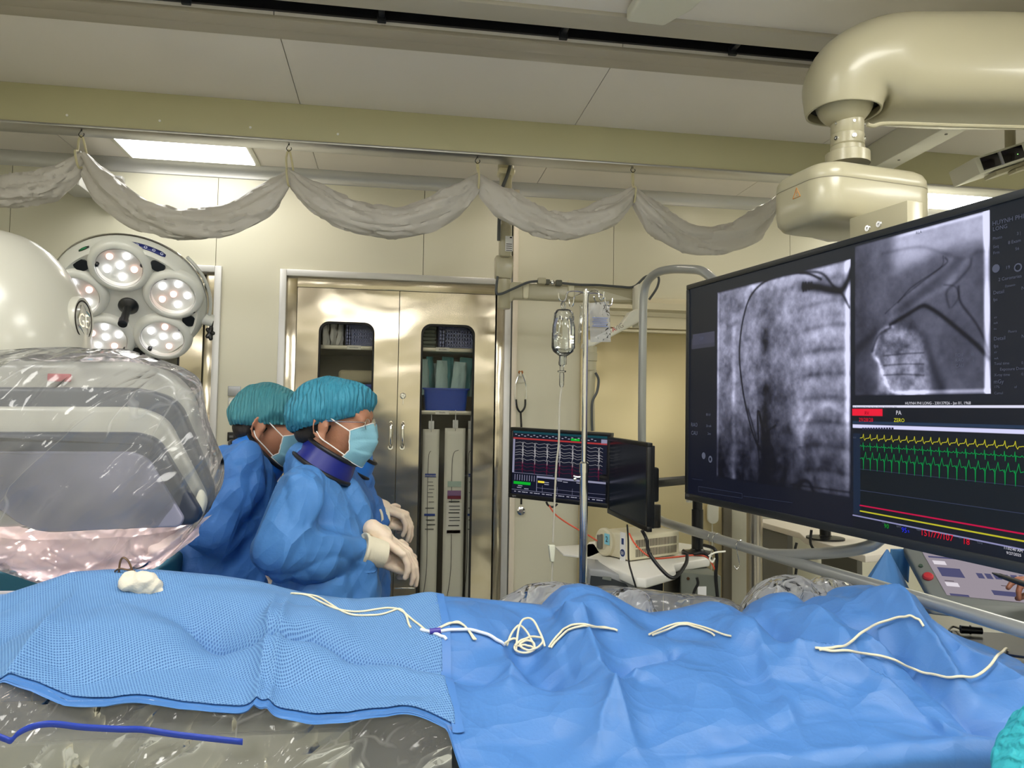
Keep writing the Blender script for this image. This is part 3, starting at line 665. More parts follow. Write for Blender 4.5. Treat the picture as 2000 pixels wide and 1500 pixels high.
# ================================================================ SURGICAL LAMP
M_lampw = mat('lamp_enamel', (205,206,198), .3, coat=.3)
LC = P(250, 600, 2.75)
ln = V((.10, -math.cos(math.radians(41)), -math.sin(math.radians(41)))).normalized()
lex = V((0,0,1)).cross(-ln).normalized()*-1; lex = V((1,0,0)); lex = (lex-ln*lex.dot(ln)).normalized(); ley = lex.cross(ln)*-1
if ley.z < 0: ley = -ley
def LP(r, deg, h=0): a = math.radians(deg); return LC + lex*(r*math.cos(a)) + ley*(r*math.sin(a)) + ln*h
lamp = thing('surgical_lamp', LC, 'round white surgical lamp with five glowing clusters and a black handle', 'surgical lamp')
MB().lathe([(.001,-.125),(.10,-.122),(.19,-.105),(.228,-.085),(.244,-.062),(.244,-.050),(.238,-.040),(.226,-.006),(.218,0),(.20,-.008),(.12,-.010),(.001,-.010)], LC, ln, 72).build('lamp_body', M_lampw, lamp, smooth=50)
MB().lathe([(.2445,-.064),(.2465,-.060),(.2465,-.054),(.2445,-.049)], LC, ln, 72, caps=False).build('rim_band', M_chrome, lamp)
led_w = emit('led_white', (250,248,255), 4); led_p = emit('led_warm', (255,196,184), 2.2)
M_mirr = mat('reflector_mirror', (74,60,62), .08, 1); M_pl = mat('lens_housing', (226,224,216), .18, coat=.4)
for k in range(5):
    ang = 89-72*k; c = LP(.156, ang)
    pod = MB().lathe([(.098,-.012),(.094,.002),(.086,.010),(.078,.013),(.072,.012),(.069,.004),(.069,-.010)], c, ln, 48, caps=False).build('light_cluster', M_lampw, lamp, smooth=60)
    MB().lathe([(.069,.008),(.0695,-.004),(.067,-.016),(.065,-.020)], c, ln, 48, caps=False).build('cluster_glass_rim', M_pl, pod)
    MB().lathe([(.067,-.018),(.001,-.018)], c, ln, 40).build('reflector', M_mirr, pod)
    for q in range(6):
        if q == 0: pc = c
        else: a = math.radians(ang+q*72-36+10*k); pc = c + lex*(.043*math.cos(a)) + ley*(.043*math.sin(a))
        warm = (q+k) % 3 == 1
        MB().lathe([(.0105,-.018),(.0105,-.008),(.0105,-.004),(.009,.001),(.005,.004),(.0005,.005)], pc, ln, 16).build('led_lens', led_p if warm else led_w, pod)
for a in (125, 53, -19, -91, -163):
    MB().lathe([(.024,-.004),(.022,-.001),(.001,-.0005)], LP(.196, a, -.002), ln, 28).build('cover_cap', M_black, lamp)
for a, r_ in ((111,.178),(66,.178),(41,.178),(-5,.205),(-31,.178),(-77,.178),(-103,.178),(148,.178)):
    MB().lathe([(.0075,-.004),(.0075,.006),(.005,.009),(.0005,.009)], LP(r_, a), ln, 14).build('screw_knob', M_black, lamp)
hb = LP(0,0,-.01)
MB().lathe([(.032,0),(.032,.006),(.026,.012),(.014,.02),(.012,.03),(.0125,.085),(.015,.088),(.0145,.112),(.001,.114)], hb, ln, 28).build('handle', M_black, lamp)
# blue control strip on the bevel, green sticker
bev = lambda a, f: LP(.226+(.238-.226)*f, a, -.006-.034*f)
def bevel_patch(a0, a1, f0, f1, off, m, name, n=10, par=lamp):
    G = []
    for i in range(n+1):
        a = a0+(a1-a0)*i/n; t_ = i/n; e = (f1-f0)/2*(1 if .08 < t_ < .92 else .55); mid = (f0+f1)/2
        nn = (LP(1, a)-LC).normalized()*.9+ln*.4; nn.normalize()
        G.append([bev(a, mid-e)+nn*off, bev(a, mid+e)+nn*off])
    return MB().grid(G).build(name, m, par, solid=.001)
cs = bevel_patch(83, 52, .2, .72, .0012, mat('control_blue', (20,36,110), .3), 'control_strip')
for k in range(5):
    a = 80.5-6.3*k; nn = ((LP(1, a)-LC).normalized()*.9+ln*.4).normalized(); c = bev(a, .46)+nn*.002
    MB().lathe([(.0052,0),(.0048,.0008),(.001,.0008)], c, nn, 16).build('button', mat('button_white', (200,205,225), .4), cs)
    MB().lathe([(.0028,.0009),(.0025,.0014),(.0005,.0014)], c, nn, 12).build('button_mark', mat('control_blue', (20,36,110), .3), cs)
bevel_patch(119, 110, .25, .6, .0012, mat('sticker_black', (14,26,22), .4), 'sticker', 3)
bevel_patch(118, 112, .32, .55, .0022, mat('sticker_green', (20,120,70), .4), 'sticker_mark', 3)
# side bracket and star knob, then suspension arm leaving to the left behind the white housing
kb = LP(.244, -22, -.05)
MB().cyl(LP(.235,-22,-.06), LP(.272,-22,-.06), .022, seg=20).build('side_pivot', M_lampw, lamp)
st = MB(); kc = P(411, 651, kb.y+.02)
st.cyl(LP(.27,-22,-.06), kc, .006, seg=10)
for q in range(5): st.cap(kc, kc+V((math.cos(q*1.257)*.016*.6, -.006, math.sin(q*1.257)*.02)), .009, .008, 8)
st.build('star_knob', M_black, lamp)
yk = [LP(.256, a, -.06) for a in np.linspace(-22, 38, 8)]
MB().tube(yk, .006, 8, sm=3).build('yoke', M_lampw, lamp)
bk = LC - ln*.12; p2 = P(-120, 600, 2.95); 
MB().tube([bk, bk-ln*.08, (bk-ln*.1).lerp(p2,.3), p2], .028, 14).tube([p2, p2+V((-.03,0,.12)), V((p2.x-.04, p2.y, CEIL-.02))], .028, 14).lathe([(.001,-.0),(.09,0),(.08,-.05),(.03,-.07)], (p2.x-.04,p2.y,CEIL), (0,0,1), 28).build('suspension_arm', M_lampw, lamp)
sp = bpy.data.lights.new('lamp_light', 'SPOT'); sp.energy = 170; sp.color = (1,.86,.80); sp.spot_size = math.radians(46); sp.spot_blend = .6; sp.shadow_soft_size = .12
so = bpy.data.objects.new('lamp_light', sp); COL.objects.link(so); so.location = LC+ln*.135
so.rotation_euler = (-ln).to_track_quat('Z','Y').to_euler(); so.parent = lamp; so.matrix_parent_inverse = MW[lamp.name].inverted()
# ================================================================ IMAGING ARM (white head and detector) under clear plastic
M_head = mat('imaging_head_enamel', (190,189,178), .28, coat=.3)
DY = 2.15
hc = P(-38, 700, DY); k_ = 1/ (P(1000,700,DY)-P(999,700,DY)).length
def hz(y): return P(0, y, DY).z
arm = thing('imaging_arm', (hc.x, DY, 0), 'white rounded imaging arm head and detector at the left edge above the table', 'imaging machine')
prof = []
for y_, x_ in ((720,170),(690,170),(660,168),(620,160),(580,148),(545,132),(515,110),(490,86),(472,60),(462,38),(456,15),(455,-30)):
    prof.append((max((P(x_,y_,DY)-P(-38,y_,DY)).x,.002), hz(y_)))
mb = MB(); mb.lathe(prof, (hc.x, DY, 0), (0,0,1), 64, up=V((0,1,0)), sy=1.0)
mb.build('head_shell', M_head, arm, smooth=60)
# badge on the head: chrome ring, dark disc and scrolled letters
bc = P(150, 612, DY-.15); bn = V((1,-.03,.06)).normalized()
bx, by_, _ = frame(bn); bx = V((0,0,1)).cross(bn).normalized(); by_ = bn.cross(bx)
bc = V((hc.x, DY, bc.z)) + V((bn.x,bn.y,0)).normalized()*.2365
MB().lathe([(.062,-.03),(.062,.004),(.058,.010),(.052,.008)], bc, bn, 48).build('badge_ring', M_head, arm)
bd = MB().lathe([(.053,.004),(.052,.009),(.049,.010),(.047,.007),(.001,.007)], bc, bn, 48).build('badge', mat('badge_dark', (46,40,40), .25, .6), arm)
mb = MB()
mb.text('GE', bc+bn*.0085-by_*.019, bx, by_, .052, 'CENTER', .001)
for q in range(4):
    a0 = q*pi/2+.4; pts = [bc+bn*.009+(bx*math.cos(a0+t_*1.2)+by_*math.sin(a0+t_*1.2))*(.040-.010*math.sin(t_*pi)) for t_ in np.linspace(0,1,7)]
    mb.tube(pts, .0018, 6, sm=2)
mb.build('badge_monogram', M_chrome, bd, smooth=30)
# detector: stepped rounded housing; outlines in metres on the plane y = EY
EY = 1.78
def outline(pts, rad=.03, n=5):
    q = [P(x, y, EY) for x, y in pts]; out = []
    for i, p in enumerate(q):
        a, b = q[i-1], q[(i+1)%len(q)]; r = min(rad, (a-p).length*.45, (b-p).length*.45)
        s_, e = p+(a-p).normalized()*r, p+(b-p).normalized()*r
        for k in range(n+1):
            t_ = k/n; out.append(s_*(1-t_)**2+p*2*t_*(1-t_)+e*t_*t_)
    return out
def slab(pts, y0, y1, m, name, rad=.05, bev=.012, par=None, label=None):
    o = [V((p.x, y0, p.z)) for p in outline(pts, rad)]
    return MB().prism(o, (0, y1-y0, 0), bev).build(name, m, par or arm, smooth=50, label=label)
M_dark = mat('detector_dark', (52,58,70), .35); M_fr = mat('detector_frame', (30,40,62), .35)
slab([(-330,696),(230,698),(300,718),(345,765),(378,930),(360,1015),(-200,1036)], EY+.10, EY+.19, M_head, 'detector_housing', .09, .02)
slab([(-320,752),(258,754),(330,778),(402,965),(385,1020),(-200,1040)], EY+.06, EY+.12, M_dark, 'dark_band', .06, .012)
slab([(-300,792),(262,794),(315,817),(396,975),(382,1022),(-190,1040)], EY+.03, EY+.09, M_head, 'housing_step', .06, .012)
slab([(-280,843),(268,844),(306,858),(390,1000),(378,1026),(60,1044),(-200,862)], EY, EY+.06, M_fr, 'detector_frame', .05, .014)
slab([(-260,880),(262,882),(292,895),(362,1012),(352,1028),(66,1038),(-150,884)], EY-.012, EY+.03, mat('detector_face', (128,128,150), .4), 'detector_face', .04, .004)
mb = MB(); q = P(118, 738, EY+.1); mb.box((q.x, EY+.095, q.z), (.05,.008,.018), .003); mb.build('red_mark', mat('red_mark', (190,60,70), .5), arm)
MB().tube([P(-150,700,EY+.3), P(-200,640,DY), P(-330,640,DY)], .12, 20).build('arm_joint', M_head, arm)
# C-shaped arm going down out of frame on the left
MB().tube([P(-330,640,DY), P(-560,760,DY), P(-640,1000,DY), P(-560,1300,DY), P(-520,1480,DY+.05)], .11, 18).box((P(-520,1480,DY).x, DY+.05, .30), (.5,.7,.6), .08).build('curved_arm', M_head, arm)
# clear plastic cover
M_bag = film('clear_cover_film', tint=(243,244,246), body=.20, rough=.12, gloss=1.0, bump=.035, bscale=7, stretch=(2.0,1,.55), wr=.22)
M_bag2 = film('gathered_film_lamp_tint', tint=(246,240,238), body=.85, rough=.4, gloss=.12, bump=.03, bscale=10, bcol=(252,236,232), stretch=(1.8,1,.6), wr=.3)  # gathered layers, milkier; the pinkish lamp light is also put into the film colour
BYY = 1.86
sil = [(-420,720),(-200,690),(0,684),(60,680),(130,678),(200,682),(240,681),(280,692),(325,706),(365,722),(392,745),(400,790),(410,830),(425,868),(437,900),(436,940),(420,975),(398,1010),(370,1045),(340,1078),(312,1104),(285,1114),(250,1118),(215,1124),(170,1132),(130,1138),(90,1142),(60,1132),(25,1120),(-20,1110),(-150,1100),(-420,1080)]
S = catmull([P(x, y, BYY) for x, y in sil], 5, True)
c0_ = P(60, 900, BYY)
def bag_sheet(sign, depth, seed, amp):
    G = []
    for i in range(40):
        s_ = (i+.02)/39; row = []
        for j, p in enumerate(S):
            q = c0_ + (p-c0_)*s_
            y = sign*depth*(1-s_**5)
            low = max(0, (1.32-q.z)/.1); up = max(0, (q.z-1.62)/.08)
            f = 1+min(1.5, low)+min(1, up)*.6
            # creases: diagonal drag lines
            w1 = 1-abs(noise.noise(V((q.x*5+q.z*6+seed, q.z*3-q.x*2, seed))))*2.4
            w2 = 1-abs(noise.noise(V((q.x*14-q.z*9+seed, q.z*12+q.x*4, seed+4))))*2.2
            w3 = noise.noise(V((q.x*5, q.z*5, seed+9)))
            d = amp*f*(w1*.55+w2*.25+w3*.5)*min(1, (1-s_)*14)
            row.append(V((q.x+.3*d*(1-s_), BYY+y+sign*d*1.0, q.z)))
        G.append(row)
    return G
bag = thing('plastic_cover', c0_, 'clear crinkled plastic cover draped over the white detector at left', 'plastic cover')
mb = MB(); mb.grid(bag_sheet(-1, .15, 3.1, .016), closed_u=True); mb.build('front_sheet', M_bag, bag, smooth=180)
mb = MB(); mb.grid(bag_sheet(1, .34, 8.7, .02), closed_u=True); mb.build('back_sheet', M_bag, bag, smooth=180)
# gathered lower folds
G = []
top = [(-250,1035),(-60,1030),(60,1045),(150,1044),(250,1040),(340,1030),(392,1012)]
bot = [(-250,1104),(-20,1106),(60,1128),(130,1136),(215,1122),(290,1110),(352,1058)]
T = catmull([P(x,y,BYY) for x,y in top], 14); B_ = catmull([P(x,y,BYY) for x,y in bot], 14)
for i in range(22):
    v = i/21; row = []
    for a, b in zip(T, B_):
        q = a.lerp(b, v); w1 = 1-abs(noise.noise(V((q.x*13, q.z*9+2, 1.7))))*2.3; w2 = 1-abs(noise.noise(V((q.x*28+q.z*20, q.z*30, 6))))*2
        row.append(V((q.x, BYY-.11*math.sin(pi*(.25+.7*v))+.030*w1+.014*w2, q.z-.004*w1)))
    G.append(row)
MB().grid(G).build('gathered_folds', M_bag2, bag, smooth=180)
G2 = [[p+V((0,.16,-.004+.01*noise.noise(p*9))) for p in r] for r in G]
MB().grid(G2).build('gathered_folds', M_bag2, bag, smooth=180)
# ================================================================ LARGE MONITOR
MA = V((1.04697, 2.66111, 2.08158)); mrot = (Matrix.Rotation(-1.41446543, 3, 'Z') @ Matrix.Rotation(.00606547, 3, 'X') @ Matrix.Rotation(.01563931, 3, 'Y'))
mw, mn, mh = mrot.col[0].copy(), -mrot.col[1].copy(), mrot.col[2].copy()    # width dir, front normal (towards viewer), up
MW_, MH_ = 1.387, .78
def MU(px, py, off=0.0):        # photo pixel -> (u from left edge, v down from top) on the monitor face
    d = ray(px, py); o = MA+mn*off; t_ = (o-CAM).dot(mn)/d.dot(mn); q = CAM+d*t_-o; return q.dot(mw), -q.dot(mh)
def MP(u, v, off=0.0): return MA + mw*u - mh*v + mn*off
mon = thing('large_monitor', MP(MW_/2, MH_), 'very large black wall-size monitor showing x-ray images and heart traces', 'monitor')
bz = .018; bzb = .023
M_bez = mat('monitor_bezel', (34,38,44), .38)
mb = MB()
R3 = Matrix((mw, mn, mh)).transposed()
def mbox(mb, u0, u1, v0, v1, o0, o1, bev=0): return mb.box(MP((u0+u1)/2, (v0+v1)/2, (o0+o1)/2), (abs(u1-u0), abs(o1-o0), abs(v1-v0)), bev, R3)
mbox(mb, 0, MW_, 0, bz, -.03, .0, .003); mbox(mb, 0, MW_, MH_-bzb, MH_, -.03, .0, .003); mbox(mb, 0, bz*.9, bz, MH_-bzb, -.03, .0, .002); mbox(mb, MW_-bz*.9, MW_, bz, MH_-bzb, -.03, 0, .002)
mb.build('bezel', M_bez, mon)
mb = MB(); mbox(mb, .01, MW_-.01, .01, MH_-.01, -.06, -.012, .01); mbox(mb, .3, MW_-.3, .15, MH_-.12, -.10, -.055, .02); mb.build('back_shell', M_black, mon)
# --- the picture on the screen: painted on a fine face-coloured grid
su0, su1, sv0, sv1 = bz*.9, MW_-bz*.9, bz, MH_-bzb
NX, NYY = 760, 420
U = np.linspace(su0, su1, NX); Vv = np.linspace(sv0, sv1, NYY); UU, VV = np.meshgrid(U, Vv)
img = np.zeros((NYY, NX, 3)); 
bgc = np.array([26, 30, 38.]); top_ = np.clip(1-(VV-sv0)/(sv1-sv0), 0, 1)
img[:] = bgc*(.55)+np.zeros_like(img)
img[..., 0] = 8+6*top_; img[..., 1] = 12+9*top_; img[..., 2] = 28+2*top_
def sm(x): x = np.clip(x, 0, 1); return x*x*(3-2*x)
rs = np.random.RandomState(5)
def vnoise(X, Y, s, seed):
    r = np.random.RandomState(seed).rand(64, 64); x, y = X*s, Y*s; xi, yi = np.floor(x).astype(int), np.floor(y).astype(int); fx, fy = x-xi, y-yi
    fx = fx*fx*(3-2*fx); fy = fy*fy*(3-2*fy); g = lambda a, b: r[b % 64, a % 64]
    return (g(xi,yi)*(1-fx)+g(xi+1,yi)*fx)*(1-fy)+(g(xi,yi+1)*(1-fx)+g(xi+1,yi+1)*fx)*fy
def fbm(X, Y, s, seed): return .5*vnoise(X,Y,s,seed)+.27*vnoise(X,Y,s*2.1,seed+1)+.15*vnoise(X,Y,s*4.3,seed+2)+.08*vnoise(X,Y,s*9,seed+3)
def quad_uv(corners):      # bilinear-ish frame of an image area given 4 photo corners tl,tr,br,bl -> rectangle on the screen
    q = [MU(*c) for c in corners]; return ((q[0][0]+q[3][0])/2, (q[1][0]+q[2][0])/2, (q[0][1]+q[1][1])/2, (q[2][1]+q[3][1])/2)
def dseg(X, Y, pts):        # distance to polyline
    D = np.full(X.shape, 9.)
    for (x0,y0),(x1,y1) in zip(pts, pts[1:]):
        dx, dy = x1-x0, y1-y0; L2 = dx*dx+dy*dy+1e-12; t_ = np.clip(((X-x0)*dx+(Y-y0)*dy)/L2, 0, 1); D = np.minimum(D, np.hypot(X-x0-t_*dx, Y-y0-t_*dy))
    return D
def cat2(pts, n=6): return [(p.x, p.y) for p in catmull([V((a, b, 0)) for a, b in pts], n)]
XA = quad_uv([(1398,571),(1658,506),(1657,972),(1396,932)])
XB = quad_uv([(1667,479),(1929,411),(1929,769),(1664,772)])
def local(q, pts):      # photo pixels -> local 0..1 coords of an area
    out = []
    for px, py in pts: u, v = MU(px, py); out.append(((u-q[0])/(q[1]-q[0]), (v-q[2])/(q[3]-q[2])))
    return out
def paint(q, fn):
    X = (UU-q[0])/(q[1]-q[0]); Y = (VV-q[2])/(q[3]-q[2]); m = (X >= 0)&(X <= 1)&(Y >= 0)&(Y <= 1)
    g = fn(X, Y, (q[3]-q[2])/(q[1]-q[0])); g = np.clip(g, 0, 1)
    c = np.stack([g*214+6, g*214+8, g*232+20], -1); img[m] = c[m]
def line(g, X, Y, asp, q, pts, w_, dark, soft=1.0):
    L_ = cat2(local(q, pts)); D = dseg(X, Y*asp, [(a, b*asp) for a, b in L_]); return g*(1-dark*np.exp(-(D/w_)**2))
def chest(X, Y, asp):
    n = fbm(X, Y*asp, 7, 11); g = .38+.40*(n-.5)+.34*(fbm(X,Y*asp,19,31)-.5)+.14*(fbm(X,Y*asp,45,77)-.5)
    g += .10*(1-Y)                                                 # upper part brighter
    # lungs brighter at the right
    g += .16*np.exp(-(((X-.82)/.2)**2+((Y-.42)/.42)**2)); g += .16*np.exp(-((X-.68)/.035)**2-((Y-.62-.1*(X))/.20)**2)*(.4+fbm(X,Y*asp,26,3)*1.6)
    g += .30*np.exp(-((X-.16)/.02)**2)*(fbm(X,Y*asp,12,8)*1.1)*(Y > .2)
    # spine column and heart shadow
    g -= .12*sm(1-abs(X-.43)/.09); hx = sm((X-(.40-.05*Y))*18)*sm((.60+.12*(Y-.45)*2-X)*14)*sm((Y-.44)*9); g -= .17*hx
    g -= .10*sm((Y-.62)*4)
    g -= .10*sm((Y-.72)*5)*sm((.36-X)*8)
    # ribs
    for k in range(8):
        yy = .16+.105*k; c = yy+.10*(X-.85)**2*4; band = np.exp(-((Y-c)/.012)**2); g -= .10*band*sm((X-.64)*9); g += .06*np.exp(-((Y-c-.03)/.02)**2)*sm((X-.66)*9)
        c2 = yy+.02+.25*(X-.2)**2-.12*(X-.2); g -= .04*np.exp(-((Y-c2)/.012)**2)*sm((.42-X)*9)
    # dome of the diaphragm
    D = np.hypot((X-.86)*1.0, (Y-.80)*asp*.9); g += .15*np.exp(-((D-.17)/.016)**2)*(Y < .80)*(.5+fbm(X,Y*asp,20,5)); g -= .07*sm((.17-D)*20)
    g += .5*sm((X-.955)*30)*sm((.8-Y)*4)*(.8) + .22*sm((.03-X)*40) + .18*np.exp(-((X-.985)/.02)**2)
    g += .30*sm((.07-Y)*20)*sm((X-.1)*4)*(.5+fbm(X,Y,6,9)*.8)
    q = XA
    g = line(g, X, Y, asp, q, [(1600,545),(1570,533),(1530,535),(1490,550),(1462,580),(1447,630),(1441,690),(1446,750),(1455,800),(1470,855),(1490,890)], .0065, .75)
    g = line(g, X, Y, asp, q, [(1560,532),(1600,533),(1625,560),(1640,572),(1655,600)], .007, .6)
    g = line(g, X, Y, asp, q, [(1567,560),(1590,560),(1620,566),(1640,566),(1652,548),(1659,530)], .020, .92)
    for a in (1566,1571,1577,1582): g = line(g, X, Y, asp, q, [(a,567-(a-1566)*.3),(a-1,553)], .007, .85)
    g = line(g, X, Y, asp, q, [(1458,800),(1475,862),(1481,908),(1486,930),(1492,960)], .007, .6)
    g = line(g, X, Y, asp, q, [(1478,862),(1477,804),(1484,830),(1492,862)], .007, .85); g = line(g, X, Y, asp, q, [(1480,805),(1491,850),(1499,858)], .006, .8)
    g = line(g, X, Y, asp, q, [(1487,860),(1496,843),(1512,831)], .005, .7)
    g = line(g, X, Y, asp, q, [(1556,955),(1560,943),(1568,939),(1578,944),(1584,958)], .010, .7)
    g = line(g, X, Y, asp, q, [(1540,946),(1600,954),(1657,962)], .005, .5)
    ed = np.minimum(np.minimum(X, 1-X), np.minimum(Y, 1-Y)); g *= .35+.65*sm((ed+.004)*60)
    g = .40+(g-.40)*1.25; return g*(1.02-.30*sm((Y-.35)*1.6))
def shoulder(X, Y, asp):
    g = .33+.16*(fbm(X,Y*asp,5,41)-.5)+.12*(fbm(X,Y*asp,16,47)-.5)+.05*(fbm(X,Y*asp,50,7)-.5)
    g += .30*sm((.25-Y+.04*np.sin(X*6))*9)*sm((X-.28)*9); g += .10*sm((.5-Y)*2)
    g -= .10*sm((.22-X)*6)
    q = XB
    # lung window at lower left of the picture
    lw = sm((X-.16-.0*Y)*12)*sm((.60+.12*(Y-.6)-X)*14)*sm((Y-.42-abs(X-.34)*.6)*7); g += lw*(.12+.75*(fbm(X,Y*asp,13,51)-.42))
    g += .5*np.exp(-((dseg(X, Y*asp, [(a, b*asp) for a, b in cat2(local(q, [(1738,636),(1715,650),(1702,690),(1712,706),(1724,740),(1736,762),(1760,769),(1800,768)]))]))/.016)**2)*(.3+fbm(X,Y*asp,25,3))
    g = line(g, X, Y, asp, q, [(1665,688),(1700,655),(1735,630),(1780,640),(1800,662),(1813,700),(1828,740),(1836,770)], .034, .38)
    g = line(g, X, Y, asp, q, [(1735,634),(1765,616),(1795,598),(1810,600),(1835,616),(1870,645),(1905,675),(1928,700)], .014, .78)
    g = line(g, X, Y, asp, q, [(1755,605),(1790,575),(1830,540),(1860,515)], .045, .25)
    g = line(g, X, Y, asp, q, [(1735,640),(1712,655),(1700,685)], .012, .55)
    for pts_ in ([(1738,606),(1770,578),(1805,552),(1838,528),(1855,505)], [(1760,615),(1800,585),(1840,560),(1868,530),(1885,505)]): g = g*(1+.22*np.exp(-(dseg(X, Y*asp, [(a, b*asp) for a, b in cat2(local(q, pts_))])/.022)**2))
    g = line(g, X, Y, asp, q, [(1750,591),(1775,562),(1815,535),(1845,513),(1842,503)], .006, .35)
    g = line(g, X, Y, asp, q, [(1725,612),(1760,580),(1800,548),(1835,520),(1838,500)], .005, .3)
    g = line(g, X, Y, asp, q, [(1850,600),(1845,570),(1870,545),(1890,520),(1893,505)], .010, .30)
    g = line(g, X, Y, asp, q, [(1840,556),(1862,560),(1868,580),(1855,600)], .006, .25)
    g = line(g, X, Y, asp, q, [(1868,560),(1872,590),(1898,625),(1915,655),(1926,688)], .009, .45)
    g = line(g, X, Y, asp, q, [(1720,495),(1790,482),(1840,495),(1875,505),(1910,490),(1925,492)], .012, .16)
    for k in range(3): g = line(g, X, Y, asp, q, [(1722,695+k*19),(1760,691+k*20),(1800,689+k*22)], .006, .35)
    g += .9*sm((X-.955)*40)*(.55+.45*np.sin(Y*7+1)**2) + .35*sm((Y-.965)*50)*sm((X-.35)*6) + .25*sm((.03-Y)*40)*sm((X-.3)*5)
    ed = np.minimum(np.minimum(X, 1-X), np.minimum(Y, 1-Y)); g *= .5+.5*sm((ed+.004)*60)
    return .45+(g-.45)*1.2
paint(XA, chest); paint(XB, shoulder)
def prect(pa_, pb_, col, img=img):   # two opposite photo corners
    (u0,v0),(u1,v1) = MU(*pa_), MU(*pb_); m = (UU >= min(u0,u1))&(UU <= max(u0,u1))&(VV >= min(v0,v1))&(VV <= max(v0,v1)); img[m] = col
TR = MW_-bz*.9     # lower-right window runs to the right edge
_, vt = MU(1664,796); 
img[(UU > MU(1662,800)[0])&(VV > MU(1662,786)[1])] = (5,10,22)
prect((1662,792),(2090,797), (215,215,235)); prect((1661,798),(1720,813), (225,12,48)); 
prect((1662,828),(2090,834), (22,44,72)); prect((1662,836),(2090,842.5), (205,205,240))
m_ = (UU > MU(1677,850)[0])&(VV > MU(1677,846)[1])&(VV < MU(1677,1002)[1]); img[m_] = (3,11,18)
m_ = (UU < MU(1677,850)[0])&(UU > MU(1663,850)[0])&(VV > MU(1664,846)[1])&(VV < MU(1664,1003)[1]); img[m_] = (10,28,52)
prect((1348,661),(1393,652+24), (48,50,66))
prect((1350,653),(1393,668), (56,58,76))
me = bpy.data.meshes.new('screen_picture'); nv = NX*NYY
co = (np.array(MA)[None]+UU.ravel()[:,None]*np.array(mw)-VV.ravel()[:,None]*np.array(mh)+np.array(mn)*-.006)
idx = np.arange(nv).reshape(NYY, NX); Q = np.stack([idx[:-1,:-1], idx[1:,:-1], idx[1:,1:], idx[:-1,1:]], -1).reshape(-1,4)
def np_mesh(me, co, Q, col):
    me.vertices.add(len(co)); me.vertices.foreach_set('co', co.ravel()); me.loops.add(Q.size); me.loops.foreach_set('vertex_index', Q.ravel())
    me.polygons.add(len(Q)); me.polygons.foreach_set('loop_start', np.arange(0, Q.size, 4)); me.polygons.foreach_set('loop_total', np.full(len(Q), 4)); me.update(calc_edges=True)
    a = me.color_attributes.new('screen', 'FLOAT_COLOR', 'POINT'); c = col.reshape(-1,3)/255; lin = np.where(c <= .04045, c/12.92, ((c+.055)/1.055)**2.4)
    a.data.foreach_set('color', np.concatenate([lin, np.ones((len(lin),1))], 1).ravel())
np_mesh(me, co, Q, np.clip(img, 0, 255))
scr = link('screen', me, vcol_emit('big_screen', .74), mon, 0)
# --- traces and writing as crisp marks lying on the glass
def ribbon(mb, pts, w_, off=-.0045, proj=True, U_=MU, P_=MP):
    q = [U_(*p) for p in pts]
    for (a, b), (c, d) in zip(q, q[1:]):
        l = math.hypot(c-a, d-b) or 1e-6; nx, ny = -(d-b)/l*w_/2, (c-a)/l*w_/2; ex, ey = (c-a)/l*w_*.3, (d-b)/l*w_*.3
        mb.vface([P_(a+nx-ex, b+ny-ey, off), P_(a-nx-ex, b-ny-ey, off), P_(c-nx+ex, d-ny+ey, off), P_(c+nx+ex, d+ny+ey, off)], [(0,1,2,3)])
tr_y = MB(); tr_g = MB(); tr_r = MB(); tr_w = MB()
uvA, uvB = MU(1677,850), MU(1995,880)
def trace(mb, y0, y1, shape, beats, w_=.0016, amp=1):
    """y0: photo height at x=1677, y1: at x=2000"""
    a, b = MU(1677,y0), MU(2000,y1); a, b = (a[0], (a[1]+b[1])/2), (b[0]*1.045, (a[1]+b[1])/2); pts = []
    L_ = (b[0]-a[0])/beats
    for k in range(beats):
        for t_, h in shape: pts.append((a[0]+L_*(k+t_), a[1]-h*amp))
    ribbon(mb, pts, w_, U_=lambda x, y: (x, y))
trace(tr_y, 859, 869, [(0,0),(.2,.003),(.3,.002),(.42,.012),(.5,.030),(.56,.002),(.7,-.014),(.85,0)], 22, amp=.36)
trace(tr_g, 872, 893, [(0,0),(.12,.006),(.25,0),(.40,.002),(.46,.020),(.52,-.020),(.58,.004),(.8,0)], 22, amp=.5)
trace(tr_g, 897, 922, [(0,0),(.3,.004),(.42,-.004),(.46,.006),(.5,-.052),(.55,-.004),(.66,.006),(.82,.032),(.92,.010)], 22, amp=.55)
ribbon(tr_y, [(1677,998),(2070,1071)], .0035); ribbon(tr_r, [(1677,987),(2070,1056)], .0035)
ribbon(tr_w, [(1663,1006),(2070,1089)], .0034)
scol = lambda n, c, s=.66: emit(n, c, s)
tr_y.build('yellow_trace', scol('trace_yellow', (190,185,50)), scr, 0); tr_g.build('green_trace', scol('trace_green', (22,140,70)), scr, 0)
tr_r.build('red_trace', scol('trace_red', (190,28,72)), scr, 0); tr_w.build('divider_line', scol('trace_pale', (140,140,180)), scr, 0)
for pl_, w_ in (([(1677,957.5),(2070,1014)], .0022), ([(1677,916),(2070,958)], .0016), ([(1450,969),(1545,982)], .0012), ([(1362,950),(1447,964),(1447,973),(1362,960),(1362,950)], .0012), ([(1350,935),(1370,938)],.001)):
    trd = MB(); ribbon(trd, pl_, w_); trd.build('dim_line', scol('trace_dim', (52,58,78)), scr, 0)
def stext(mb, s, px, py, hpx, xs=1, off=-.004):     # cap height in photo px
    u, v = MU(px, py); u2, v2 = MU(px, py-hpx); mb.text(s, MP(u, v, off), mw*1, mh, (v-v2)/.72); return mb
tw = MB(); stext(tw, 'HUYNH PHI LONG - 230137926 - Jan 01, 1968', 1765, 790, 5.4)
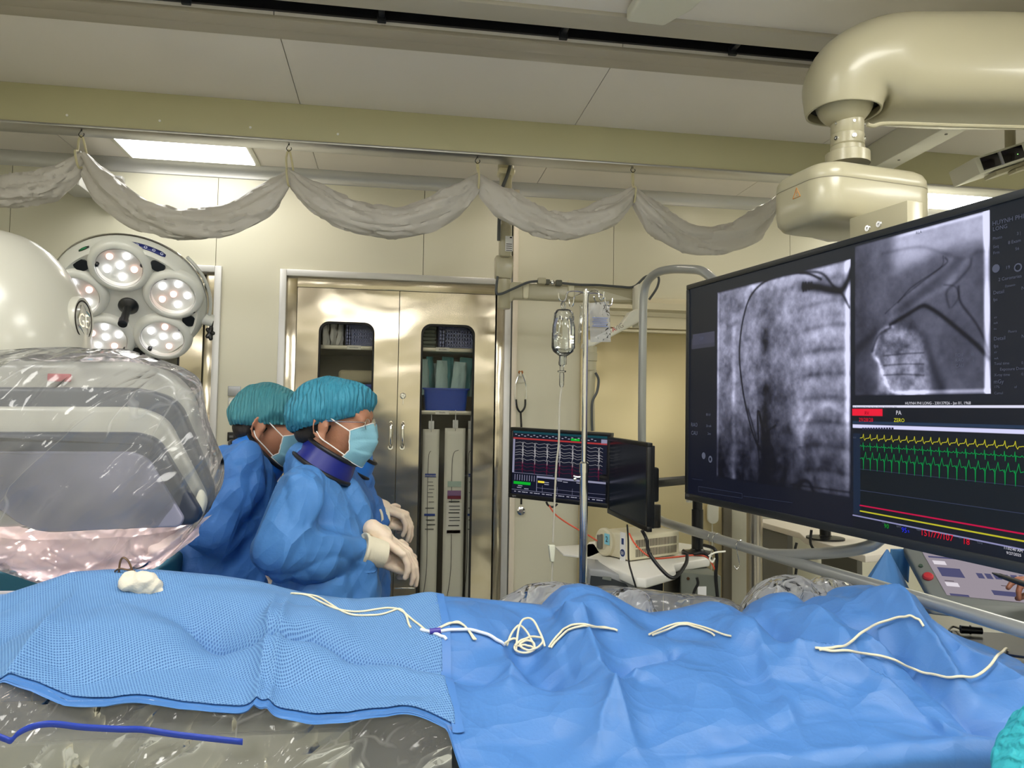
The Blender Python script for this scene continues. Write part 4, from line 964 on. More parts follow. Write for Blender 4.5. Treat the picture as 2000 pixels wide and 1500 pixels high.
stext(tw, 'PA', 1747, 810, 8.5); stext(tw, '11:02:40 AM', 1957, 1072, 5.6); stext(tw, '9/27/2025', 1962.5, 1082, 5.6)
tw.build('white_text', scol('text_white', (215,215,225)), scr, 0)
ty = MB(); stext(ty, 'ZERO', 1743, 824, 7.5); ty.build('yellow_text', scol('text_yellow', (215,215,50)), scr, 0)
tg = MB(); stext(tg, 'RV', 1686, 810, 7); tg.build('dark_text', scol('text_dark', (120,10,30)), scr, 0)
tr_ = MB(); stext(tr_, '29/28/28', 1675, 823, 7.5); stext(tr_, '151/77/107', 1795, 1045, 12); stext(tr_, '18', 1877, 1062, 12)
tr_.build('red_text', scol('text_red', (225,25,50)), scr, 0)
tb = MB(); stext(tb, '95', 1758, 1039, 10); stext(tb, '%', 1770, 1040, 5); tb.build('blue_text', scol('text_blue', (40,50,235)), scr, 0)
tgn = MB(); stext(tgn, '90', 1724, 1031, 9); tgn.build('green_text', scol('text_green', (25,150,40)), scr, 0)
td = MB()
for s, x, y, h in (('HUYNH PHI', 1935, 441, 9), ('LONG', 1936, 451.5, 8), ('Photo', 1936, 469, 6), ('3 |', 1983, 459, 6), ('Seq', 1937, 485, 6), ('8 Exam', 1966, 477, 6.5), ('Frm', 1937, 497, 6), ('56', 1980, 489, 6), ('19', 1961, 526, 7), ('2 Coronaries', 1947, 549, 6.5), ('Dynamic', 1960, 561, 4.5),
    ('Detail', 1937, 575, 7), ('No', 1992, 566, 7), ('fps', 1937, 588, 6), ('kV', 1939, 622, 4), ('mA', 1938, 633, 4.5), ('ms', 1938, 644, 4), ('Fluoro', 1966, 650, 5), ('Detail', 1938, 665, 7.5), ('N', 1992, 660, 7), ('fps', 1938, 679, 6.5), ('kV', 1939, 690, 4), ('mA', 1939, 702, 4.5), ('Total time', 1939, 713, 5.5), ('0.2', 1992, 711, 5.5),
    ('Exposure Dose', 1950, 724, 6), ('X-ray time', 1939, 735, 5.5), ('0.2', 1992, 733, 5.5), ('mGy', 1938, 749, 8), ('17%', 1939, 758, 5), ('of', 1978, 758, 5), ('Cumul', 1939, 770, 5), ('RLA', 1786, 458, 6),
    ('FOV', 1863, 697, 7), ('30', 1893, 695, 6), ('RAO', 1863, 707, 7), ('0', 1897, 706, 6), ('CAU', 1863, 718, 7), ('1', 1897, 715, 5), ('L', 1863, 729, 7), ('ECG', 1664, 856, 3), ('NIBP', 1787, 1036, 4), ('RR', 1870, 1052, 4), ('SpO2', 1748, 1029, 4), ('HR', 1720, 1022, 4), ('Temp', 1905, 1061, 4),
    ('LIH', 1365, 664, 6.5), ('80 kV', 1377, 812, 5), ('RAO', 1348, 833, 8), ('30 mA', 1377, 834, 5), ('CAU', 1348, 849, 8), ('2ms', 1380, 849, 5)):
    q_t = MB(); stext(q_t, s, x, y, h); q_t.build('screen_text', scol('text_dim', (88,92,108)), scr, 0)
for k, (x, y) in enumerate(((1942,524),(1985,522),(1372,890),(1385,897))):
    u, v = MU(x, y); MB().lathe([(.009 if k < 2 else .012,0),(.006,.0003)], MP(u, v, -.0045), mn, 12, caps=k in (0,2)).build('screen_icon', scol('text_dim', (88,92,108)), scr, 0)
td.bm.free()
for s, x, y in (('File  Measurements  Patient  Test  Notes  Windows  Administration  Help', 1664, 796, ),): 
    q = MB(); stext(q, s, x, y, 2.6)
    for k in range(12): (u, v) = MU(1683+k*5.2, 841-.0*k); q.box(MP(u, v-.0045, -.0045), (.0062, .0005, .0062), 0, R3)
    q.build('menu_text', scol('text_menu', (50,50,70)), scr, 0)
q = MB(); q.text('EIZO', MP(.008, MH_-.013, .0006), mw, mh, .011); q.build('maker_mark', mat('mark_silver', (180,180,190), .4), mon, 0)
q = MB(); mbox(q, .002, .02, MH_, MH_+.010, -.02, -.005); q.build('foot_pad', M_white, mon)
# ================================================================ MONITOR SUSPENSION
sus = thing('monitor_suspension', V((P(1655,280,2.05).x, 2.05, CEIL)), 'cream ceiling boom with ball joint and motor box carrying the large monitor', 'monitor arm')
SYY = 2.05
bp_ = lambda x, y, dy=0: P(x, y, SYY)+V((0, dy, 0))
pts = [bp_(1647,222), bp_(1647,205), bp_(1649,180), bp_(1664,156), bp_(1692,142), bp_(1730,138), bp_(1800,140), bp_(1900,142), bp_(2050,145), bp_(2400,148)]
rr = [.100,.106,.116,.128,.138,.146,.148,.149,.149,.149]
rings = []; NPt = len(pts)
for i, p in enumerate(pts):
    z_ = (pts[min(i+1,NPt-1)]-pts[max(i-1,0)]).normalized(); y_ = V((0,1,0)); x_ = y_.cross(z_).normalized()
    ring = []
    for k in range(48):
        a = 2*pi*k/48; c, s_ = math.cos(a), math.sin(a); e = 2/2.3
        if i > 4: e = 2/(2.3+1.2*min(1,(i-4)/3))
        ring.append(p + x_*(rr[i]*math.copysign(abs(c)**e, c)) + y_*(rr[i]*1.0*math.copysign(abs(s_)**e, s_)))
    rings.append(ring)
# densify by catmull along rings
dense = [list(r) for r in zip(*[catmull([rings[i][k] for i in range(NPt)], 5) for k in range(48)])]
mb = MB(); mb.ring_strip(dense, caps=False)
o_ = mb.build('boom', M_cream, sus, smooth=50); mo = o_.modifiers.new('t', 'SOLIDIFY'); mo.thickness = .006; mo.offset = -1
lp_ = lambda x, y: P(x, y, SYY-.10)
MB().tube([lp_(1694,243), lp_(1706,246), lp_(1740,241), lp_(1900,246), lp_(2300,256)], .006, 8).build('boom_lip', M_cream, sus)
MB().ell(bp_(1649,196), (.082,.082,.082), seg=32, rings=20).build('ball_joint', M_cream, sus)
MB().cyl(bp_(1647,190), bp_(1647,205), .097, seg=32).build('joint_gap', M_darkslot, sus)
nx_, nz = bp_(1655,270).x, lambda y: P(1655, y, SYY).z
nk = MB().lathe([(.046,nz(234)),(.046,nz(262)),(.0445,nz(264)),(.047,nz(266)),(.047,nz(285)),(.0445,nz(287)),(.048,nz(289)),(.048,nz(297)),(.062,nz(301)),(.062,nz(322))], (nx_,SYY,0), (0,0,1), 40).build('neck', M_cream, sus, smooth=30)
for a in (-100, -40, -160): 
    for zz_, r_ in ((248,.004),(276,.007)):
        d = V((math.cos(math.radians(a)), math.sin(math.radians(a)), 0)); MB().lathe([(r_,0),(r_*.9,.004),(r_*.5,.004),(r_*.5,.002),(.0005,.002)], V((nx_,SYY,nz(zz_)))+d*.0465, d, 14).build('bolt', M_chrome, nk)
# motor box: long rounded housing, turned nine degrees
ba = math.radians(9); bxd = V((math.cos(ba), math.sin(ba), 0)); byd = V((-math.sin(ba), math.cos(ba), 0))
bcx = P(1655, 372, SYY); bw, bd_, bh = .40, .25, .165
zt_, zb_ = P(1640,314,SYY-.12).z, P(1640,430,SYY-.12).z; bcen = V((bcx.x+.01, SYY, (zt_+zb_)/2)); hh = (zt_-zb_)
def srr(w_, d_, r, n=8):
    return [bxd*x+byd*y for x, y in rrect(0, 0, w_, d_, r, n)]
lay = [(.84,.72,-.5),(.93,.86,-.46),(.985,.96,-.36),(1,1,-.2),(1,1,.18),(.997,.995,.19),(.997,.995,.2),(1,1,.21),(.99,.985,.34),(.95,.93,.43),(.87,.84,.485),(.76,.7,.5)]
mb = MB(); mb.ring_strip([[bcen+V((0,0,h*hh))+q for q in srr(bw*a, bd_*b, .07*min(a,b))] for a, b, h in lay]); mbx = mb.build('motor_box', M_cream, sus, smooth=40)
mb = MB(); mb.ring_strip([[bcen+V((0,0,h*hh))+q for q in srr(bw*1.0008, bd_*1.0008, .07)] for h in (.186,.198)], caps=False); mb.build('box_seam', mat('seam_grey', (120,114,98), .6), mbx)
MB().ring_strip([[bcen+V((0,0,hh*.5+h))+q+bxd*.06 for q in srr(.20, .13, .03)] for h in (-.004,.003)]).build('box_gap', M_darkslot, mbx)
# warning triangle on the left end
tc_ = P(1524, 386, SYY); e_ = bcen-bxd*(bw/2+.0008); e_ = V((e_.x, e_.y, tc_.z)) + byd*-.015
tri = [e_-byd*s_*.016-V((0,0,.012)) for s_ in (-1,1)]+[e_+V((0,0,.016))]
MB().tube([t_ for t_ in tri], .0012, 6, sm=0, closed=True).build('warning_triangle', mat('orange_print', (215,140,60), .5), mbx, 0)
MB().tube([e_+V((0,0,.007)), e_+V((0,0,-.001))], .001, 6, sm=0).ell(e_-V((0,0,.006)), (.0015,)*3, seg=8, rings=6).build('warning_mark', mat('orange_print', (215,140,60), .5), mbx, 0)
# bracket down to the monitor
bq = MP(.86, 0, -.085); 
bt_ = P(1740,412,bq.y).z
mb = MB().box(V((bq.x, bq.y, bt_-.20)), (.20, .05, .40), .003, Matrix((mw, mn, V((0,0,1)))).transposed()); br = mb.build('monitor_bracket', M_cream, sus)
for x, y in ((1695,446),(1717,438)):
    u, v = MU(x, y, -.06); c = MP(u, v, -.0598); MB().lathe([(.009,0),(.008,.003),(.003,.003),(.001,.001)], c, mn, 16).build('bolt', M_chrome, br)
# boom root on a ceiling column beyond the frame
MB().cyl(V((bp_(2400,148).x, SYY, bp_(2400,148).z-.15)), V((bp_(2400,148).x, SYY, CEIL)), .13, seg=28).build('ceiling_column', M_cream, sus)
# guard rail around the monitor
def MR(px, py, off=-.075):
    u, v = MU(px, py, off); return MP(u, v, off)
M_rail = mat('rail_grey', (168,171,172), .28, .35, coat=.2)
rl = [(1470,640),(1425,580),(1398,551),(1372,530),(1345,526),(1312,526),(1285,532),(1266,548),(1258,575),(1256,620),(1255,700),(1254,800),(1254,900),(1256,960),(1266,995),(1290,1016),(1330,1030),(1420,1058),(1560,1100),(1700,1141),(1850,1186),(2000,1231),(2150,1275)]
mb = MB(); mb.tube([MR(*p) for p in rl], .0172, 16, sm=5); mb.build('guard_rail', M_rail, sus, label='grey tubular guard rail around the left and lower side of the large monitor')
mb = MB(); mb.tube([MR(x, y, o) for x, y, o in ((1505,1082,-.075),(1560,1083,-.08),(1640,1078,-.09),(1690,1069,-.10),(1716,1055,-.12),(1735,1030,-.13),(1745,980,-.13))], .0165, 16); mb.build('rail_branch', M_rail, sus)
def s_hook(px, lab, drop=.05, dy=0):
    i = [k for k in range(len(rl)-1) if rl[k][0] <= px <= rl[k+1][0] and k > 12][0]; t_ = (px-rl[i][0])/(rl[i+1][0]-rl[i][0]); y_ = rl[i][1]*(1-t_)+rl[i+1][1]*t_
    c = MR(px, y_); pts = [c+mn*(.019*math.cos(a))+V((0,0,.019*math.sin(a))) for a in np.linspace(-.6, pi+.6, 9)]
    a0 = pts[0]; pts = pts[::-1]+[c+mn*.012-V((0,0,.03)), c+mn*.005-V((0,0,drop)), c+mn*.016-V((0,0,drop+.016)), c+mn*.026-V((0,0,drop+.004))]
    tag(MB().tube(pts, .0012, 6).build('wire_hook', M_chrome), lab, 'hook', 'thin wire hooks on the guard rail')
s_hook(1392, 'thin wire hook on the guard rail, left one of the close pair'); s_hook(1401, 'thin wire hook on the guard rail, right one of the close pair', .06); s_hook(1447, 'thin single wire hook on the guard rail below the monitor', .06)
# ================================================================ CEILING PIECES
# white end cap of a ceiling carriage at the top edge
p0 = PZ(1290, 20, CEIL-.03)
t = thing('ceiling_carriage', V((p0.x, 2.35, CEIL)), 'white rounded end of a ceiling carriage at the top edge', 'carriage')
a, b = PZ(1222,44,CEIL-.05), PZ(1352,30,CEIL-.05)
o = [V((x, y, CEIL-.05)) for x, y in ((a.x-.0, a.y),(a.x+.13,a.y+.005),(b.x-.01,a.y-.10),(b.x+.06,a.y-.45),(b.x+.06,1.2),(a.x-.0,1.2))]
MB().prism(o, (0,0,.045), .012).build('carriage_cover', M_white, t)
# slanting ceiling brace seen between the boom and the beam
a, b = PZ(1738,322,CEIL-.12), PZ(1870,250,CEIL-.12)
t = thing('ceiling_brace', a, 'pale slanting metal brace under the ceiling behind the boom', 'brace')
d = (b-a).normalized(); n_ = V((-d.y, d.x, 0)); w2_ = .05
MB().prism([a-d*.12+n_*w2_-V((0,0,0)), b+d*.5+n_*w2_, b+d*.5-n_*w2_, a-d*.12-n_*w2_], (0,0,.12), .003).build('brace_bar', M_white, t)
for q in (a.lerp(b,.15), a.lerp(b,.85)): MB().lathe([(.006,0),(.006,-.002),(.001,-.002)], q, (0,0,1), 10).build('screw', mat('screw_dark', (90,86,76), .5), t)
# display box hanging in the upper right corner
t = thing('overhead_display_box', P(1950,340,2.7), 'tilted white box with two dark glass windows under the ceiling at right', 'display box')
c = P(1958, 308, 2.7); tilt = math.radians(19); rx = Matrix.Rotation(math.radians(-8),3,'Z') @ Matrix.Rotation(-tilt, 3, 'Y')
def DB(x, y, z): return c + rx @ V((x, y, z))
MB().box(DB(.06,.09,0), (.34,.18,.070), .006, rx).build('box_shell', M_white, t)
for x, w_ in ((-.052,.074),(.045,.088)): MB().box(DB(x,-.001,0), (w_,.006,.052), .001, rx).build('dark_window', mat('dark_glass', (12,10,24), .08), t)
MB().box(DB(-.007,-.001,0), (.009,.006,.055), .001, rx).build('divider', mat('divider_grey', (160,158,170), .4), t)
MB().ell(DB(.06,-.005,-.006), (.0016,)*3, seg=8, rings=6).build('indicator', emit('indicator_green', (150,255,120), 2), t)
MB().box(DB(.05,.06,-.048), (.16,.08,.018), .004, rx).box(DB(.09,.02,-.065), (.12,.05,.014), .003, rx).cyl(DB(.13,.12,.03), V((DB(.13,.12,.03).x, DB(.13,.12,.03).y, CEIL)), .02).build('mounting', M_cream, t)
# ================================================================ PENDANT ARM ON THE CEILING POLE (radiation shield arm)
QY = 3.55
q_ = lambda x, y, Y=QY: P(x, y, Y)
pend = thing('pendant_arm', V((q_(987,400).x, QY, CEIL)), 'cream ceiling pole with a horizontal and a folding arm, cables taped along it', 'equipment arm')
xp = q_(986,450).x
zq = lambda y, x=986: q_(x, y).z
MB().lathe([(.055,CEIL),(.05,CEIL-.03),(.032,CEIL-.035),(.032,zq(318)),(.038,zq(320)),(.038,zq(336)),(.030,zq(338)),(.029,zq(455))], (xp,QY,0), (0,0,1), 28, caps=False).build('pole', M_cream, pend)
MB().box((xp+.002,QY,(zq(440)+zq(503))/2), (.056,.056,zq(440)-zq(503)), .012).build('pole_sleeve', M_cream, pend)
MB().prism([q_(969,498),q_(1001,498),q_(1003,520),q_(999,545),q_(982,543),q_(969,540)], (0,.07,0), .006).build('knuckle', M_cream, pend)
MB().lathe([(.031,zq(545)),(.031,zq(600)),(.028,zq(602)),(.001,zq(602))], (q_(986,570).x,QY+.02,0), (0,0,1), 28).build('pivot', M_cream, pend)
lb = MB().box((q_(992,480).x, QY-.036, zq(479)), (.036,.002,.072)).build('label', mat('paper_white', (232,232,232), .5), pend)
mb = MB()
for y, h in ((467,.006),(480,.003),(484,.003),(488,.003),(492,.003)): mb.box((q_(992,480).x+(.008 if y == 467 else 0), QY-.0372, zq(y)), (.01 if y == 467 else .028,.001,h))
mb.build('label_print', M_black, lb)
c1 = MB().tube([q_(997,322,QY-.04),q_(990,345,QY-.045),q_(980,370,QY-.04),q_(977,395,QY-.04),q_(975,430,QY-.04),q_(974,470,QY-.04)], .008, 10).build('cable', mat('cable_grey', (72,76,78), .5), pend)
MB().box((xp, QY-.002, zq(338)), (.078,.078,.03), .01).build('tape', mat('tape_white', (216,210,184), .6), pend)
# horizontal beam
a0, a1, b0, b1 = q_(998,548), q_(1000,585), q_(1246,564), q_(1246,592)
MB().prism([q_(985,560),q_(1002,550),q_(1130,557),q_(1246,563),q_(1246,592),q_(1130,588),q_(1004,583),q_(990,600)], (0,.055,0), .008).build('beam_arm', M_cream, pend)
MB().prism([q_(1160,563),q_(1238,586),q_(1170,586)], (0,-.004,0)).build('beam_facet', mat('cream_pale', (196,192,170), .4), pend)  # flat triangle in a paler cream than the beam
cab_m = mat('cable_grey', (72,76,78), .5)
mb = MB(); mb.tube([q_(972,540,QY-.04),q_(969,570,QY-.05),q_(978,574,QY-.05),q_(1000,565,QY-.045),q_(1030,552,QY-.035),q_(1052,549,QY-.02)], .006, 8); mb.build('cable', cab_m, pend)
MB().tube([q_(1098,553,QY-.02),q_(1130,556,QY-.02),q_(1170,557,QY-.02),q_(1210,560,QY-.02),q_(1238,560,QY-.02),q_(1262,540,QY-.02),q_(1285,540,QY-.02),q_(1284,560,QY-.02),q_(1268,585,QY-.02)], .006, 8).build('cable', cab_m, pend)
MB().box(q_(1058,549,QY-.02), (.04,.03,.03), .006).build('connector', M_cream, pend)
MB().box(q_(1069,551,QY-.02), (.022,.028,.024), .004).box(q_(1091,553,QY-.02), (.03,.03,.028), .005).build('connector', mat('connector_olive', (84,84,72), .5), pend)
MB().ell(q_(1079,552,QY-.02), (.012,.010,.012)).build('plug', M_chrome, pend)
for x, y in ((1025,567),(1113,565),(1240,577)):
    MB().box(q_(x,y,QY+.024), (.032,.075,.090), .012).build('tape', mat('tape_white', (216,210,184), .6), pend)
# end plate and folding arm
MB().box(q_(1247,598,3.5), (.035,.09,.20), .006).build('end_plate', M_white, pend)
RY = 3.42; r_ = lambda x, y, dy=0: P(x, y, RY+dy)
MB().prism([r_(1246,602),r_(1252,612),r_(1250,628),r_(1232,638),r_(1160,676),r_(1140,680),r_(1142,668),r_(1215,632),r_(1232,608)], (0,.07,0), .010).build('fold_arm', M_white, pend)
tt = MB(); d = (r_(1236,628)-r_(1186,652)).normalized(); up_ = V((-d.z,0,d.x))
tt.text('M  VIG', r_(1187,653.5,-.0012), d, up_, .030); tt.build('arm_lettering', mat('print_grey', (150,140,130), .5), pend, 0)
tt = MB(); tt.text('A', r_(1187,653.5,-.0014)+d*.026, d, up_, .030); tt.build('arm_letter_red', mat('print_red', (200,70,70), .5), pend, 0)
xz = r_(1157,700).x
MB().lathe([(.028,r_(1157,676).z),(.028,r_(1157,688).z),(.030,r_(1157,689).z),(.030,r_(1157,704).z),(.026,r_(1157,705).z),(.026,r_(1157,722).z),(.022,r_(1157,724).z)], (xz,RY+.03,0), (0,0,1), 24).build('fold_pivot', M_cream, pend)
MB().tube([r_(1157,722,.03),r_(1153,745,.03),r_(1152,780,.03),r_(1153,842,.03)], .022, 14).build('drop_arm', M_cream, pend)
MB().tube([r_(1163,728,.0),r_(1169,742,0),r_(1166,765,0),r_(1157,785,0),r_(1156,815,0),r_(1157,842,0)], .006, 8).build('cable', cab_m, pend)
# ================================================================ DRIP STAND
IY = 2.45; i_ = lambda x, y, dy=0: P(x, y, IY+dy)
iv = thing('drip_stand', V((i_(1141,1100).x, IY, 0)), 'polished steel drip stand with four hooks behind the draped table', 'drip stand')
xi = i_(1142,800).x; zi = lambda y: i_(1142, y).z
MB().cyl((xi,IY,zi(905)-.1),(xi,IY,zi(574)), .0095, seg=24).build('upper_pole', M_chrome, iv)
MB().cyl((xi,IY,.10),(xi,IY,zi(905)), .0135, seg=24).lathe([(.0155,zi(905)-.03),(.0155,zi(905)),(.010,zi(905)+.006)], (xi,IY,0), (0,0,1), 24).build('lower_pole', M_chrome, iv)
MB().tube([i_(1138,931),i_(1128,932),i_(1120,930)], .003, 8).ell(i_(1123,936), (.006,.004,.006)).build('clamp_lever', M_chrome, iv)
for k in range(4):
    a = k*pi/2+.35; d = V((math.cos(a), math.sin(a)*.9, 0)); t0 = V((xi,IY,zi(574)))
    MB().tube([t0, t0+d*.03+V((0,0,.006)), t0+d*.07+V((0,0,.0)), t0+d*.078-V((0,0,.022)), t0+d*.088-V((0,0,.032)), t0+d*.102-V((0,0,.026)), t0+d*.106-V((0,0,.006))], .0024, 8).build('hook', M_chrome, iv)
MB().cyl((xi,IY,zi(578)),(xi,IY,zi(568)), .011, seg=20).ell((xi,IY,zi(566)), (.006,.006,.006)).build('pole_cap', M_chrome, iv)
for k in range(5):
    a = k*2*pi/5+.3; d = V((math.cos(a), math.sin(a), 0)); lg = MB().tube([V((xi,IY,.12)), V((xi,IY,.11))+d*.1, V((xi,IY,.07))+d*.27], .011, 10).build('leg', M_chrome, iv)
    MB().lathe([(.024,-.012),(.027,0),(.024,.012)], V((xi,IY,.030))+d*.27, V((-d.y,d.x,0)), 18).build('caster', M_black, lg)
# drip bottle
M_clear = film('bottle_clear', tint=(248,250,250), body=.05, rough=.04, gloss=1.0, bump=.003, bscale=14, ior=1.4, wr=.12)
bt = thing('drip_bottle', i_(1097,700), 'clear half-full drip bottle hanging from the stand, with drip chamber below', 'drip bottle')
xb = i_(1098,650).x; zb = lambda y: i_(1098, y).z
def bprof(pts): return [(w_/600, zb(y)) for w_, y in pts]
MB().lathe(bprof([(2,604),(14,607),(19,613),(20.5,630),(23,640),(23,650),(23.5,680),(20,688),(12,694),(7,697),(7,713)]), (xb,IY-.02,0), (0,0,1), 36, sx=.75).build('bottle_shell', M_clear, bt)
wm = bpy.data.materials.new('drip_fluid'); wm.use_nodes = True; bb = wm.node_tree.nodes['Principled BSDF']; bb.inputs['Transmission Weight'].default_value = 1; bb.inputs['IOR'].default_value = 1.33; bb.inputs['Roughness'].default_value = 0; bb.inputs['Base Color'].default_value = (.97,.99,.98,1)
MB().lathe(bprof([(.5,624),(19.5,624),(22,640),(22,650),(22.5,680),(19,687),(11,692.5),(2,694)]), (xb,IY-.02,0), (0,0,1), 36, sx=.72).build('fluid', wm, bt)
lb = MB()
G = [[V((xb+.036*math.sin(a), IY-.02-.0285*math.cos(a), zb(y))) for a in np.linspace(-.6,.9,9)] for y in (622,634)]
for k, a in enumerate(np.linspace(-.5,.85,7)):
    if k != 2: lb.box((xb+.037*math.sin(a), IY-.02-.0295*math.cos(a), zb(624+(k%2)*3)), (.005,.0006,.008 if k%2 else .012))
lb.build('bottle_print', mat('ink_grey', (90,90,88), .6), bt, 0)
MB().tube([V((xb-.004,IY-.02,zb(605))), V((xb-.008,IY-.02,zb(598))), V((xb-.002,IY-.01,zb(590))), V((xb+.004,IY-.02,zb(598))), V((xb+.002,IY-.02,zb(605)))], .003, 8).build('hanger', M_clear, bt)
MB().lathe([(.010,zb(697)),(.010,zb(706)),(.011,zb(708)),(.011,zb(713)),(.007,zb(716)),(.007,zb(724)),(.014,zb(725)),(.014,zb(728)),(.007,zb(729)),(.008,zb(732)),(.008,zb(752)),(.005,zb(757))], (xb-.004,IY-.02,0), (0,0,1), 24).build('drip_chamber', M_clear, bt)
M_tube = mat('clear_tubing', (186,182,168), .25)
MB().tube([V((xb-.004,IY-.02,zb(757))), i_(1093,790,-.02), i_(1092,840,-.02), i_(1091,870,-.02), i_(1087,905,-.02), i_(1084,960,-.02), i_(1082,1010,-.02), i_(1080,1060,-.02)], .0032, 8).tube([i_(1079,1098,-.02), i_(1078,1140,-.02), i_(1078,1170,-.02)], .0028, 8).build('drip_line', M_tube, bt)
MB().prism([i_(1072,1065,-.03),i_(1085,1065,-.03),i_(1083,1098,-.03),i_(1076,1098,-.03)], (0,.02,0), .003).build('roller_clamp', mat('clamp_white', (216,218,200), .4), bt)
# second, flat bag hanging behind the pole
fb = thing('fluid_bag', i_(1170,670,.12), 'flat clear fluid bag hanging behind the drip stand pole', 'fluid bag')
G = [[[V((i_(1150+40*u+3*v,592+76*v,.12).x, IY+.12+s*.010*math.sin(pi*u)*math.sin(pi*min(1,v*1.05)), i_(1150+40*u,592+76*v-4*u*(1-v),.12).z)) for u in np.linspace(0,1,9)] for v in np.linspace(0,1,10)] for s in (-1,1)]
mb = MB(); mb.grid(G[0]).grid(G[1]); mb.build('bag_shell', film('bag_film', tint=(240,242,244), body=.32, rough=.1, gloss=.9, bump=.01, bscale=20, wr=.2), fb, smooth=180)
mb = MB()
for k in range(5): mb.box(i_(1172,621+4*k,.105), (.055-.008*(k%2),.0008,.0035))
mb.build('bag_print', mat('bag_ink_blue', (110,125,175), .6), fb, 0)
MB().tube([i_(1160,580,.08), i_(1162,586,.11), i_(1164,593,.12)], .003, 8).build('hanger', M_clear, fb)
MB().tube([i_(1134,596,.03), i_(1136,612,.03), i_(1133,640,.03), i_(1131,670,.03)], .005, 8).build('dangling_tube', M_clear, fb)
# ================================================================ MONITORING TROLLEY
def K(px, py, z): return CAM + ray(px, py)*z           # point at a camera depth
def panel(corners, name, label, thick=.035, bez=.014, bezb=.018, grp=None):
    TL, TR, BL, BR = [K(*c) for c in corners]; o = TL; wv = ((TR-TL)+(BR-BL))/2; hv = ((BL-TL)+(BR-TR))/2
    W_, H_ = wv.length, hv.length; wd = wv.normalized(); hd = -(hv-wd*hv.dot(wd)).normalized(); nd = hd.cross(wd)*-1
    if nd.dot(CAM-o) < 0: nd = -nd
    Rm = Matrix((wd, nd, hd)).transposed(); f = lambda u, v, off=0: o+wd*u-hd*v+nd*off
    if name == 'dark_monitor': thick = .018
    t = thing(name, f(W_/2, H_), label, 'monitor', grp)
    mb = MB(); B = lambda u0,u1,v0,v1,o0,o1,bev=.002: mb.box(f((u0+u1)/2,(v0+v1)/2,(o0+o1)/2), (u1-u0,o1-o0,v1-v0), bev, Rm)
    B(0,W_,0,bez,-thick,0); B(0,W_,H_-bezb,H_,-thick,0); B(0,bez,bez,H_-bezb,-thick,0); B(W_-bez,W_,bez,H_-bezb,-thick,0); B(.01,W_-.01,.01,H_-.01,-thick-.012,-.006); mb.build('bezel', M_black, t)
    return t, f, W_, H_, wd, hd, nd, Rm
m1, f1, w1, h1, wd, hd, nd, Rm = panel(((997,834,3.2),(1195,846,2.98),(993,971,3.2),(1186,993,2.98)), 'ecg_monitor', 'black monitor showing pale heart traces and a green bar, left of the dark one')
mb = MB(); mb.vface([f1(.014,.014,-.003), f1(w1-.014,.014,-.003), f1(w1-.014,h1-.018,-.003), f1(.014,h1-.018,-.003)], [(0,1,2,3)]); s1 = mb.build('screen', mat('screen_navy', (6,8,14), .3, emis=(9,11,28), es=.8), m1, 0)
wi, hi = w1-.028, h1-.032
def g1(u, v, off=-.0022): return f1(.014+u*wi, .014+v*hi, off)
def srect(mb, u0, v0, u1, v1, off=-.0024): return mb.vface([g1(u0,v0,off), g1(u1,v0,off), g1(u1,v1,off), g1(u0,v1,off)], [(0,1,2,3)])
c = MB(); srect(c, 0,.0,1,.035); c.build('header_teal', emit('scr_teal', (24,62,70), .8), s1, 0)
c = MB(); srect(c, 0,.105,1,.13); c.build('header_red', emit('scr_red', (150,50,50), .8), s1, 0)
c = MB(); srect(c, .02,.80,.21,.845); srect(c, .63,.065,.72,.10); c.build('green_bar', emit('scr_green', (16,150,40), .9), s1, 0)
c = MB(); srect(c, .29,.76,.36,.79); c.build('yellow_bar', emit('scr_yellow', (210,190,60), .9), s1, 0)
c = MB(); srect(c, 0,.13,.022,.66); srect(c, .28,.685,1,.715, -.0021); srect(c, .94,.05,1,.12); srect(c, .0,.93,1,.935); srect(c,.275,.68,.28,.93); srect(c, .0,.66,.45,.665)
for k in range(9): srect(c, .03+.027*k,.69,.036+.027*k,.78)
for k in range(4): srect(c, .34+.16*k,.83,.342+.16*k,.93)
srect(c, .28,.87,1,.873); c.build('pale_lines', emit('scr_pale', (128,128,150), .8), s1, 0)
rnd = random.Random(4); c = MB()
for k in range(26): u = .02+.034*k; srect(c, u, .05+.02*(k%2), u+.02, .062+.02*(k%2))
for k in range(22):
    u = .03+.044*k; srect(c, u, .955, u+.02+.01*(k%3), .968)
for u, v in ((.06,.89),(.14,.90),(.07,.86),(.36,.77),(.36,.80),(.50,.725),(.56,.735),(.7,.73)): srect(c, u, v, u+.05, v+.012)
c.build('screen_print', emit('scr_print', (150,150,165), .7), s1, 0)
def ecg(v0, amp, col, name, ph=0):
    pts = []
    for k in range(7):
        x0 = .03+.135*k+ph
        for dx, h in ((0,0),(.03,.010),(.05,.018),(.075,.004),(.078,.05*amp),(.084,-.06*amp),(.09,.02),(.10,.014),(.12,.0)):
            if x0+dx < .99: pts.append((x0+dx, v0-h+.004*math.sin(x0*9)))
    mb = MB()
    ribbon(mb, pts, .0011, U_=lambda a, b: (a, b), P_=lambda a, b, o_: g1(a, b, -.0022) if False else f1(.014+a, .014+b, -.0022)) if False else None
    P2 = [(a*wi, b*hi) for a, b in pts]
    ribbon(mb, P2, .0011, -.0020, U_=lambda a, b: (a, b), P_=lambda a, b, o_: f1(.014+a, .014+b, o_)); return mb.build(name, col, s1, 0)
for k, (v0, am) in enumerate(((.19,.4),(.245,1.1),(.305,1.2),(.345,1.0),(.385,.3),(.45,1.0))): ecg(v0, am, emit('scr_trace', (160,158,160), .8), 'pale_trace')
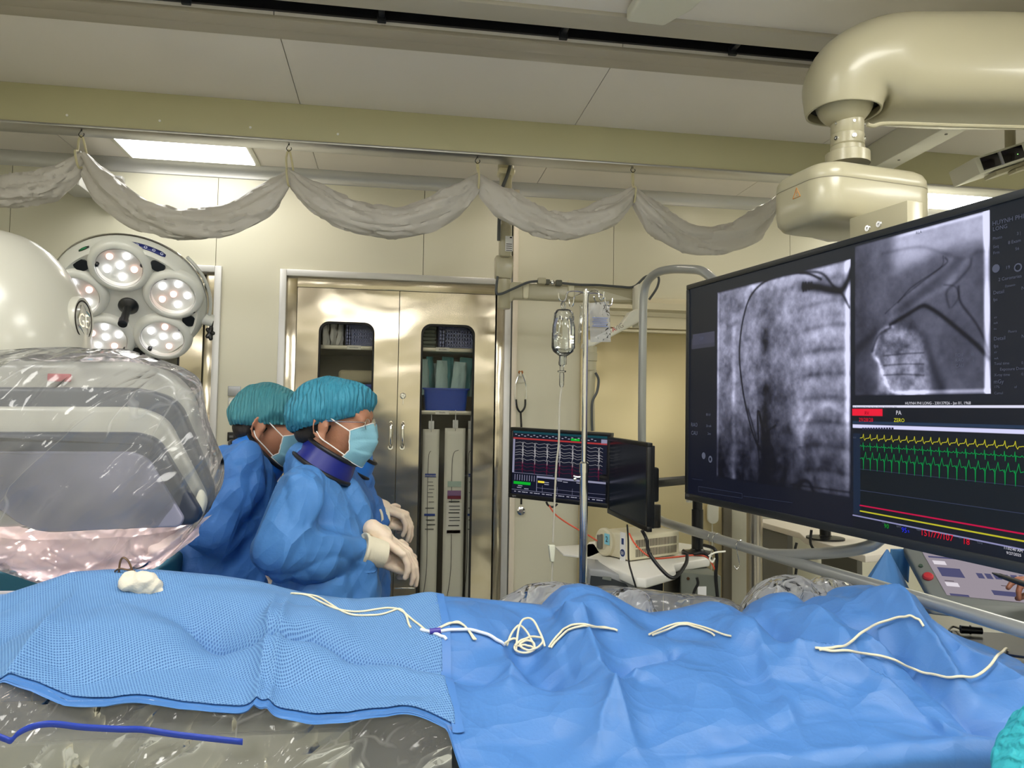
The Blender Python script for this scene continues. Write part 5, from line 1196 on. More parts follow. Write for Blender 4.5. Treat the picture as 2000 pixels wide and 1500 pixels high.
for v0 in (.51,.56,.62): ecg(v0, .8, emit('scr_trace_red', (90,26,50), .8), 'red_trace')
c = MB(); c.text('EIZO', f1(.02,h1-.006,.0006), wd, hd, .008); c.build('maker_mark', mat('mark_silver', (180,180,190), .4), m1, 0)
m2, f2, w2, h2, wd2, hd2, nd2, Rm2 = panel(((1187,853,2.95),(1264,862,2.52),(1184,999,2.95),(1262,1039,2.52)), 'dark_monitor', 'switched off dark monitor turned sideways beside the heart trace monitor')
mb = MB(); mb.vface([f2(.014,.014,-.003), f2(w2-.014,.014,-.003), f2(w2-.014,h2-.018,-.003), f2(.014,h2-.018,-.003)], [(0,1,2,3)]); s2 = mb.build('screen', mat('screen_dark', (8,12,16), .16, emis=(9,14,20), es=.5), m2, 0)  # switched off, yet a faint glow is added to its dark face
ZT = 1.075     # trolley top height
tz = lambda x, y, z=ZT: PZ(x, y, z)
tro = thing('equipment_trolley', V((tz(1250,1090).x, tz(1250,1090).y, 0)), 'white equipment trolley carrying the amplifier and monitor post', 'trolley')
top_o = [tz(1131,1082), tz(1180,1102), tz(1243,1128), tz(1262,1130), tz(1320,1114), tz(1316,1101), tz(1386,1090), tz(1388,1068), tz(1230,1046), tz(1150,1058)]
MB().prism(top_o, (0,0,-.032), .006).build('trolley_top', mat('trolley_white', (232,230,222), .35), tro)
MB().prism([tz(1084,1067),tz(1100,1082),tz(1150,1088),tz(1172,1079),tz(1160,1062)], (0,0,-.008), .002).build('side_flap', mat('trolley_white', (232,230,222), .35), tro)
cc = tz(1262,1092)
MB().box((cc.x, cc.y+.14, .52), (.16,.24,1.0), .02).build('trolley_body', mat('trolley_dark', (52,56,60), .5), tro)
for sx in (-1,1):
    for sy in (-1,1): MB().lathe([(.035,-.012),(.04,0),(.035,.012)], (cc.x+sx*.22, cc.y+.06+sy*.18, .04), (1,0,0), 18).build('caster', M_black, tro)
# amplifier
amp = thing('amplifier', tz(1230,1090), 'cream amplifier box with side vents and a number 2 tag, on the trolley', 'amplifier')
A0, A1, A2 = tz(1230,1096,ZT+.004), tz(1172,1081,ZT+.004), tz(1327,1083,ZT+.004); Hh = .135*(A0-CAM).dot(cf)/2.75*.98
Hh = (1096-1047)/1500*(A0-CAM).dot(cf)
M_amp = mat('amplifier_cream', (222,214,186), .4)
MB().prism([A0, A1, A1+A2-A0, A2], (0,0,Hh), .006).build('housing', M_amp, amp)
e1, e2 = (A1-A0), (A2-A0); n1 = V((e1.y,-e1.x,0)).normalized(); n1 = n1 if n1.dot(CAM-A0) > 0 else -n1; n2 = V((e2.y,-e2.x,0)).normalized(); n2 = n2 if n2.dot(CAM-A0) > 0 else -n2
vn = MB(); 
for r0_, r1_ in ((.12,.43),(.50,.80)):
    for k in range(27):
        p = A0+e2*(.12+.80*k/26)+n2*.0008; d = e2.normalized()*.0022
        vn.vface([p-d+V((0,0,Hh*r0_)), p+d+V((0,0,Hh*r0_)), p+d+V((0,0,Hh*r1_)), p-d+V((0,0,Hh*r1_))], [(0,1,2,3)])
vn.build('vents', mat('vent_dark', (70,64,50), .7), amp, 0)
fp = lambda a, b, o_=.001: A0+e1*a+V((0,0,Hh*b))+n1*o_
MB().lathe([(.052,0),(.052,.012),(.046,.018),(.030,.020),(.028,.014),(.001,.014)], fp(.78,.55,0), n1, 36).build('connector_ring', M_amp, amp)
MB().box(fp(.86,.55,.02), (.02,.02,.05), .003).build('socket_slot', mat('slot_grey', (110,108,98), .5), amp)
ex_ = -e1.normalized()
def card(u, b, w_, h_, m, nm, par): p = fp(u, b, .0012 if nm != 'number_tag' else .022); return MB().box(p, (w_,.0015,h_), 0, Matrix((ex_, n1, V((0,0,1)))).transposed()).build(nm, m, par)
tg = card(.60,.72,.030,.040,mat('tag_blue', (140,210,230), .5),'number_tag',amp)
MB().text('2', fp(.60,.72,.024)-V((0,0,.010))-ex_*.007, ex_, V((0,0,1)), .030).build('tag_digit', M_black, tg, 0)
st1 = card(.22,.50,.030,.105,mat('paper_white', (232,232,232), .5),'sticker',amp)
MB().lathe([(.0135,0),(.0135,.0008),(.001,.0008)], fp(.22,.26,.002), n1, 24).box(fp(.22,.72,.0024), (.012,.001,.022), 0, Matrix((ex_, n1, V((0,0,1)))).transposed()).build('sticker_disc', mat('print_navy', (26,52,110), .5), st1)
MB().text('50', fp(.22,.26,.0032)-V((0,0,.006))-ex_*.0095, ex_, V((0,0,1)), .0165).build('sticker_digits', mat('ink_white', (235,235,235), .6), st1, 0)
# monitor post with arm
post = thing('monitor_post', tz(1360,1080), 'black monitor post with a side arm standing on the trolley', 'post')
pz_ = tz(1362,1082); 
MB().lathe([(.06,0),(.06,.008),(.03,.014),(.022,.02),(.022,.17),(.019,.17),(.019,.30),(.032,.30),(.032,.40),(.028,.42),(.001,.42)], pz_+V((0,0,.001)), (0,0,1), 28).build('post_shaft', M_black, post)
q1 = f2(w2*.62, h2*.52, -.05); q2 = V((pz_.x, pz_.y, q1.z))
MB().tube([q1, q1+(q2-q1)*.15, q2], .017, 10, sm=0).tube([q2, V((pz_.x,pz_.y,pz_.z+.4))], .016, 10, sm=0).box(q1, (.08,.09,.12), .008).build('side_arm', M_black, post)
q4 = f1(w1*.6, h1*.5, -.05)
MB().tube([q4, q4.lerp(q1,.5)+V((.02,.10,-.02)), q1+V((0,.03,0))], .015, 10).build('side_arm', M_black, post)
tag(MB().prism([tz(1277,1030,ZT+Hh*1.0+.004)+V((x,y,0)) for x, y in rrect(0,0,.05,.05,.02,4)], (0,0,.09), .004).build('cable_holder', M_black), 'small black upright holder standing on the amplifier', 'holder')
# boxes below
pc = thing('computer_tower', V((PZ(1365,1160,.92).x, PZ(1365,1160,.92).y, .7)), 'dark grey metal computer case hanging below the trolley top at right', 'computer')
a, b = K(1330,1118,2.72), K(1408,1125,2.72); pcx = MB()
pcx.prism([a, b, b-V((0,0,.30)), a-V((0,0,.30))], (.03,.24,0), .003); pcx.build('case', mat('pc_grey', (104,108,98), .45), pc)
MB().prism([K(1326,1118,2.74), K(1331,1118,2.719), K(1331,1285,2.719), K(1326,1285,2.74)], (.03,.24,0)).build('case_side', M_black, pc)
for x, y in ((1344,1130),(1399,1125)): MB().lathe([(.006,0),(.005,.003),(.001,.003)], K(x,y,2.715), (0,-1,0), 12).build('screw', mat('screw_brown', (90,60,40), .4, .6), pc)
MB().box(K(1371,1155,2.714), (.032,.002,.034)).build('label', mat('paper_white', (232,232,232), .5), pc)
pr = thing('printer', V((K(1200,1150,2.6).x, K(1200,1150,2.6).y, .8)), 'grey rounded printer on the shelf below the trolley top', 'printer')
MB().prism([K(1150,1110,2.6),K(1178,1113,2.6),K(1215,1124,2.6),K(1240,1140,2.6),K(1246,1162,2.6),K(1150,1200,2.6)], (.03,.2,0), .008).build('printer_body', mat('printer_grey', (150,152,154), .4), pr)
MB().prism([K(1154,1124,2.597),K(1190,1128,2.597),K(1222,1140,2.597),K(1232,1152,2.597),K(1150,1152,2.597)], (0,-.003,0)).build('printer_slot', mat('printer_dark', (50,54,58), .4), pr)
MB().prism([K(1177,1125,2.592),K(1194,1127,2.592),K(1193,1134,2.592),K(1176,1131,2.592)], (0,-.003,0)).build('display', mat('lcd_grey', (120,124,118), .3), pr)
# loose cables
def cable(pts, r, m, lab, nm='cable', grp=None, par=None):
    if par is not None: return MB().tube([K(*p) for p in pts], r, 8).build('power_cable', m, par)
    o = tag(MB().tube([K(*p) for p in pts], r, 8).build(nm, m), lab, 'cable', grp); return o
M_cblk = mat('cable_black', (14,14,16), .5); M_cred = mat('cable_orange', (205,86,60), .45)
cable([(1254,1036,2.5),(1262,1052,2.5),(1268,1080,2.45),(1290,1110,2.42),(1311,1128,2.4),(1325,1122,2.42),(1340,1100,2.5),(1342,1085,2.55)], .006, M_cblk, 'thick black cable looping from the dark monitor to the trolley edge')
cable([(1225,1025,2.6),(1227,1055,2.55),(1228,1095,2.45),(1234,1120,2.4),(1243,1150,2.4)], .003, M_cblk, 'thin black cable hanging in front of the cream amplifier')
cable([(1073,988,2.8),(1085,1005,2.75),(1110,1023,2.72),(1150,1046,2.7),(1166,1056,2.66)], .0028, M_cred, 'orange cable from the heart trace monitor to the amplifier')
cable([(1229,1042,2.52),(1240,1062,2.48),(1262,1083,2.44),(1280,1091,2.5),(1320,1088,2.55),(1360,1084,2.6),(1380,1088,2.6),(1390,1100,2.6),(1396,1112,2.6)], .0028, M_cred, 'orange cable crossing the amplifier vents and trolley top')
cable([(1067,980,2.9),(1071,987,2.9),(1080,990,2.9),(1089,984,2.9)], .004, M_cblk, 'short black cable loop under the heart trace monitor', par=m1)
cable([(1375,1065,2.65),(1395,1072,2.6),(1400,1090,2.6),(1398,1125,2.6),(1402,1170,2.6)], .006, M_cblk, 'black cable dropping past the right end of the trolley')
cable([(1361,1128,2.6),(1363,1140,2.6),(1356,1155,2.6),(1350,1180,2.6)], .005, M_cblk, 'black cable in front of the computer case')
cable([(1335,1075,2.7),(1352,1082,2.6),(1375,1080,2.6),(1388,1090,2.6),(1375,1078,2.66)], .005, M_cblk, 'tangled black cable around the monitor post base')
tag(MB().tube([K(1384,1086,2.5),K(1395,1080,2.5),K(1405,1078,2.5),K(1417,1077,2.5)], .003, 8).tube([K(1390,1080,2.5),K(1386,1092,2.5),K(1392,1098,2.5),K(1396,1090,2.5)], .003, 8).build('cable_tie', M_white), 'white cable tie bundle at the right end of the trolley', 'cable tie')
# ================================================================ SIDE DESK AND CONSOLE AT RIGHT
dz = 1.05
dk = thing('side_desk', V((PZ(1650,1060,dz).x, PZ(1650,1060,dz).y+.3, 0)), 'white desk standing by the wall below the large monitor', 'desk')
d0, d1 = PZ(1561,1040,dz), PZ(1700,1078,dz)
MB().prism([d0, PZ(1572,1050,dz), PZ(1690,1085,dz), V((d1.x+.5,d1.y+.1,dz)), V((d1.x+.5,WALLY-.12,dz)), V((d0.x,WALLY-.12,dz))], (0,0,-.03), .004).build('desk_top', mat('desk_white', (226,218,206), .45), dk)
MB().box((d0.x+.06, (d0.y+WALLY)/2+.05, dz/2-.03), (.03, WALLY-d0.y-.3, dz-.03)).box((d1.x+.45, (d0.y+WALLY)/2+.05, dz/2-.03), (.03, WALLY-d0.y-.3, dz-.03)).build('desk_panel', mat('desk_grey', (120,118,112), .5), dk)
ds = thing('desk_monitor', PZ(1618,1052,dz), 'black monitor stand with round base on the white desk', 'monitor')
bsp = PZ(1612,1053,dz)
MB().lathe([(.085,0),(.085,.008),(.03,.014),(.025,.02),(.025,.22),(.001,.22)], bsp+V((0,0,.001)), (0,0,1), 32).build('stand', M_black, ds)
MB().box(bsp+V((0,.02,.36)), (.48,.04,.30), .01).build('panel', M_black, ds)
cable([(1556,1060,2.9),(1552,1080,2.9),(1556,1100,2.9),(1553,1130,2.9)], .005, M_cblk, 'black cable hanging from the desk corner', par=ds)
cable([(1585,1035,2.9),(1583,1060,2.9),(1592,1075,2.9),(1606,1082,2.9)], .005, M_cblk, 'black cable beside the desk monitor stand', par=ds)
# console
con = thing('touch_console', V((K(1930,1150,1.95).x, K(1930,1150,1.95).y, 0)), 'grey touch screen console with a red button at the right edge', 'console')
CC = dict(TL=K(1762,1066,2.18), TR=K(2130,1092,1.95), BL=K(1822,1176,2.0), BR=K(2190,1190,1.78))
CC['BR'] = CC['TR']+CC['BL']-CC['TL']
cn = (CC['TR']-CC['TL']).cross(CC['BL']-CC['TL']).normalized(); cn = cn if cn.dot(CAM-CC['TL']) > 0 else -cn
MB().prism([CC['TL'],CC['TR'],CC['BR'],CC['BL']], -cn*.04, .008).build('console_body', mat('console_grey', (120,124,122), .45), con)
def cq(u, v, o_=.001):
    a = CC['TL'].lerp(CC['TR'], u); b = CC['BL'].lerp(CC['BR'], u); return a.lerp(b, v)+cn*o_
def crect(mb, u0, v0, u1, v1, o_=.002): return mb.vface([cq(u0,v0,o_), cq(u1,v0,o_), cq(u1,v1,o_), cq(u0,v1,o_)], [(0,1,2,3)])
mb = MB(); crect(mb, .10,.06,.97,.86, .0015); cs_ = mb.build('touch_screen', emit('console_screen', (168,158,168), .55), con, 0)
mb = MB(); crect(mb, .10,.06,.97,.10); 
for u0,v0,u1,v1 in ((.135,.37,.26,.53),(.63,.42,.73,.57),(.36,.70,.50,.78),(.53,.69,.64,.76),(.60,.30,.80,.335),(.12,.825,.22,.86),(.54,.85,.70,.88),(.12,.17,.4,.20)): crect(mb, u0,v0,u1,v1)
for k in range(6): crect(mb, .335+.045*k,.42-.004*k,.368+.045*k,.51-.004*k)
mb.build('screen_buttons', emit('console_btn', (84,84,120), .6), cs_, 0)
for u0,v0,u1,v1 in ((.13,.25,.20,.32),(.13,.63,.20,.70)): mb = MB(); crect(mb, u0,v0,u1,v1); mb.build('screen_field', emit('console_field', (225,218,226), .65), cs_, 0)
mb = MB(); mb.text('FREE', cq(.37,.225,.003), cq(1,.2)-cq(0,.2), cn.cross(cq(1,.2)-cq(0,.2)), .014); 
for u, v in ((.135,.60),(.43,.60),(.52,.60)): crect(mb, u, v, u+.05, v+.012)
mb.build('screen_print', emit('console_ink', (96,84,92), .5), cs_, 0)
MB().lathe([(.0135,0),(.0135,.004),(.010,.008),(.001,.009)], cq(.052,.56,.0), cn, 24).build('red_button', mat('button_red', (190,50,60), .3), con, label='round red button')
MB().lathe([(.006,0),(.005,.004),(.001,.004)], cq(.045,.37,.0), cn, 14).build('small_button', mat('button_green_grey', (60,80,70), .4), con)
cb = PZ(1900,1215,1.0)
MB().prism([K(1812,1178,2.0),K(2190,1192,1.8),K(2200,1240,1.72),K(1820,1200,1.97)], V((.02,.12,-.02)), .008).build('console_chin', mat('console_grey', (120,124,122), .45), con)
trz = 1.02
tp_ = [PZ(1780,1196,trz), PZ(2200,1190,trz), PZ(2250,1330,trz), PZ(1960,1290,trz), PZ(1800,1250,trz)]
MB().prism(tp_, (0,0,-.03), .006).build('console_tray', mat('tray_silver', (150,150,150), .3, .8), con)
MB().prism([p+V((0,0,.001)) for p in (PZ(1800,1232,trz), PZ(2000,1242,trz), PZ(2240,1262,trz), PZ(2250,1320,trz), PZ(1960,1280,trz), PZ(1800,1246,trz))], (0,0,.004)).build('tray_mat', mat('tray_navy', (20,34,66), .4), con)
cc2 = K(2050,1300,2.0); MB().box((cc2.x+.10, cc2.y-.05, .50), (.30,.22,.96), .03).build('console_pedestal', mat('console_dark', (40,42,46), .5), con)
pn = tag(MB().cyl(PZ(1876,1229,trz+.02), PZ(1918,1232,trz+.02), .011, .009, 16).cyl(PZ(1893,1229.5,trz+.02), PZ(1897,1230,trz+.02), .0125, seg=16).tube([PZ(1877,1229,trz+.02),PZ(1862,1224,trz+.01),PZ(1854,1230,trz+.01),PZ(1858,1235,trz+.01)], .003, 8).build('black_connector', M_black), 'black cylindrical connector lying on the console tray', 'connector')
# ================================================================ PEOPLE
M_skin = mat('skin', (164,114,88), .5, sss=.12, bump=.0006, bscale=180)
M_hair = mat('black_hair', (22,18,18), .6, bump=.002, bscale=160, bstretch=(1,1,.3))
M_gown = mat('gown_blue', (74,128,192), .55, crease=(7,.030,(1.4,1.2,.7)), bump=.0012, bscale=70, spec=.3)
M_capm = mat('cap_turquoise', (60,150,180), .6, bump=.004, bscale=26, bstretch=(1,1,.25), wave=6, trans=.18)
M_capf = mat('cap_green_teal', (70,144,156), .6, bump=.004, bscale=20, bstretch=(1.5,1,.3), wave=5, trans=.18)
M_mask = mat('mask_pale_blue', (138,192,210), .6, bump=.0005, bscale=300, trans=.1)
M_loop = mat('mask_loop_white', (235,232,228), .6)
M_glove = mat('latex_glove', (226,206,184), .42, bump=.0008, bscale=60, sss=.08)
M_cuff = mat('knit_cuff', (222,214,190), .8, bump=.001, bscale=200, bstretch=(1,1,.1))
M_navy = mat('collar_navy', (16,30,120), .35); M_navyd = mat('collar_black', (12,14,22), .5)
def head_frame(o, yaw, pitch, roll=0, s=1.0):
    R = Matrix.Rotation(yaw, 3, 'Z') @ Matrix.Rotation(-pitch, 3, 'Y') @ Matrix.Rotation(roll, 3, 'X')
    return R, (lambda x, y, z: V(o)+R @ V((x*s, y*s, z*s))), s
def add_head(mb, hf):
    R, T, s = hf; E_ = lambda c, r, ry=0, q=20: mb.ell(T(*c), [k*s for k in r], R @ Matrix.Rotation(ry, 3, 'Y'), seg=q)
    E_((-.018,0,.040), (.100,.077,.078)); E_((.030,0,-.018), (.066,.062,.086)); E_((.044,0,-.078), (.046,.045,.034)); E_((.02,0,-.055), (.05,.058,.05))
    E_((.072,0,.030), (.026,.052,.026)); E_((.084,-.030,.018),(.014,.020,.007)); E_((.084,.030,.018),(.014,.020,.007))     # brow
    mb.cap(T(.090,0,.008), T(.112,0,-.026), .009*s, .013*s); E_((.104,.010,-.030), (.011,.008,.007)); E_((.104,-.010,-.030), (.011,.008,.007))
    E_((.092,0,-.055), (.014,.024,.007)); E_((.090,0,-.066), (.013,.020,.007)); E_((.068,-.040,-.022), (.022,.018,.024)); E_((.068,.040,-.022), (.022,.018,.024))
    for q in (-1, 1):
        E_((.083,q*.031,.002), (.011,.014,.010))                        # closed-lid eye mound
        rim = [T(-.004+.022*math.cos(a)*.8-.006, q*(.078+.010*abs(math.sin(a/2))), .002+.033*math.sin(a)) for a in np.linspace(-2.2, 2.2, 9)][::-1]
        rim = [T(-.006-.021*math.cos(a), q*(.084+.014*max(0,math.cos(a))), -.004+.035*math.sin(a)) for a in np.linspace(-1.9, 2.1, 11)]
        for a, b in zip(rim, rim[1:]): mb.cap(a, b, .0048*s, seg=8)
        E_((-.006,q*.079,-.004), (.017,.008,.030)); E_((-.002,q*.083,-.038), (.009,.006,.011)); E_((.006,q*.082,-.004), (.005,.007,.010))
def cap_part(hf, m, root, seed=1, poof=1.0, front=.0, name='surgical_cap', pleat=(30,.0025)):
    R, T, s = hf; G = []; n, na = 34, 110
    for i in range(n+1):
        t_ = i/n; row = []
        for j in range(na):
            a = 2*pi*j/na; c_, s_ = math.cos(a), math.sin(a)
            if t_ < .86:
                ph = t_/.86*1.95; rx, ry, rz = .114*poof, .095*poof, .082*poof
                x = -.020+rx*math.sin(ph)*c_; y = ry*math.sin(ph)*s_; z = .050+rz*math.cos(ph)
            else:
                k = (t_-.86)/.14; ph = 1.95; x0 = -.020+.114*poof*math.sin(ph)*c_; y0 = .095*poof*math.sin(ph)*s_; z0 = .050+.082*poof*math.cos(ph)
                x1, y1, z1 = -.016+.102*c_, .082*s_, .006; x = x0+(x1-x0)*k; y = y0+(y1-y0)*k; z = z0+(z1-z0)*k
            z += (.30*(x+.0)+front)*sm1(t_*1.4)
            gather = .0035*math.sin(a*46)*sm1((t_-.8)*6)
            pl = pleat[1]*(math.sin(a*pleat[0]+3*noise.noise(V((c_*2, s_*2, t_*5+seed)))+2.2*math.sin(t_*26)*.4))*sm1(t_*3)*(1-.2*t_)
            w_ = .009*noise.noise(V((c_*2.2+seed, s_*2.2, t_*4)))+.004*noise.noise(V((c_*7+seed, s_*7, t_*9)))
            d = V((c_, s_, .3)).normalized()*(gather+pl+w_)
            row.append(T(x+d.x, y+d.y, z+d.z))
        G.append(row)
    return MB().grid(G, closed_u=True).build(name, m, root, smooth=180, solid=.0006)
def sm1(x): x = min(1, max(0, x)); return x*x*(3-2*x)
def mask_part(hf, root, seed=0):
    R, T, s = hf; G = []; nu, nv = 26, 30
    for i in range(nv+1):
        v = i/nv; row = []
        for j in range(nu+1):
            u = j/nu*2-1; a = u*1.22; cx = math.cos(a)
            prot = .020*math.exp(-(u/.38)**2)*math.exp(-((v-.62)/.30)**2)+.004
            x = .022+.078*max(cx,0)**.62+prot-.018*(v < .25)*(.25-v)*4; y = .073*math.sin(a)/math.sin(1.22)*(1-.12*(1-v))
            zt = .012-.022*abs(u)**1.5; zb_ = -.112+.030*abs(u)**1.5; z = zb_+(zt-zb_)*v
            ple = .0028*(((v*3.2) % 1)) * (1-abs(u)**3); wr = .0025*noise.noise(V((u*3+seed, v*6, seed)))
            row.append(T(x+ple+wr, y, z))
        G.append(row)
    m = MB().grid(G).build('face_mask', M_mask, root, smooth=50, solid=.0012)
    ed = [[G[i][0] for i in range(nv+1)], [G[i][-1] for i in range(nv+1)], G[-1], G[0]]
    mb = MB()
    for e in ed: mb.tube(e, .0016, 6, sm=0)
    mb.build('mask_edge', M_loop, m)
    for q, col in ((-1, 0), (1, -1)):
        t_, b_ = G[-2][col], G[2][col]
        MB().tube([t_, t_.lerp(T(-.006,q*.086,.030),.5), T(-.006,q*.086,.030), T(-.024,q*.088,.012)], .0019, 6).tube([b_, b_.lerp(T(-.006,q*.088,-.036),.5), T(-.006,q*.088,-.036), T(-.020,q*.088,-.018)], .0019, 6).build('ear_loop', M_loop, m)
    return m
def hair_part(hf, root):
    R, T, s = hf; mb = MB()
    mb.ell(T(-.030,0,.026), [.090*s,.0755*s,.078*s], R, seg=28, rings=18); mb.ell(T(-.058,0,-.026), [.052*s,.062*s,.040*s], R, seg=24, rings=14)
    return link('hair', blob(mb, .005, 3), M_hair, root, 60)
def hand(mb, wrist, d, pn_, curl=(.5,.6,.4), spread=.12, thumb=(.7,.5), s=1.0, side=1):
    """palm of four bones, five fingers of three bones each; d: direction of the hand, pn_: palm normal; side: which side the thumb is"""
    x = V(d).normalized(); z = (V(pn_)-x*V(pn_).dot(x)).normalized(); y = z.cross(x)*side
    L_ = ((.092,.040,.026,.021),(.095,.044,.029,.022),(.090,.040,.027,.021),(.082,.031,.021,.019)); w0 = V(wrist)
    for k in range(4):
        yy = (.027,.009,-.009,-.026)[k]*s; b = w0+y*yy*.55; kn = w0+x*L_[k][0]*s+y*yy-z*.004*s*(k in (0,3))
        mb.cap(b, kn, .0135*s, .0118*s, 12); ang = 0; p = kn; sp_ = (.5-k*.33)*spread
        c_ = curl[k] if isinstance(curl[0], (tuple, list)) else curl
        for q in range(3):
            ang += c_[q]; dd = (x*math.cos(ang)+z*math.sin(ang)+y*sp_*(1 if q == 0 else .6)).normalized(); e = p+dd*L_[k][q+1]*s
            mb.cap(p, e, (.0100,.0092,.0084)[q]*s, (.0094,.0086,.0072)[q]*s, 12); p = e
    b = w0+x*.022*s+y*.022*s; d1 = (x*.62+y*.72+z*thumb[0]*.5).normalized(); e1_ = b+d1*.042*s
    d2 = (x*.85+y*.35+z*thumb[0]*.7).normalized(); e2_ = e1_+d2*.032*s; d3 = (x*.9+y*.0+z*thumb[1]).normalized(); e3 = e2_+d3*.026*s
    mb.cap(w0+x*.01*s, b, .015*s, .016*s, 12).cap(b, e1_, .0155*s, .0125*s, 12).cap(e1_, e2_, .0118*s, .0105*s, 12).cap(e2_, e3, .0105*s, .0085*s, 12)
    mb.ell(w0+x*.045*s, (.03*s,.024*s,.012*s), Matrix((x, y, z)).transposed())
    return mb
def collar_part(c, ax, r, h, root, m1_, m2_, fw=None, seed=0, ecc=1.15):
    """stiff protective collar: a band round the neck, black piped edges"""
    x, y, z = frame(ax, V((1,0,0))); G = []
    ring = lambda k, rr, n=48: [V(c)+z*k+x*(rr*ecc*math.cos(a))+y*(rr*math.sin(a)) for a in np.linspace(0, 2*pi, n, endpoint=False)]
    mb = MB(); prof = [(-h/2,r*1.10),(h/2,r*.94),(h/2,r*.94-.010),(-h/2,r*1.10-.012)]
    mb.ring_strip([ring(k, q) for k, q in prof]+[ring(*prof[0])], caps=False); b = mb.build('protective_collar', m1_, root, smooth=40)
    for k, q in ((h/2,r*.935),(-h/2,r*1.10)): MB().tube(ring(k, q, 32), .0065, 8, sm=2, closed=True).build('collar_piping', m2_, b)
    return b
def person(name, label, J, hf, gown_m, cap_m, seeds, pleat, collar, legs, extra_gown=None, capk=None):
    """J: dict of joints -> (point, radius) used for body core and gown"""
    foot = J['feet']; root = thing(name, V(((foot[0].x+foot[1].x)/2, (foot[0].y+foot[1].y)/2, 0)), label, 'person')
    b = MB(); add_head(b, hf); R, T, s = hf
    nb = J['neck']; b.cap(T(-.022,0,-.045), nb, .056*s, .062)
    b.cap(nb, J['chest'], .052, .07); b.cap(J['chest'], J['pelvis'], .08, .09)
    for q in (0,1):
        b.cap(nb.lerp(J['chest'],.5), J['sh'][q], .035, .032); b.cap(J['sh'][q], J['el'][q], .035, .030); b.cap(J['el'][q], J['wr'][q], .028, .022)
        kn = V(J['feet'][q])+V((0.0,0,.48)); hip = J['pelvis'].lerp(V((J['feet'][q].x,J['feet'][q].y,J['pelvis'].z)), .5)-V((0,0,.05))
        b.cap(hip, kn, .075, .055); b.cap(kn, V(J['feet'][q])+V((0,0,.09)), .055, .036)
        b.cap(V(J['feet'][q])+V((-.03,0,.05)), V(J['feet'][q])+V((.12,0,.035)), .036, .030)
    link('body', blob(b, .0062, 3), M_skin, root, 180)
    for q in (0,1):
        f = J['feet'][q]; mb = MB(); mb.cap(f+V((-.04,0,.045)), f+V((.14,0,.035)), .046, .040).cap(f+V((-.03,0,.09)), f+V((-.03,0,.05)), .047, .045)
        link('shoe', blob(mb, .008, 3), mat('clog_blue', (40,70,120), .5), root, 60)
    hair_part(hf, root); cap_part(hf, cap_m, root, seeds[0], pleat=pleat, **(capk or {})); mask_part(hf, root, seeds[1])
    g = MB()
    for a, bq, ra, rb in J['gown']: g.cap(a, bq, ra, rb, 20)
    for q in (0,1):
        g.cap(J['sh'][q], J['el'][q], J['sr'][0], J['sr'][1], 16); g.cap(J['el'][q], J['el'][q].lerp(J['wr'][q], .93), J['sr'][1], J['sr'][2], 16)
    sd = seeds[2]
    def disp(p, n):
        n3 = noise.noise(V((p.x*13+p.z*9, p.y*13+sd, p.z*8-p.x*9)))
        n4 = noise.noise(V((p.x*3+9, p.y*3+sd, p.z*3)))
        return max(-.014, .016*n4+.056-.100*crumple(V((p.x*5.2+sd, p.y*5.2, p.z*3.4+p.x*1.5)))-.030*crumple(V((p.x*11+p.z*5, p.y*11+sd, p.z*8-p.x*5)))+.0015*math.exp(-abs(n3)*9))
    link('gown', blob(g, .0066, 4, disp), gown_m, root, 180)
    if collar: collar_part(*collar, root=root) if isinstance(collar, tuple) else collar_part(root=root, **collar)
    return root
def cuff(a, b, r, root, r2=None): return MB().cyl(a, b, r, r2 or r*.9, 28).cyl(V(a), V(a)+(V(b)-V(a)).normalized()*.008, r*1.08, seg=28).build('cuff', M_cuff, root)
SD = -1
def gloves(root, specs):
    for sp_ in specs:
        mb = MB(); hand(mb, **sp_); mb.cap(V(sp_['wrist'])-V(sp_['d']).normalized()*.03, V(sp_['wrist'])+V(sp_['d']).normalized()*.01, .027, .026, 16)
        def dd(p, n): return .0010*(1-abs(noise.noise(p*45))*2.5)
        link('surgical_glove', blob(mb, .0026, 2, dd), M_glove, root, 180)
# --- A: doctor with glasses, nearest
YA = 2.26
A = lambda x, y, dy=0: P(x, y, YA+dy)
hfA = head_frame(A(653,830), math.radians(-13), math.radians(-3), 0, 1.03)
ftA = [V((A(640,1100).x, YA-.12, 0)), V((A(640,1100).x, YA+.12, 0))]
zA = lambda y: A(640, y).z
JA = dict(neck=A(618,908), chest=A(628,990), pelvis=A(640,1180), sh=[A(585,962,-.19), A(640,960,.17)], el=[A(550,1070,-.24), A(625,1080,.22)], wr=[A(722,1076,-.10), A(728,1048,.12)], feet=ftA, sr=(.078,.086,.046),
    gown=[(A(612,970,-.07),A(632,1040,-.05),.095,.12),(A(616,970,.09),A(636,1040,.08),.10,.13),(A(655,975,0),A(668,1045,0),.078,.105),(A(596,948,-.13),A(612,945,.12),.070,.075),(A(632,1040,-.05),A(640,1120,-.04),.12,.13),(A(632,1040,.07),A(645,1120,.06),.13,.14),
          (A(642,1120,-.04),V((A(642,1120).x,YA-.06,.42)),.135,.17),(A(642,1120,.06),V((A(642,1120).x,YA+.06,.42)),.145,.17),(A(606,925,0),A(608,945,0),.062,.08)])
docA = person('person', 'person in blue gown, turquoise cap and glasses, gloved hands clasped, nearest of three', JA, hfA, M_gown, M_capm, (2.0, 3.1, 7.3), (34,.0024),
    dict(c=A(640,897,-.0), ax=V((.50,-.02,.86)), r=.083, h=.056, m1_=M_navy, m2_=M_navyd, ecc=1.22), None, capk=dict(poof=1.03))
cuff(A(705,1073,-.11), A(749,1083,-.085), .043, docA, .037)
cuff(A(735,1048,.08), A(748,1046,.05), .036, docA)
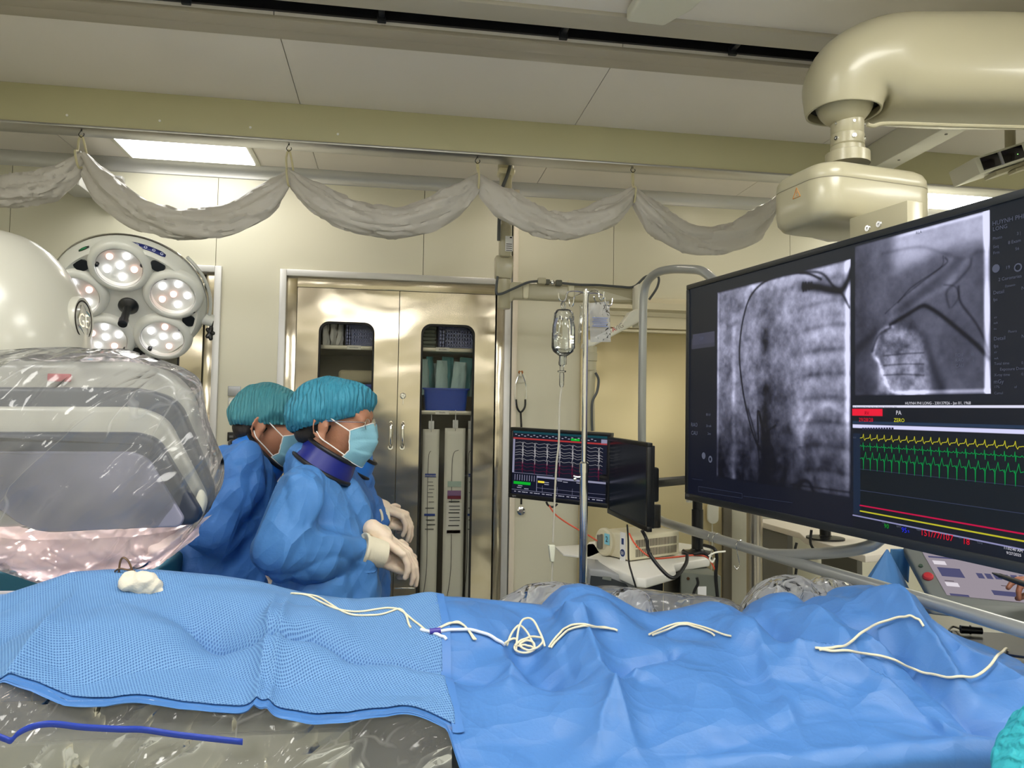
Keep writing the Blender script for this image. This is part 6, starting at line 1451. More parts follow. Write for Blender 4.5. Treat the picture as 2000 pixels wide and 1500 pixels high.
gloves(docA, [dict(wrist=A(740,1086,-.07), d=V((.85,.35,-.30)), pn_=V((-.30,.85,-.35)), curl=(.7,.8,.5), side=-1, s=.98, thumb=(.6,.5)),
              dict(wrist=A(744,1046,-.06), d=V((.80,-.05,-.60)), pn_=V((-.60,.20,-.75)), curl=((.45,.35,.15),(.40,.40,.25),(.40,.45,.3),(.45,.5,.35)), side=SD, s=.98, spread=.05, thumb=(.9,.9))])
# glasses
R, T, s = hfA; gl = MB(); 
for q in (-1, 1):
    gl.tube([T(.102+.004*math.cos(a)*0, q*.033+.024*math.cos(a), .008+.015*math.sin(a)) for a in np.linspace(0,2*pi,16,endpoint=False)], .0011, 6, closed=True)
    gl.tube([T(.100,q*.058,.014), T(.092,q*.070,.014), T(.04,q*.080,.012), T(-.01,q*.084,.012)], .0012, 6)
gl.tube([T(.102,-.009,.010), T(.106,0,.013), T(.102,.009,.010)], .0011, 6)
go = gl.build('glasses', M_chrome, docA)
mb = MB()
for q in (-1,1): mb.vface([T(.102, q*.033+.0235*math.cos(a), .008+.0145*math.sin(a)) for a in np.linspace(0,2*pi,16,endpoint=False)], [tuple(range(16))])
mb.build('lens', film('spectacle_lens', body=0, rough=.02, gloss=.5, bump=0, wr=0), go, 0)
# --- B: colleague leaning in at left
YB = 2.55
B = lambda x, y, dy=0: P(x, y, YB+dy)
hfB = head_frame(B(527,833), math.radians(-6), math.radians(-16), 0, 1.02)
ftB = [V((B(420,1100).x, YB-.12, 0)), V((B(420,1100).x, YB+.12, 0))]
JB = dict(neck=B(492,893), chest=B(470,965), pelvis=B(420,1165), sh=[B(470,935,-.17), B(480,935,.17)], el=[B(412,1030,-.22), B(450,1060,.24)], wr=[B(462,1092,-.12), B(500,1080,.15)], feet=ftB, sr=(.088,.088,.062),
    gown=[(B(478,925,-.09),B(462,1010,-.08),.10,.135),(B(482,925,.09),B(470,1010,.08),.10,.135),(B(470,918,-.12),B(476,918,.12),.08,.08),(B(462,1010,-.07),B(425,1130,-.06),.135,.16),(B(470,1010,.07),B(435,1130,.06),.135,.16),
          (B(425,1130,-.06),V((B(410,1130).x,YB-.06,.42)),.16,.19),(B(435,1130,.06),V((B(410,1130).x,YB+.06,.42)),.16,.19),(B(478,895,0),B(470,915,0),.06,.085)])
docB = person('person', 'person in blue gown and green-blue cap leaning forward, farthest left of the three', JB, hfB, mat('gown_blue_b', (66,118,186), .55, crease=(7,.030,(1.4,1.2,.7)), bump=.0012, bscale=70, spec=.3), M_capf, (5.0, 8.1, 2.3), (22,.0022),
    dict(c=B(508,893,0), ax=V((.72,0,.69)), r=.088, h=.06, m1_=mat('collar_sky', (40,120,215), .5), m2_=M_navyd, ecc=1.25), None, capk=dict(poof=1.02))
gloves(docB, [dict(wrist=B(468,1096,-.11), d=V((.9,.2,-.5)), pn_=V((-.2,.3,-.9)), curl=(.4,.5,.4), side=-1, s=1.0, thumb=(.4,.2)), dict(wrist=B(506,1084,.15), d=V((.9,-.3,-.4)), pn_=V((-.2,-.3,-.9)), curl=(.4,.5,.4), side=1, s=1.0, thumb=(.4,.2))])
# --- C: third colleague hidden behind A
YC = 2.66
Cq = lambda x, y, dy=0: P(x, y, YC+dy)
hfC = head_frame(Cq(671,822), math.radians(4), math.radians(-8), 0, .98)
ftC = [V((Cq(660,1100).x, YC-.10, 0)), V((Cq(660,1100).x, YC+.12, 0))]
JC = dict(neck=Cq(665,898), chest=Cq(662,975), pelvis=Cq(668,1165), sh=[Cq(655,935,-.15), Cq(665,935,.15)], el=[Cq(640,1045,-.18), Cq(660,1050,.2)], wr=[Cq(735,1012,-.06), Cq(735,1002,.06)], feet=ftC, sr=(.08,.078,.042),
    gown=[(Cq(655,925,-.08),Cq(675,1000,-.07),.085,.115),(Cq(655,925,.08),Cq(675,1000,.07),.085,.115),(Cq(690,955,0),Cq(698,1010,0),.07,.085),(Cq(675,1000,-.06),Cq(668,1110,-.05),.12,.13),(Cq(675,1000,.06),Cq(668,1110,.05),.12,.13),
          (Cq(668,1110,-.05),V((Cq(668,1110).x,YC-.05,.42)),.13,.15),(Cq(668,1110,.05),V((Cq(668,1110).x,YC+.05,.42)),.13,.15),(Cq(655,900,-.11),Cq(660,900,.11),.07,.07)])
docC = person('person', 'person in blue gown almost hidden behind the one in glasses', JC, hfC, mat('gown_blue_c', (60,110,180), .55, crease=(7,.030,(1.4,1.2,.7)), bump=.0012, bscale=70, spec=.3), M_capm, (9.0, 4.1, 12.3), (26,.0024),
    dict(c=Cq(688,896,0), ax=V((.52,0,.85)), r=.080, h=.055, m1_=mat('collar_sky', (40,120,215), .5), m2_=M_navyd, ecc=1.2), None, capk=dict(poof=1.05))
cuff(Cq(733,1012,-.06), Cq(752,1010,-.04), .036, docC)
gloves(docC, [dict(wrist=Cq(744,1016,-.04), d=V((.85,.45,-.1)), pn_=V((-.4,.85,-.3)), curl=(.7,.8,.5), side=-1, s=.9, thumb=(.6,.5)),
              dict(wrist=Cq(744,990,-.02), d=V((.85,-.05,-.35)), pn_=V((-.45,.15,-.85)), curl=((.75,.45,.2),(.7,.5,.3),(.7,.5,.3),(.75,.5,.35)), side=SD, s=.95, spread=.05, thumb=(.9,.9))])
# --- patient: cap at the lower right corner
ph = K(2100,1552,1.16)
pat = thing('person', ph-V((0,0,.12)), 'person lying on the table, only a turquoise cap showing at lower right', 'person')
hfP = (Matrix(((0,0,1),(0,1,0),(-1,0,0))).transposed(), None, 1.0)
Rp = Matrix.Rotation(math.radians(170), 3, 'Z') @ Matrix.Rotation(math.radians(-78), 3, 'Y')
_z = V((.30,-.42,.85)).normalized(); _x = V((.8,.5,0)); _x = (_x-_z*_x.dot(_z)).normalized(); Rp = Matrix((_x, _z.cross(_x), _z)).transposed()
hfP = (Rp, (lambda x, y, z: ph+Rp @ V((x, y, z))), 1.0)
b = MB(); add_head(b, hfP); link('body', blob(b, .006, 3), M_skin, pat, 180)
cap_part(hfP, mat('cap_bright', (58,190,206), .6, bump=.004, bscale=22, wave=5, trans=.18), pat, 13, pleat=(22,.0012), poof=1.22)
# --- operator at the console: hand with a stylus, body beyond the frame
YO = 2.35
O_ = lambda x, y, dy=0: P(x, y, YO+dy)
ftO = [V((O_(2420,1100).x, YO-.12, 0)), V((O_(2420,1100).x, YO+.12, 0))]
wrO = K(2074,1160,1.84); elO = K(2270,1270,1.80)
JO = dict(neck=O_(2420,870), chest=O_(2425,950), pelvis=O_(2430,1180), sh=[O_(2400,930,-.17), O_(2420,930,.17)], el=[elO, O_(2380,1100,.2)], wr=[elO.lerp(wrO,.82), O_(2250,1150,.15)], feet=ftO, sr=(.07,.06,.045),
    gown=[(O_(2420,930,-.07),O_(2428,1100,-.05),.10,.13),(O_(2420,930,.08),O_(2428,1100,.08),.10,.13),(O_(2405,915,-.13),O_(2420,915,.12),.07,.07),(O_(2428,1100,0),V((O_(2428,1100).x,YO,.42)),.15,.18)])
hfO = head_frame(O_(2395,780), math.radians(180), math.radians(-12), 0, 1.0)
op = person('person', 'person at the right edge, only the hand holding a black stylus showing', JO, hfO, mat('gown_blue_o', (72,130,208), .62, spec=.3), M_capm, (4.0, 6.1, 5.3), (26,.0024), dict(c=O_(2410,860), ax=V((-.4,0,.9)), r=.083, h=.055, m1_=M_navy, m2_=M_navyd), None)
b = MB(); hand(b, wrO, V((-.80,.10,.42)), V((-.45,-.25,-.85)), curl=((.50,.45,.25),(.75,.75,.4),(.85,.85,.5),(.9,.9,.5)), side=1, s=.78, spread=.05, thumb=(1.0,.9))
b.cap(wrO, elO.lerp(wrO,.7), .024, .03); link('hand', blob(b, .0028, 2), mat('skin_dark', (150,96,74), .5, sss=.1), op, 180)
tag(MB().cyl(K(1938,1119,1.80), K(1952,1124,1.80), .0015, .005, 12).cyl(K(1952,1124,1.80), K(2006,1143,1.80), .0055, .007, 14).build('stylus', M_black), 'black stylus held over the touch console screen', 'stylus')
# ================================================================ TABLE, PATIENT MOUND AND DRAPES
tb = thing('operating_table', (0, 1.58, 0), 'grey operating table under the blue drapes, its side seen through clear plastic', 'operating table')
MB().box((-.35, 1.65, .90), (3.3, .50, .07), .02).build('table_top', mat('table_grey', (124,124,114), .45), tb)
MB().box((-1.05, 1.375, .865), (1.98, .02, .35), .006).box((-1.05, 1.41, .96), (1.98, .06, .165), .012).build('side_rail', mat('table_side', (132,132,118), .4), tb)
MB().box((.3, 1.62, .45), (.7, .5, .84), .06).build('pedestal', mat('table_base', (190,190,185), .4), tb)
MB().box((.3, 1.62, .03), (1.4, .7, .06), .02).build('base', mat('table_base', (190,190,185), .4), tb)
CRY = 1.72; EDY = 1.225; EDZ = 1.03; CRZ0 = 1.165
SL = (CRZ0-EDZ)/(CRY-EDY)
def SU(px, py):       # photo pixel -> X, Y on the mean slope of the drape
    d = ray(px, py); t_ = (EDZ - CAM.z - SL*EDY)/(d.z - SL*d.y); p = CAM+d*t_; return p.x, p.y
crest = [(-700,1190),(-200,1185),(0,1168),(60,1148),(130,1124),(200,1119),(300,1120),(420,1131),(500,1143),(550,1156),(600,1168),(700,1180),(780,1172),(838,1168),(900,1170),(980,1177),(1050,1184),(1068,1186),(1090,1162),(1110,1147),(1140,1143),(1175,1150),(1215,1172),(1250,1192),(1280,1202),(1330,1196),(1370,1186),(1402,1178),(1430,1186),(1462,1206),(1484,1196),(1500,1178),(1530,1163),(1552,1160),(1566,1172),(1585,1192),(1600,1180),(1622,1168),(1645,1168),(1665,1150),(1700,1146),(1750,1160),(1780,1200),(1800,1232),(1840,1236),(1900,1254),(2000,1290),(2200,1360)]
cxs = [P(x, y, CRY).x for x, y in crest]; czs = [P(x, y, CRY).z for x, y in crest]
def sstep(x): x = np.clip(x, 0, 1); return x*x*(3-2*x)
def polyD(X, Y, pts):
    D = np.full(X.shape, 9.)
    for (x0,y0),(x1,y1) in zip(pts, pts[1:]):
        dx, dy = x1-x0, y1-y0; t_ = np.clip(((X-x0)*dx+(Y-y0)*dy)/(dx*dx+dy*dy+1e-12), 0, 1); D = np.minimum(D, np.hypot(X-x0-t_*dx, Y-y0-t_*dy))
    return D
# (photo polyline, height, half width, sharpness)  - positive ridge, negative valley
creases = [
 ([(215,1122),(150,1215),(80,1320),(15,1395)], .024, .065, 1), ([(-60,1290),(60,1262),(130,1212)], -.030, .085, 0), ([(300,1215),(420,1270),(410,1285)], -.014, .05, 0),
 ([(548,1162),(528,1250),(500,1390)], .012, .020, 1), ([(575,1170),(550,1260),(525,1390)], .009, .016, 1), ([(380,1270),(480,1290),(560,1292),(610,1284),(700,1300),(860,1322)], -.020, .018, 1), ([(560,1310),(700,1330),(860,1350)], .009, .04, 0), ([(250,1180),(330,1150),(400,1200)], .008, .08, 0),
 ([(650,1240),(660,1200)], .010, .09, 0), ([(980,1262),(1000,1310),(995,1345)], .016, .040, 1), ([(1030,1272),(1060,1300),(1040,1285)], -.026, .050, 0), ([(900,1300),(940,1275),(985,1262)], -.012, .05, 0),
 ([(1070,1182),(1085,1200),(1104,1228)], .018, .030, 1), ([(1125,1146),(1150,1185),(1180,1215)], .014, .05, 0), ([(1045,1215),(1075,1200)], -.014, .05, 0),
 ([(1140,1238),(1160,1290),(1196,1372),(1235,1450),(1262,1510)], .026, .055, 1), ([(1175,1240),(1215,1330),(1235,1400),(1290,1500)], -.022, .06, 0), ([(1110,1245),(1060,1290),(1020,1310)], .008, .04, 0),
 ([(1195,1318),(1240,1296),(1320,1276)], -.012, .018, 1), ([(1243,1320),(1215,1365),(1175,1430),(1170,1460)], .013, .030, 1), ([(1345,1270),(1400,1340),(1440,1400)], .010, .07, 0), ([(1000,1330),(1080,1325),(1150,1332)], -.007, .02, 1),
 ([(1402,1180),(1420,1215),(1450,1240)], .018, .05, 0), ([(1290,1205),(1330,1225),(1400,1240)], -.012, .06, 0),
 ([(1484,1188),(1520,1228),(1590,1268),(1680,1300),(1760,1345),(1840,1420),(1930,1480)], -.018, .040, 1),
 ([(1530,1164),(1590,1200),(1660,1240),(1700,1270),(1730,1290)], .026, .050, 1), ([(1590,1190),(1625,1215),(1690,1245),(1740,1265)], -.020, .035, 1),
 ([(1622,1170),(1700,1195),(1760,1225),(1830,1290),(1870,1335)], .030, .050, 1), ([(1690,1240),(1760,1275),(1850,1345),(1920,1395),(1960,1420)], -.030, .045, 1),
 ([(1790,1235),(1860,1265),(1960,1325),(2050,1380)], .020, .06, 1), ([(1830,1255),(1880,1290),(1900,1330)], -.015, .04, 0),
 ([(1470,1235),(1500,1300),(1540,1390),(1570,1450)], .012, .045, 1), ([(1560,1285),(1660,1310),(1740,1350),(1830,1400),(1960,1500)], .022, .035, 1), ([(1600,1300),(1640,1370),(1700,1440)], .008, .08, 0),
 ([(1480,1290),(1500,1340)], -.01, .06, 0), ([(700,1440),(900,1410)], 0, .05, 0), ([(1000,1400),(1080,1450)], -.006, .06, 0), ([(1330,1400),(1380,1460)], -.008, .07, 0)]
creases = [([SU(*p) for p in c], a, w_, k) for c, a, w_, k in creases]
AMP = 1.9
def drape_z(X, Y):
    zc = np.interp(X, cxs, czs); t_ = (Y-EDY)/(CRY-EDY)
    z = EDZ + (zc-EDZ)*np.clip(t_, -.3, 1)**1 if False else EDZ+(zc-EDZ)*sstep(np.clip(t_, 0, 1))*.35+(zc-EDZ)*np.clip(t_, -.2, 1)*.65
    fade = sstep((Y-EDY+.02)/.10)*sstep((CRY-Y)/.13)
    for c, a, w_, k in creases:
        if a == 0: continue
        D = polyD(X, Y, c); z = z + AMP*a*(np.exp(-D/w_*1.4) if k else np.exp(-(D/w_)**2))*np.maximum(fade, .0)
    n = np.vectorize(lambda a, b: noise.noise(V((a*3.2, b*4, 1)))*.010+noise.noise(V((a*9+b*6, b*11-a*3, 4)))*.0035-crumple(V((a*3.2+b*2.5, b*5-a*2, 9)))*.048-crumple(V((a*8-b*6, b*10+a*5, 3)))*.012+.034)
    z = z+n(X, Y)*sstep((CRY+.03-Y)/.08)
    back = np.clip(Y-CRY, 0, 1); z = z-(1-np.sqrt(np.clip(1-(back/.16)**2, 0, 1)))*.12 - np.clip(back-.14, 0, 1)*3
    return z
xs = np.linspace(P(-420,1200,1.5).x, P(2260,1200,1.5).x, 620); ys = np.concatenate([np.linspace(1.94, CRY, 14)[:-1], np.linspace(CRY, EDY, 120)])
XX, YY2 = np.meshgrid(xs, ys)
_h = [SU(a, b) for a, b in ((-400,1400),(0,1402),(70,1390),(130,1389),(215,1401),(300,1395),(450,1390),(530,1392),(700,1401),(890,1421))]
HX, HY = [h[0] for h in _h], [h[1] for h in _h]
def edge_y(x):      # where the drape turns over the table edge: short on the dotted half, longer on the right
    xe = P(884,1430,1.28).x; return np.interp(x, HX, HY)+(EDY-np.interp(x, HX, HY))*sstep((x-xe+.01)/.03)
YE = edge_y(xs)[None, :]; YY2 = np.where(YY2 < CRY, CRY-(CRY-YY2)/(CRY-EDY)*(CRY-YE), YY2); ZZ = drape_z(XX, YY2)
def hem_z(x):  return np.interp(x, [P(a,b,1.21).x for a, b in ((-400,1406),(440,1400),(470,1400),(880,1424),(892,1478),(1080,1500),(1500,1520),(2200,1560))], [1.2,1.2,1.2,1.2,P(892,1486,1.21).z,P(1080,1506,1.21).z,.96,.93])
M_drape = mat('drape_blue', (70,120,186), .48, bump=.0005, bscale=140, spec=.45, crease=(6,.020,(1,1.3,1)), vary=.03, vscale=5)
dr = thing('surgical_drape', (0, 1.55, .9), 'large blue surgical drape spread over the patient, pale dotted panel at left', 'surgical drape')
rows = [[V((XX[i,j], YY2[i,j], ZZ[i,j])) for j in range(len(xs))] for i in range(len(ys))]
hz_ = hem_z(xs); last = rows[-1]
for k in range(1, 15):
    t_ = k/14; r = []
    for j, p in enumerate(last):
        wv = .014*noise.noise(V((p.x*5, t_*1.2, 3)))*t_
        r.append(V((p.x, p.y-.022*math.sin(min(1,t_*3)*pi/2)+wv, p.z+(min(hz_[j], p.z-.004)-p.z)*t_)))
    rows.append(r)
MB().grid(rows).build('drape_sheet', M_drape, dr, smooth=180)
# dotted absorbent panel over the left half
def dotted(name, col, dark, sc=330, bump=.0012):
    m = mat(name, col, .65, spec=.3); N = m.node_tree.nodes; L = m.node_tree.links; b = N['Principled BSDF']
    tc = N['Texture Coordinate']; mp = N.new('ShaderNodeMapping'); mp.inputs['Rotation'].default_value = (0,0,.35); L.new(tc.outputs['Object'], mp.inputs[0])
    sx = N.new('ShaderNodeSeparateXYZ'); L.new(mp.outputs[0], sx.inputs[0]); outs = []
    for ax in ('X','Y'):
        mu = N.new('ShaderNodeMath'); mu.operation = 'MULTIPLY'; mu.inputs[1].default_value = 2*pi*sc/2 if False else sc*(4.2 if ax == 'X' else 4.2)
        L.new(sx.outputs[ax], mu.inputs[0]); si = N.new('ShaderNodeMath'); si.operation = 'SINE'; L.new(mu.outputs[0], si.inputs[0]); outs.append(si)
    pr = N.new('ShaderNodeMath'); pr.operation = 'MULTIPLY'; L.new(outs[0].outputs[0], pr.inputs[0]); L.new(outs[1].outputs[0], pr.inputs[1])
    mr = N.new('ShaderNodeMapRange'); mr.inputs[1].default_value = .15; mr.inputs[2].default_value = .6; L.new(pr.outputs[0], mr.inputs[0])
    mx = N.new('ShaderNodeMix'); mx.data_type = 'RGBA'; L.new(mr.outputs[0], mx.inputs[0]); mx.inputs[6].default_value = srgb(*col); mx.inputs[7].default_value = srgb(*dark)
    L.new(mx.outputs[2], b.inputs['Base Color']); bp = N.new('ShaderNodeBump'); bp.inputs['Distance'].default_value = bump; bp.invert = True; L.new(mr.outputs[0], bp.inputs['Height']); L.new(bp.outputs[0], b.inputs['Normal'])
    return m
M_dot = dotted('absorbent_panel', (104,148,198), (72,114,176), 235)
edge = [SU(x, y) for x, y in ((848,1172),(850,1200),(862,1255),(866,1330),(872,1380),(889,1422))]
ey_ = [e[1] for e in edge][::-1]; ex2 = [e[0] for e in edge][::-1]
pr_ = []
ys2 = np.concatenate([np.linspace(1.86, CRY, 8)[:-1], np.linspace(CRY, 1.288, 120)])
for y in ys2:
    xr = np.interp(y, ey_, ex2); xl = xs[0]+.01; X_ = np.linspace(xl, xr, 320); Z_ = drape_z(X_, np.full_like(X_, max(y, EDY)))
    YH = np.interp(X_, HX, HY); Yv = CRY-(CRY-y)*(CRY-YH)/(CRY-1.288) if y < CRY else np.full_like(X_, y); Z_ = drape_z(X_, Yv); pr_.append([V((a, b, z+.0035)) for a, b, z in zip(X_, Yv, Z_)])
MB().grid(pr_).build('absorbent_panel', M_dot, dr, smooth=180, label='paler dotted absorbent panel on the left half of the drape', solid=.0012)
# lighter glued band along the right edge of the panel and the taped strip
def strip_on(pts, w_, m, name, par, off=.004, wfn=None):
    q = [SU(*p) for p in pts]; c = catmull([V((a, b, 0)) for a, b in q], 14); G = []
    for i, p in enumerate(c):
        d = (c[min(i+1,len(c)-1)]-c[max(i-1,0)]).normalized(); n = V((-d.y, d.x, 0)); r = []
        for k in (-1, -.33, .33, 1):
            x = p+n*(w_/2*k); r.append(V((x.x, x.y, float(drape_z(np.array([x.x]), np.array([x.y]))[0])+off)))
        G.append(r)
    return MB().grid(G).build(name, m, par, smooth=180)
strip_on([(858,1172),(858,1215),(869,1262),(874,1345),(896,1432)], .020, mat('drape_band', (70,120,188), .45), 'edge_band', dr)
0 and strip_on([(1385,1226),(1450,1247),(1500,1262),(1560,1275),(1590,1282)], .034, mat('clear_tape_band', (92,150,222), .3), 'tape_band', dr, off=.012)
# clear side pouch below the panel, with a blue strip
pouchm = film('clear_pouch_film', tint=(242,243,246), body=.24, rough=.1, gloss=1.0, bump=.035, bscale=9, stretch=(1.6,1,.8), wr=.3)
pch = thing('clear_side_pouch', (-.4, 1.25, .7), 'clear plastic side pouch hanging from the drape hem at lower left', 'plastic pouch')
xa_, xb_ = P(-420,1430,1.27).x, P(887,1430,1.27).x; G = []
PT = drape_z(np.linspace(xa_, xb_, 160), np.interp(np.linspace(xa_, xb_, 160), HX, HY))
for i in range(36):
    v = i/35; row = []
    for j in range(160):
        u = j/159; x = xa_+(xb_-xa_)*u
        yh = float(np.interp(x, HX, HY)); y = yh-.010+(min(1.352, yh-.016)-yh+.010)*min(1, v*9)-.015*v+.014*(1-abs(noise.noise(V((x*7, v*3, 2))))*2.4)*min(1, v*6+.2)*(1 if u < .68 else .35)+.006*noise.noise(V((x*22, v*9, 5)))*(1 if u < .68 else .3)
        row.append(V((x, y, PT[j]-.42*v-(.012*min(1,v*9)))))
    G.append(row)
MB().grid(G).build('pouch_film', pouchm, pch, smooth=180)
sy = 1.288; stp = [(-60,1425),(-10,1436),(10,1443),(22,1446),(36,1432),(60,1420),(90,1414),(120,1415),(160,1420),(230,1424),(280,1425),(340,1434),(400,1441),(474,1449)]
c = catmull([P(a, b, sy) for a, b in stp], 6); G = [[p+V((0,0,k*.0048)) for k in (-1,1)] for p in c]
MB().grid(G).build('blue_strip', mat('strip_royal', (14,52,160), .3), pch, smooth=180, solid=.002)
# dark blue hem shadow strip under right drape
# ================================================================ CLEAR PLASTIC BEHIND THE DRAPE, FOLDED CLOTH CORNER
M_bp = film('back_film', tint=(246,247,247), body=.38, rough=.12, gloss=1.0, bump=.04, bscale=14, stretch=(1.5,1,.8), wr=.4, bcol=(250,250,252))
def heap(name, label, pts, Y0, seed, m, depth=.12, amp=.02, cat='plastic sheet', zb=1.0):
    top = catmull([P(x, y, Y0) for x, y in pts], 12); G = []
    n = 18
    for i in range(n+1):
        v = i/n; r = []
        for p in top:
            a = v*pi; h = p.z-zb; yy = Y0+depth*math.cos(a); zz = zb+h*math.sin(a)**.6 if 0 < v < 1 else zb
            k = (1-abs(noise.noise(V((p.x*11+seed, yy*11, zz*12))))*2.4)*amp*.7+noise.noise(V((p.x*26, yy*22, zz*26+seed)))*amp*.35
            r.append(V((p.x+k*.3, yy-k*(1 if i > n/2 else -1), zz+k*.25*(math.sin(a)))))
        G.append(r)
    return tag(MB().grid(G).build(name, m, smooth=60), label, cat)
heap('clear_plastic_sheet', 'crumpled clear plastic behind the blue drape, left of its peak', [(968,1180),(1000,1160),(1030,1143),(1070,1139),(1110,1141),(1150,1142),(1165,1160)], 1.86, 2, M_bp, .07, .012)
heap('clear_plastic_sheet', 'clear plastic sheet behind the drape between its peak and the trolley', [(1150,1150),(1200,1145),(1260,1152),(1310,1158),(1360,1163),(1415,1168),(1440,1180),(1470,1205),(1490,1215)], 1.90, 6, film('back_film_thin', tint=(240,242,242), body=.22, rough=.1, gloss=.9, bump=.02, bscale=7, wr=.3), .06, .008)
heap('clear_plastic_sheet', 'bright crumpled bag of clear plastic inside the sheet behind the drape', [(1195,1160),(1225,1150),(1255,1155),(1275,1180),(1290,1205)], 1.82, 9, M_bp, .05, .014)
heap('clear_plastic_sheet', 'mound of crumpled clear plastic right of the steel column', [(1455,1215),(1475,1165),(1505,1135),(1540,1125),(1570,1128),(1600,1150),(1625,1180)], 1.86, 14, M_bp, .09, .018)
heap('clear_plastic_sheet', 'crumpled clear plastic under the guard rail, beside the folded blue cloth', [(1580,1150),(1600,1130),(1640,1135),(1672,1146),(1690,1175)], 1.92, 19, M_bp, .06, .014)
# standing folded corner of blue cloth beside the console
FY = 2.0; f_ = lambda x, y, dy=0: P(x, y, FY+dy)
pk = MB(); ap = f_(1733,1070); base = [f_(1640,1215,-.1),f_(1690,1230,-.13),f_(1750,1235,-.12),f_(1805,1240,-.05),f_(1812,1230,.05),f_(1740,1220,.08),f_(1660,1210,.04)]
ringn = catmull(base, 8, True); G = []
for i in range(22):
    v = i/21; r = []
    for j, p in enumerate(ringn):
        q = ap.lerp(p, v**1.15*.98+.02); k = .010*v*(1-abs(noise.noise(V((j*.22, v*1.2, 3))))*2.6); o = (p-ap); o.z = 0; o = o.normalized() if o.length > 0 else o
        r.append(q+o*k)
    G.append(r)
tag(pk.grid(G, closed_u=True).build('folded_cloth', mat('cloth_blue', (76,128,190), .6, spec=.3), smooth=50), 'blue cloth corner standing up in a point left of the touch console', 'cloth')
G = []
for i in range(14):
    v = i/13; G.append([f_(1740+u*38-v*4, 1072+v*30+u*v*36, .04+.05*math.sin(u*3)) for u in np.linspace(0, 1, 12)])
tag(MB().grid(G).build('folded_cloth', mat('cloth_teal', (62,112,160), .6), smooth=60, solid=.002), 'darker blue cloth flap just right of the pointed cloth corner', 'cloth')
# rolled edge of drape under the plastic: the blue bunch by the column
# ================================================================ LEADS, GAUZE, CLAMP
def on(px, py, off=.006):
    """pixel -> point on the real drape surface (march the ray down to it)"""
    d = ray(px, py); lo, hi = 1.0, 2.6
    Y_ = np.linspace(1.24, 1.80, 120); X_ = d.x/d.y*Y_; R_ = CAM.z+d.z/d.y*Y_; Z_ = drape_z(X_, Y_)
    k = np.nonzero(R_ <= Z_+off)[0]
    k = int(k[0]) if len(k) else int(np.argmin(np.abs(Y_-CRY)))
    return V((X_[k], Y_[k], Z_[k]+off))
M_lead = mat('lead_cream', (226,218,190), .4)
def lead(pts, r, lab, m=M_lead, lift=None, nm='electrode_lead'):
    pl = catmull([V((x, y, l*1000)) for (x, y), l in zip(pts, lift or [0]*len(pts))], 5)
    q = [on(p.x, p.y)+V((0,0,p.z/1000)) for p in pl]
    for _ in range(2): q = [q[0]]+[(a+b*2+c)/4 for a, b, c in zip(q, q[1:], q[2:])]+[q[-1]]
    return tag(MB().tube(q, r*.75, 8, sm=2).build(nm, m), lab, 'cable', 'cream leads over the drape')
lead([(568,1159),(600,1163),(630,1178),(665,1192),(700,1196),(740,1190),(770,1189),(790,1198),(810,1215),(832,1232)], .0028, 'cream lead over the dotted panel, the lower strand of the left run')
lead([(575,1160),(615,1164),(645,1180),(680,1200),(720,1203),(755,1199),(778,1190),(792,1200),(798,1220),(802,1226)], .0028, 'cream lead over the dotted panel, ending in the steeper loop')
lead([(848,1236),(870,1222),(895,1217),(910,1228),(922,1246),(927,1254)], .0028, 'short cream loop right of the white connector'); lead([(850,1233),(875,1219),(900,1219),(916,1236),(930,1253)], .0028, 'second strand of the short cream loop right of the connector')
lead([(860,1234),(900,1231),(935,1235),(965,1248),(985,1260)], .0045, 'thick white tube from the connector to the tangled loops', mat('tube_white', (214,224,240), .4)); lead([(822,1232),(845,1237),(862,1244),(872,1250)], .0045, 'white tube end crossing the edge of the dotted panel', mat('tube_white', (214,224,240), .4))
c_ = on(851,1234); tag(MB().cyl(c_+V((-.012,0,0)), c_+V((.010,0,.002)), .006, seg=14).build('connector', mat('connector_violet', (60,50,150), .4)), 'small violet connector where the leads meet the panel edge', 'connector')
lead([(990,1262),(1000,1245),(1015,1236),(1030,1245),(1045,1270)], .0030, 'cream loop of the tangle, leftmost arch', lift=[0,.008,.014,.008,0])
lead([(1008,1270),(1012,1245),(1022,1230),(1040,1230),(1055,1248),(1064,1265)], .0030, 'cream loop of the tangle, tallest arch', lift=[0,.012,.02,.02,.01,0])
lead([(985,1262),(1005,1252),(1010,1262),(1004,1272),(1015,1280),(1035,1282),(1045,1275),(1030,1268),(1010,1268)], .0030, 'cream loop of the tangle, small inner coil', lift=[.004]*9)
lead([(1005,1270),(1022,1258),(1045,1252),(1060,1258),(1055,1272),(1035,1280),(1015,1272),(1022,1262),(1042,1264),(1044,1278)], .0030, 'cream loop of the tangle, wide flat coil', lift=[.007]*10)
lead([(1072,1265),(1088,1245),(1105,1228),(1130,1222),(1160,1224),(1200,1232)], .0030, 'cream lead arching right of the tangle, upper strand'); lead([(1076,1266),(1095,1246),(1115,1231),(1140,1225),(1180,1228),(1206,1233)], .0030, 'cream lead arching right of the tangle, lower strand')
lead([(1268,1240),(1295,1228),(1325,1219),(1350,1220),(1385,1230),(1428,1246)], .0030, 'cream lead arch over the drape below the trolley, long strand'); lead([(1275,1241),(1300,1232),(1330,1222),(1352,1224),(1375,1232),(1395,1241)], .0030, 'cream lead arch over the drape below the trolley, short strand')
lead([(1592,1268),(1620,1270),(1650,1266),(1680,1250),(1710,1235),(1750,1219),(1775,1216),(1795,1220),(1804,1230)], .0036, 'cream lead rising across the right folds toward the console', lift=[0,0,0,.01,.012,.01,.01,.006,0])
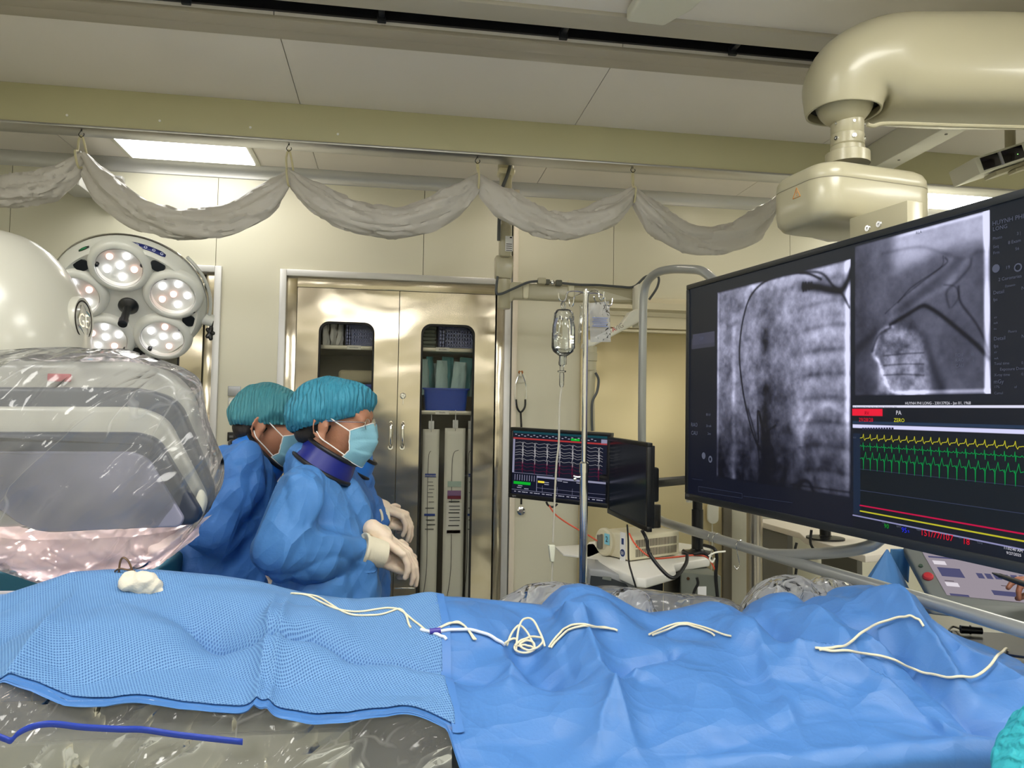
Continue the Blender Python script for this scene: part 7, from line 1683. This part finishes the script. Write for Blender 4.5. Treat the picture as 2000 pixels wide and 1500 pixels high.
lead([(1600,1272),(1640,1275),(1690,1279),(1740,1296),(1790,1320),(1840,1333),(1890,1333),(1925,1320),(1950,1292),(1966,1272),(1968,1262)], .0036, 'long cream lead looping down the right folds', lift=[0,0,0,.008,.006,.006,.006,.01,.01,.01,0])
# gauze ball
gp = on(275,1152, .0); mb = MB(); kx = 1/ (F/ (gp-CAM).dot(cf))
def px2(x, y): return gp+cr*((x-275)*kx)-cu*((y-1152)*kx)
for x, y, r_x in ((262,1142,.026),(280,1138,.024),(292,1145,.020),(248,1147,.016),(300,1156,.013),(309,1157,.008),(270,1152,.020),(240,1152,.009),(255,1128,.012)):
    p = px2(x, y); mb.ell(p+V((0,0,.0)), (r_x*1.15, r_x*1.0, r_x*.8), seg=16)
me = blob(mb, .0028, 2, lambda p, n: .0045*(1-abs(noise.noise(p*32))*2.6)+.0016*noise.noise(p*90))
zmin = min(v.co.z for v in me.vertices)
gz = tag(link('gauze_wad', me, mat('gauze_white', (214,208,194), .85, bump=.0012, bscale=260), None, 180), 'crumpled wad of white gauze on the left of the blue drape', 'gauze')
# towel clamp rings at the drape's far edge
cp = on(244,1119, .004)
tag(MB().tube([cp+V((-.012,.0,0)), cp+V((-.010,0,.022)), cp+V((-.004,0,.030)), cp+V((.006,0,.022)), cp+V((.014,.0,.004))], .0022, 8).tube([cp+V((-.02,.0,.002)), cp+V((-.010,-.004,.008)), cp+V((.004,-.004,.006)), cp+V((.02,.0,.002))], .002, 8).build('towel_clamp', mat('clamp_bronze', (120,98,80), .3, .9)), 'small metal towel clamp standing behind the gauze', 'clamp')
# instrument table with teal cover behind the patient, under the plastic cover
it = thing('instrument_table', (P(120,1130,2.25).x, 2.25, 0), 'instrument table under a dark teal cloth behind the drape at left', 'instrument table')
tzz = P(200,1112,2.10).z; xa2, xb2 = P(-300,1120,2.2).x, P(322,1120,2.2).x
MB().box(((xa2+xb2)/2, 2.25, tzz-.20), (xb2-xa2, .30, .40), .02, seg=3).build('teal_cover', mat('teal_cloth', (18,88,108), .7, bump=.004, bscale=12), it)
for sx in (xa2+.1, xb2-.1):
    for sy_ in (2.15, 2.35): MB().cyl((sx,sy_,0.0),(sx,sy_,tzz-.35), .014, seg=12).build('leg', M_chrome, it)
tag(MB().box((P(20,1165,2.0).x, 2.0, P(20,1152,2.0).z-.05), (.34,.05,.09), .012).build('table_accessory_bar', mat('bar_grey', (150,156,160), .35, .5)), 'grey rail end poking out left behind the blue drape', 'rail')
# crumpled clear wrap at the very bottom right
mb = MB(); G = []
for i in range(10):
    v = i/9; G.append([P(1810+u*190, 1492-14*math.sin(u*3)+v*60, 1.235-.02*v)+V((0,.01*(1-abs(noise.noise(V((u*6, v*3, 8))))*2),0)) for u in np.linspace(0,1.5,40)])
tag(mb.grid(G).build('clear_wrap', film('wrap_film', tint=(225,228,235), body=.35, rough=.1, gloss=.9, bump=.008, bscale=16, wr=.4), smooth=180), 'strip of clear wrap at the bottom edge beside the turquoise cap', 'plastic wrap')
